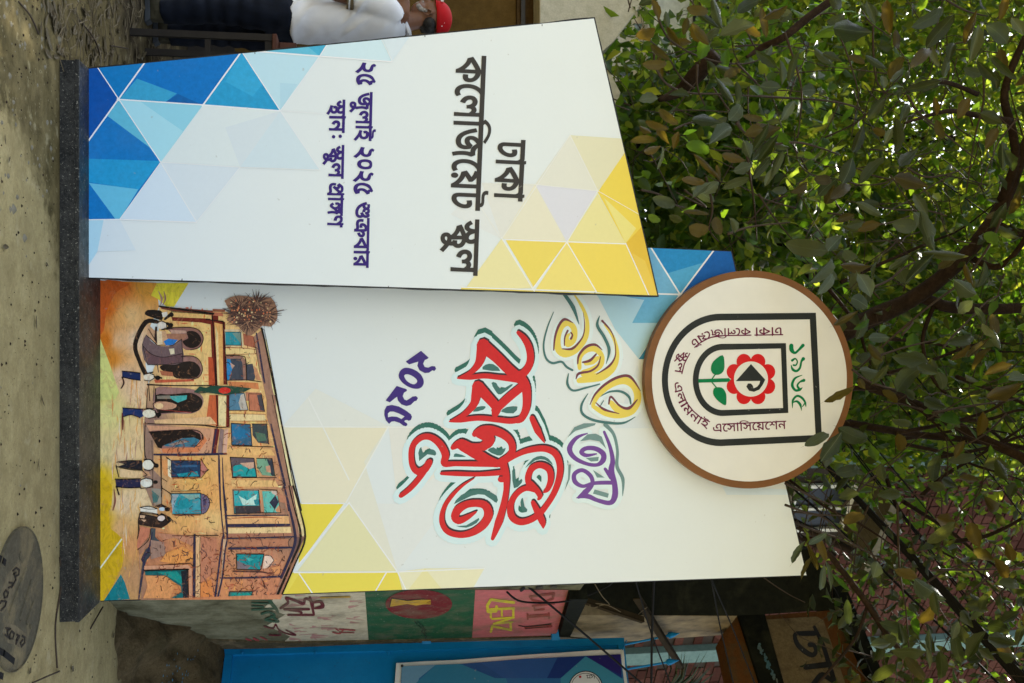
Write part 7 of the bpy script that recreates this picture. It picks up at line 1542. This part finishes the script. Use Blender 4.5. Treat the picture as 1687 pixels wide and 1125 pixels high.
cable([(1400, 690, 7), (1447, 743, 6.9), (1560, 880, 6.7), (1700, 1046, 6.4)], .005, 'thin black cable midway between the close pair and the tree limb')
cable([(1560, 690, 6.5), (1596, 725, 6.4), (1687, 825, 6.2), (1760, 905, 6)], .005, 'short stretch of thin cable at the upper right of the tree')
cable([(1250, 120, 7.4), (1332, 171, 7.3), (1450, 214, 7.2), (1540, 290, 7.1), (1640, 362, 7), (1720, 425, 6.9)], .0045, 'thin cable sagging through the far leaves left of the limb')
cable([(1020, -20, 7.4), (1190, 130, 7.2), (1240, 200, 7.1), (1310, 330, 7)], .0035, 'faint thin wire among the leaves at the upper left')
cable([(860, 958, 5.1), (872, 968, 5.15), (960, 1042, 5.4), (1056, 1125, 5.6), (1130, 1190, 5.7)], .0065, 'black cable crossing the gate corner diagonally')
cable([(1080, 940, 5.1), (1077, 964, 5.2), (1074, 1050, 5.4), (1073, 1125, 5.5), (1071, 1200, 5.6)], .007, 'thick black cable hanging level across the brick opening')
cable([(1045, 950, 5.1), (1049, 964, 5.15), (1072, 1040, 5.4), (1104, 1125, 5.6), (1130, 1200, 5.7)], .0045, 'thin cable beside the thick one across the brick opening')
cable([(1168, 940, 5.1), (1172, 956, 5.15), (1186, 1030, 5.4), (1208, 1125, 5.6), (1225, 1200, 5.7)], .0045, 'thin wire in front of the orange lintel, the straighter one')
cable([(1170, 942, 5.1), (1177, 966, 5.15), (1205, 1030, 5.4), (1243, 1125, 5.6), (1272, 1200, 5.7)], .0045, 'thin wire in front of the orange lintel, the slanting one')
cable([(835, 975, 5.1), (860, 991, 5.15), (921, 992, 5.2), (965, 982, 5.25), (1000, 966, 5.2), (1012, 955, 5.1)], .0055, 'black cable looping over the pink wall band')
cable([(1360, 950, 5.6), (1378, 975, 5.7), (1410, 1050, 5.8), (1450, 1140, 5.9)], .004, 'thin pale-edged wire along the coping of the name panel')
tw_ = [P(*p) for p in [(980,962,5.2),(992,982,5.25),(1004,996,5.3),(990,995,5.3),(975,994,5.3),(972,999,5.3),(980,1001,5.3),(995,996,5.3),(1010,1001,5.3),(1030,1012,5.35),(1046,1016,5.4),(1056,1008,5.4),(1066,1000,5.4)]]
o = mesh_obj('wire_loop', *(lambda m: (m.v, m.f))(MB().tube(catmull([tuple(p) for p in tw_], 4), .0028, 5)), M['straw'], None, True, loc=tuple(tw_[0])); setp(o, 'pale twisted wire hanging in a small loop before the black pier', 'wire')

# ------------------------------------------------------------------ manhole cover
mcx, mcy, mr = ground_hit(-8, 1012).x, ground_hit(-8, 1012).y, 0
mr = abs(ground_hit(0, 884).x-mcx)*1.0; mcy = ground_hit(66, 1000).y-mr
mc = thing('manhole_cover', (mcx, mcy, 0), 'round dusty iron manhole cover with slots and raised year numbers', 'manhole cover')
b = MB(); n = 72
def ringm(b, r0, r1, z0, z1):
    v = []
    for r_, z in ((r1, z0), (r1, z1), (r0, z1), (r0, z0)):
        for k in range(n): a = 2*math.pi*k/n; v.append((mcx+r_*math.cos(a), mcy+r_*math.sin(a), z))
    f = [(i*n+k, i*n+(k+1) % n, (i+1)*n+(k+1) % n, (i+1)*n+k) for i in range(3) for k in range(n)]; b.add(v, f)
b = MB(); v = [(mcx+mr*.985*math.cos(2*math.pi*k/n), mcy+mr*.985*math.sin(2*math.pi*k/n), z) for z in (.001, .008) for k in range(n)]
b.add(v, [tuple(range(n, 2*n))]+[(k, (k+1) % n, (k+1) % n+n, k+n) for k in range(n)]); b.build('plate', M['cast'], mc)
b = MB(); ringm(b, mr*.99, mr, 0, .012); b.build('rim', M['cast'], mc)
def gp(px, py, z=.0085): h = ground_hit(px, py, z); return h
fr7 = lambda x, y: (x/4.592, 880+y/4.592)
def gstroke(b, pts, w_, h=.004, z=.0085):
    q = [gp(*fr7(*p)) for p in pts]
    for a, c in zip(q, q[1:]):
        d = (c-a).normalized(); s_ = Vector((-d.y, d.x, 0))*w_/2; a2, c2 = a-d*w_*.3, c+d*w_*.3
        b.prism([a2+s_+AZ*h, c2+s_+AZ*h, c2-s_+AZ*h, a2-s_+AZ*h], (0, 0, -h-.001))
for q4 in [[(150,200),(60,300),(-40,560),(20,600),(80,520),(160,290)], [(45,660),(20,740),(60,820),(190,870),(205,760),(120,690)]]:
    v = [gp(*fr7(*q), .0088) for q in q4]; b = MB(); b.prism(v, (0, 0, -.004)); b.build('raised_plaque', M['plaque'], mc, bevel=.001)
for pts in [[(-60,150),(20,195),(40,215)], [(-60,850),(30,900),(105,960)], [(-60,1040),(20,1075)]]:
    b = MB(); gstroke(b, pts, .022, .0005, .0095); b.build('slot', M['black'], mc)
for pts in [[(195,265),(70,600)], [(235,360),(150,640)], [(250,520),(200,670)]]:
    b = MB(); gstroke(b, pts, .014, .004); b.build('rib', M['cast'], mc)
c7 = lambda lst: lst
b = MB()
for pts in [[(5,575),(35,545),(45,510),(10,505),(0,520)], [(40,425),(60,440),(52,475),(30,480),(25,450),(40,425)], [(60,405),(85,395),(95,370),(65,365)], [(118,345),(110,320)], [(95,275),(120,255),(142,270),(140,305),(118,318),(100,300),(118,290)], [(85,400),(118,345)]]:
    gstroke(b, pts, .006, .003)
b.build('numerals', M['rust'], mc, label=None) if False else b.build('numerals', M['rust'], mc)
b = MB()
for pts in [[(35,760),(65,785),(50,735),(75,715),(40,710)], [(85,735),(105,750),(95,790),(72,790),(72,755),(85,735)], [(125,760),(140,770),(120,800),(118,830),(145,770)], [(165,770),(185,780),(185,820),(160,850),(150,820),(170,800)]]:
    gstroke(b, pts, .006, .003)
b.build('numerals', M['rust'], mc)
b = MB(); c = gp(*fr7(228, 700)); b.tube([c, c+AZ*.006], .009, 12); b.build('stud', M['cast'], mc); b = MB(); c = gp(*fr7(155, 165)); b.tube([c, c+AZ*.004], .014, 12); b.build('stud', M['cast'], mc)

# ------------------------------------------------------------------ table beside the man
yt = 5.55; T0 = P(448, 50, yt); tb = thing('side_table', (P(330, 68, yt).x, yt, 0), 'small wooden topped table on dark steel legs between the man and the sign', 'table')
xt0, xt1 = P(448, 66, yt).x-.03, P(448, 66, yt).x+.52; zt = P(449, 66, yt).z
b = MB().box((xt0, yt-.02, zt), (xt1, yt+.4, zt+.025)); b.build('top', M['wood'], tb, bevel=.003)
MB().box((xt0+.01, yt+.1, zt+.027), (xt1-.02, yt+.36, zt+.12)).build('box_shelf', M['wood'], tb, bevel=.003)
for x, y in ((xt0, yt-.01), (xt1-.04, yt-.01), (xt0, yt+.36), (xt1-.04, yt+.36)): MB().box((x, y, 0), (x+.036, y+.03, zt-.001)).build('leg', M['rust'], tb)
MB().box((xt0+.037, yt-.004, zt*.52), (xt1-.041, yt+.016, zt*.52+.03)).build('crossbar', M['rust'], tb); MB().box((xt0+.037, yt-.004, zt-.04), (xt1-.041, yt+.016, zt-.002)).build('apron', M['rust'], tb)

# ------------------------------------------------------------------ litter on the ground
r5 = random.Random(21)
def stoneshape(b, c, s, flat=.5):
    v = []
    for x, y, z in [(1,0,0),(.3,.9,.1),(-.8,.6,0),(-.9,-.5,.1),(.1,-1,0),(.2,.1,1),(-.4,-.1,.9)]: v.append(Vector(c)+Vector((x*s*r5.uniform(.7,1.2), y*s*r5.uniform(.7,1.2), z*s*flat)))
    b.add(v, [(0,1,5),(1,2,6,5),(2,3,6),(3,4,6),(4,0,5,6)])
b = MB()
for i in range(520):
    px, py = r5.uniform(-60, 240), r5.uniform(-60, 1150)
    if py > 360 and r5.random() < .75: continue
    p = ground_hit(px, py)
    if xl-.05 < p.x < xr+.05 and yF-.03 < p.y < yF+.5: continue
    if (p.x-mcx)**2+(p.y-mcy)**2 < (mr+.02)**2: continue
    stoneshape(b, p, r5.uniform(.003, .013) if py < 400 else r5.uniform(.002, .006))
setp(b.build('gravel', M['stone']), kind='stuff')
b = MB()
for i in range(900):
    px, py = r5.uniform(-10, 230), r5.uniform(-10, 1135); p = ground_hit(px, py)
    if xl-.02 < p.x < xr+.02 and yF-.01 < p.y < yF+.45: continue
    if (p.x-mcx)**2+(p.y-mcy)**2 < (mr+.01)**2: continue
    stoneshape(b, p, .0014+.006*r5.random()**3, .7)
setp(b.build('grit', M['barkd']), kind='stuff')
for px, py, s, lab in [(22, 345, .02, 'pale squarish stone on the mud in front of the plinth'), (97, 66, .022, 'light chip of stone on the mud left of the plinth'), (40, 392, .018, 'buff half-buried stone on the edge of the concrete'), (16, 125, .012, 'small sharp buff stone chip near the frame edge')]:
    b = MB(); stoneshape(b, ground_hit(px, py), s, .6); setp(b.build('stone', M['stone'], loc=tuple(ground_hit(px, py)), bevel=.002), lab, 'stone', 'loose stones on the ground')
def flatleaf(b, c, L, W, yaw, tilt, curl=.3):
    d = Vector((math.cos(yaw), math.sin(yaw), tilt)).normalized(); s_ = Vector((-math.sin(yaw), math.cos(yaw), 0)); up = d.cross(s_); up = up if up.z > 0 else -up; c = Vector(c)
    v = []
    for t, ww in ((0, .0), (.2, .6), (.5, 1), (.78, .7), (1, 0)):
        m = c+d*(t-.5)*L+up*(curl*L*(t-.5)**2+.004)
        v += [m-s_*W/2*ww+up*abs(ww)*W*.16, m, m+s_*W/2*ww+up*abs(ww)*W*.16]
    b.add(v, [(3*i, 3*i+1, 3*i+4, 3*i+3) for i in range(4)]+[(3*i+1, 3*i+2, 3*i+5, 3*i+4) for i in range(4)])
b = MB()
for i in range(90):
    p = P(r5.gauss(330, 30), r5.gauss(1082, 12), 6.02); x, y = p.x, 5.6+r5.uniform(0, .55); dgz = zg*max(0, min(1, (y-5.25)/.95)); stoneshape(b, (x, y, dgz+.012), r5.uniform(.003, .010), .3)
setp(b.build('paint_flakes', M['bluechip']), kind='stuff')
b = MB()
for i in range(150):
    px, py = r5.uniform(60, 300), r5.uniform(-60, 110)
    p = ground_hit(min(px, 285), py); flatleaf(b, p, r5.uniform(.05, .10), r5.uniform(.02, .04), r5.uniform(0, 6.3), r5.uniform(-.1, .2))
for i in range(26):
    px, py = r5.uniform(0, 260), r5.uniform(0, 1120); p = ground_hit(px, py)
    if p.y > yF-.05 and p.x > xl-.1 and p.x < xr+.1: continue
    flatleaf(b, p, r5.uniform(.03, .07), r5.uniform(.01, .025), r5.uniform(0, 6.3), 0)
setp(b.build('leaf_litter', M['leaf_dry']), kind='stuff')
b = MB()
for i in range(120):
    px, py = r5.uniform(90, 260), r5.uniform(-50, 110); p = ground_hit(px, py); a = r5.uniform(0, 6.3); L = r5.uniform(.05, .22)
    q = [p+Vector((math.cos(a+k*.3)*L*k/3, math.sin(a+k*.3)*L*k/3, .006+.02*math.sin(k)*r5.random())) for k in range(4)]; b.tube(q, .0018, 4)
setp(b.build('dry_straw', M['straw']), kind='stuff')
for pts, lab in [([(30,2,0),(45,25,.01),(62,56,.004)], 'thin dark stick on the mud at the frame corner'), ([(128,30,.0),(148,64,.02),(164,96,.005)], 'dark broken twig beside the end of the plinth'), ([(180,75,.004),(195,78,.02),(210,80,.004)], 'pale stripped stick near the table leg'), ([(97,918,.003),(99,960,.006),(90,1030,.003),(93,1100,.003)], 'thin root lying along the corner of the plinth'), ([(52,1125,.003),(75,1112,.02),(96,1106,.004)], 'short forked twig right of the manhole cover'), ([(148,1036,.002),(162,1000,.02)], 'short stick leaning on the corner of the plinth')]:
    q = [ground_hit(a, c)+AZ*z for a, c, z in pts]; b = MB().tube(catmull([tuple(x) for x in q], 4), .0035, 6); setp(b.build('twig', M['twig'], loc=tuple(q[0])), lab, 'twig', 'twigs on the ground')
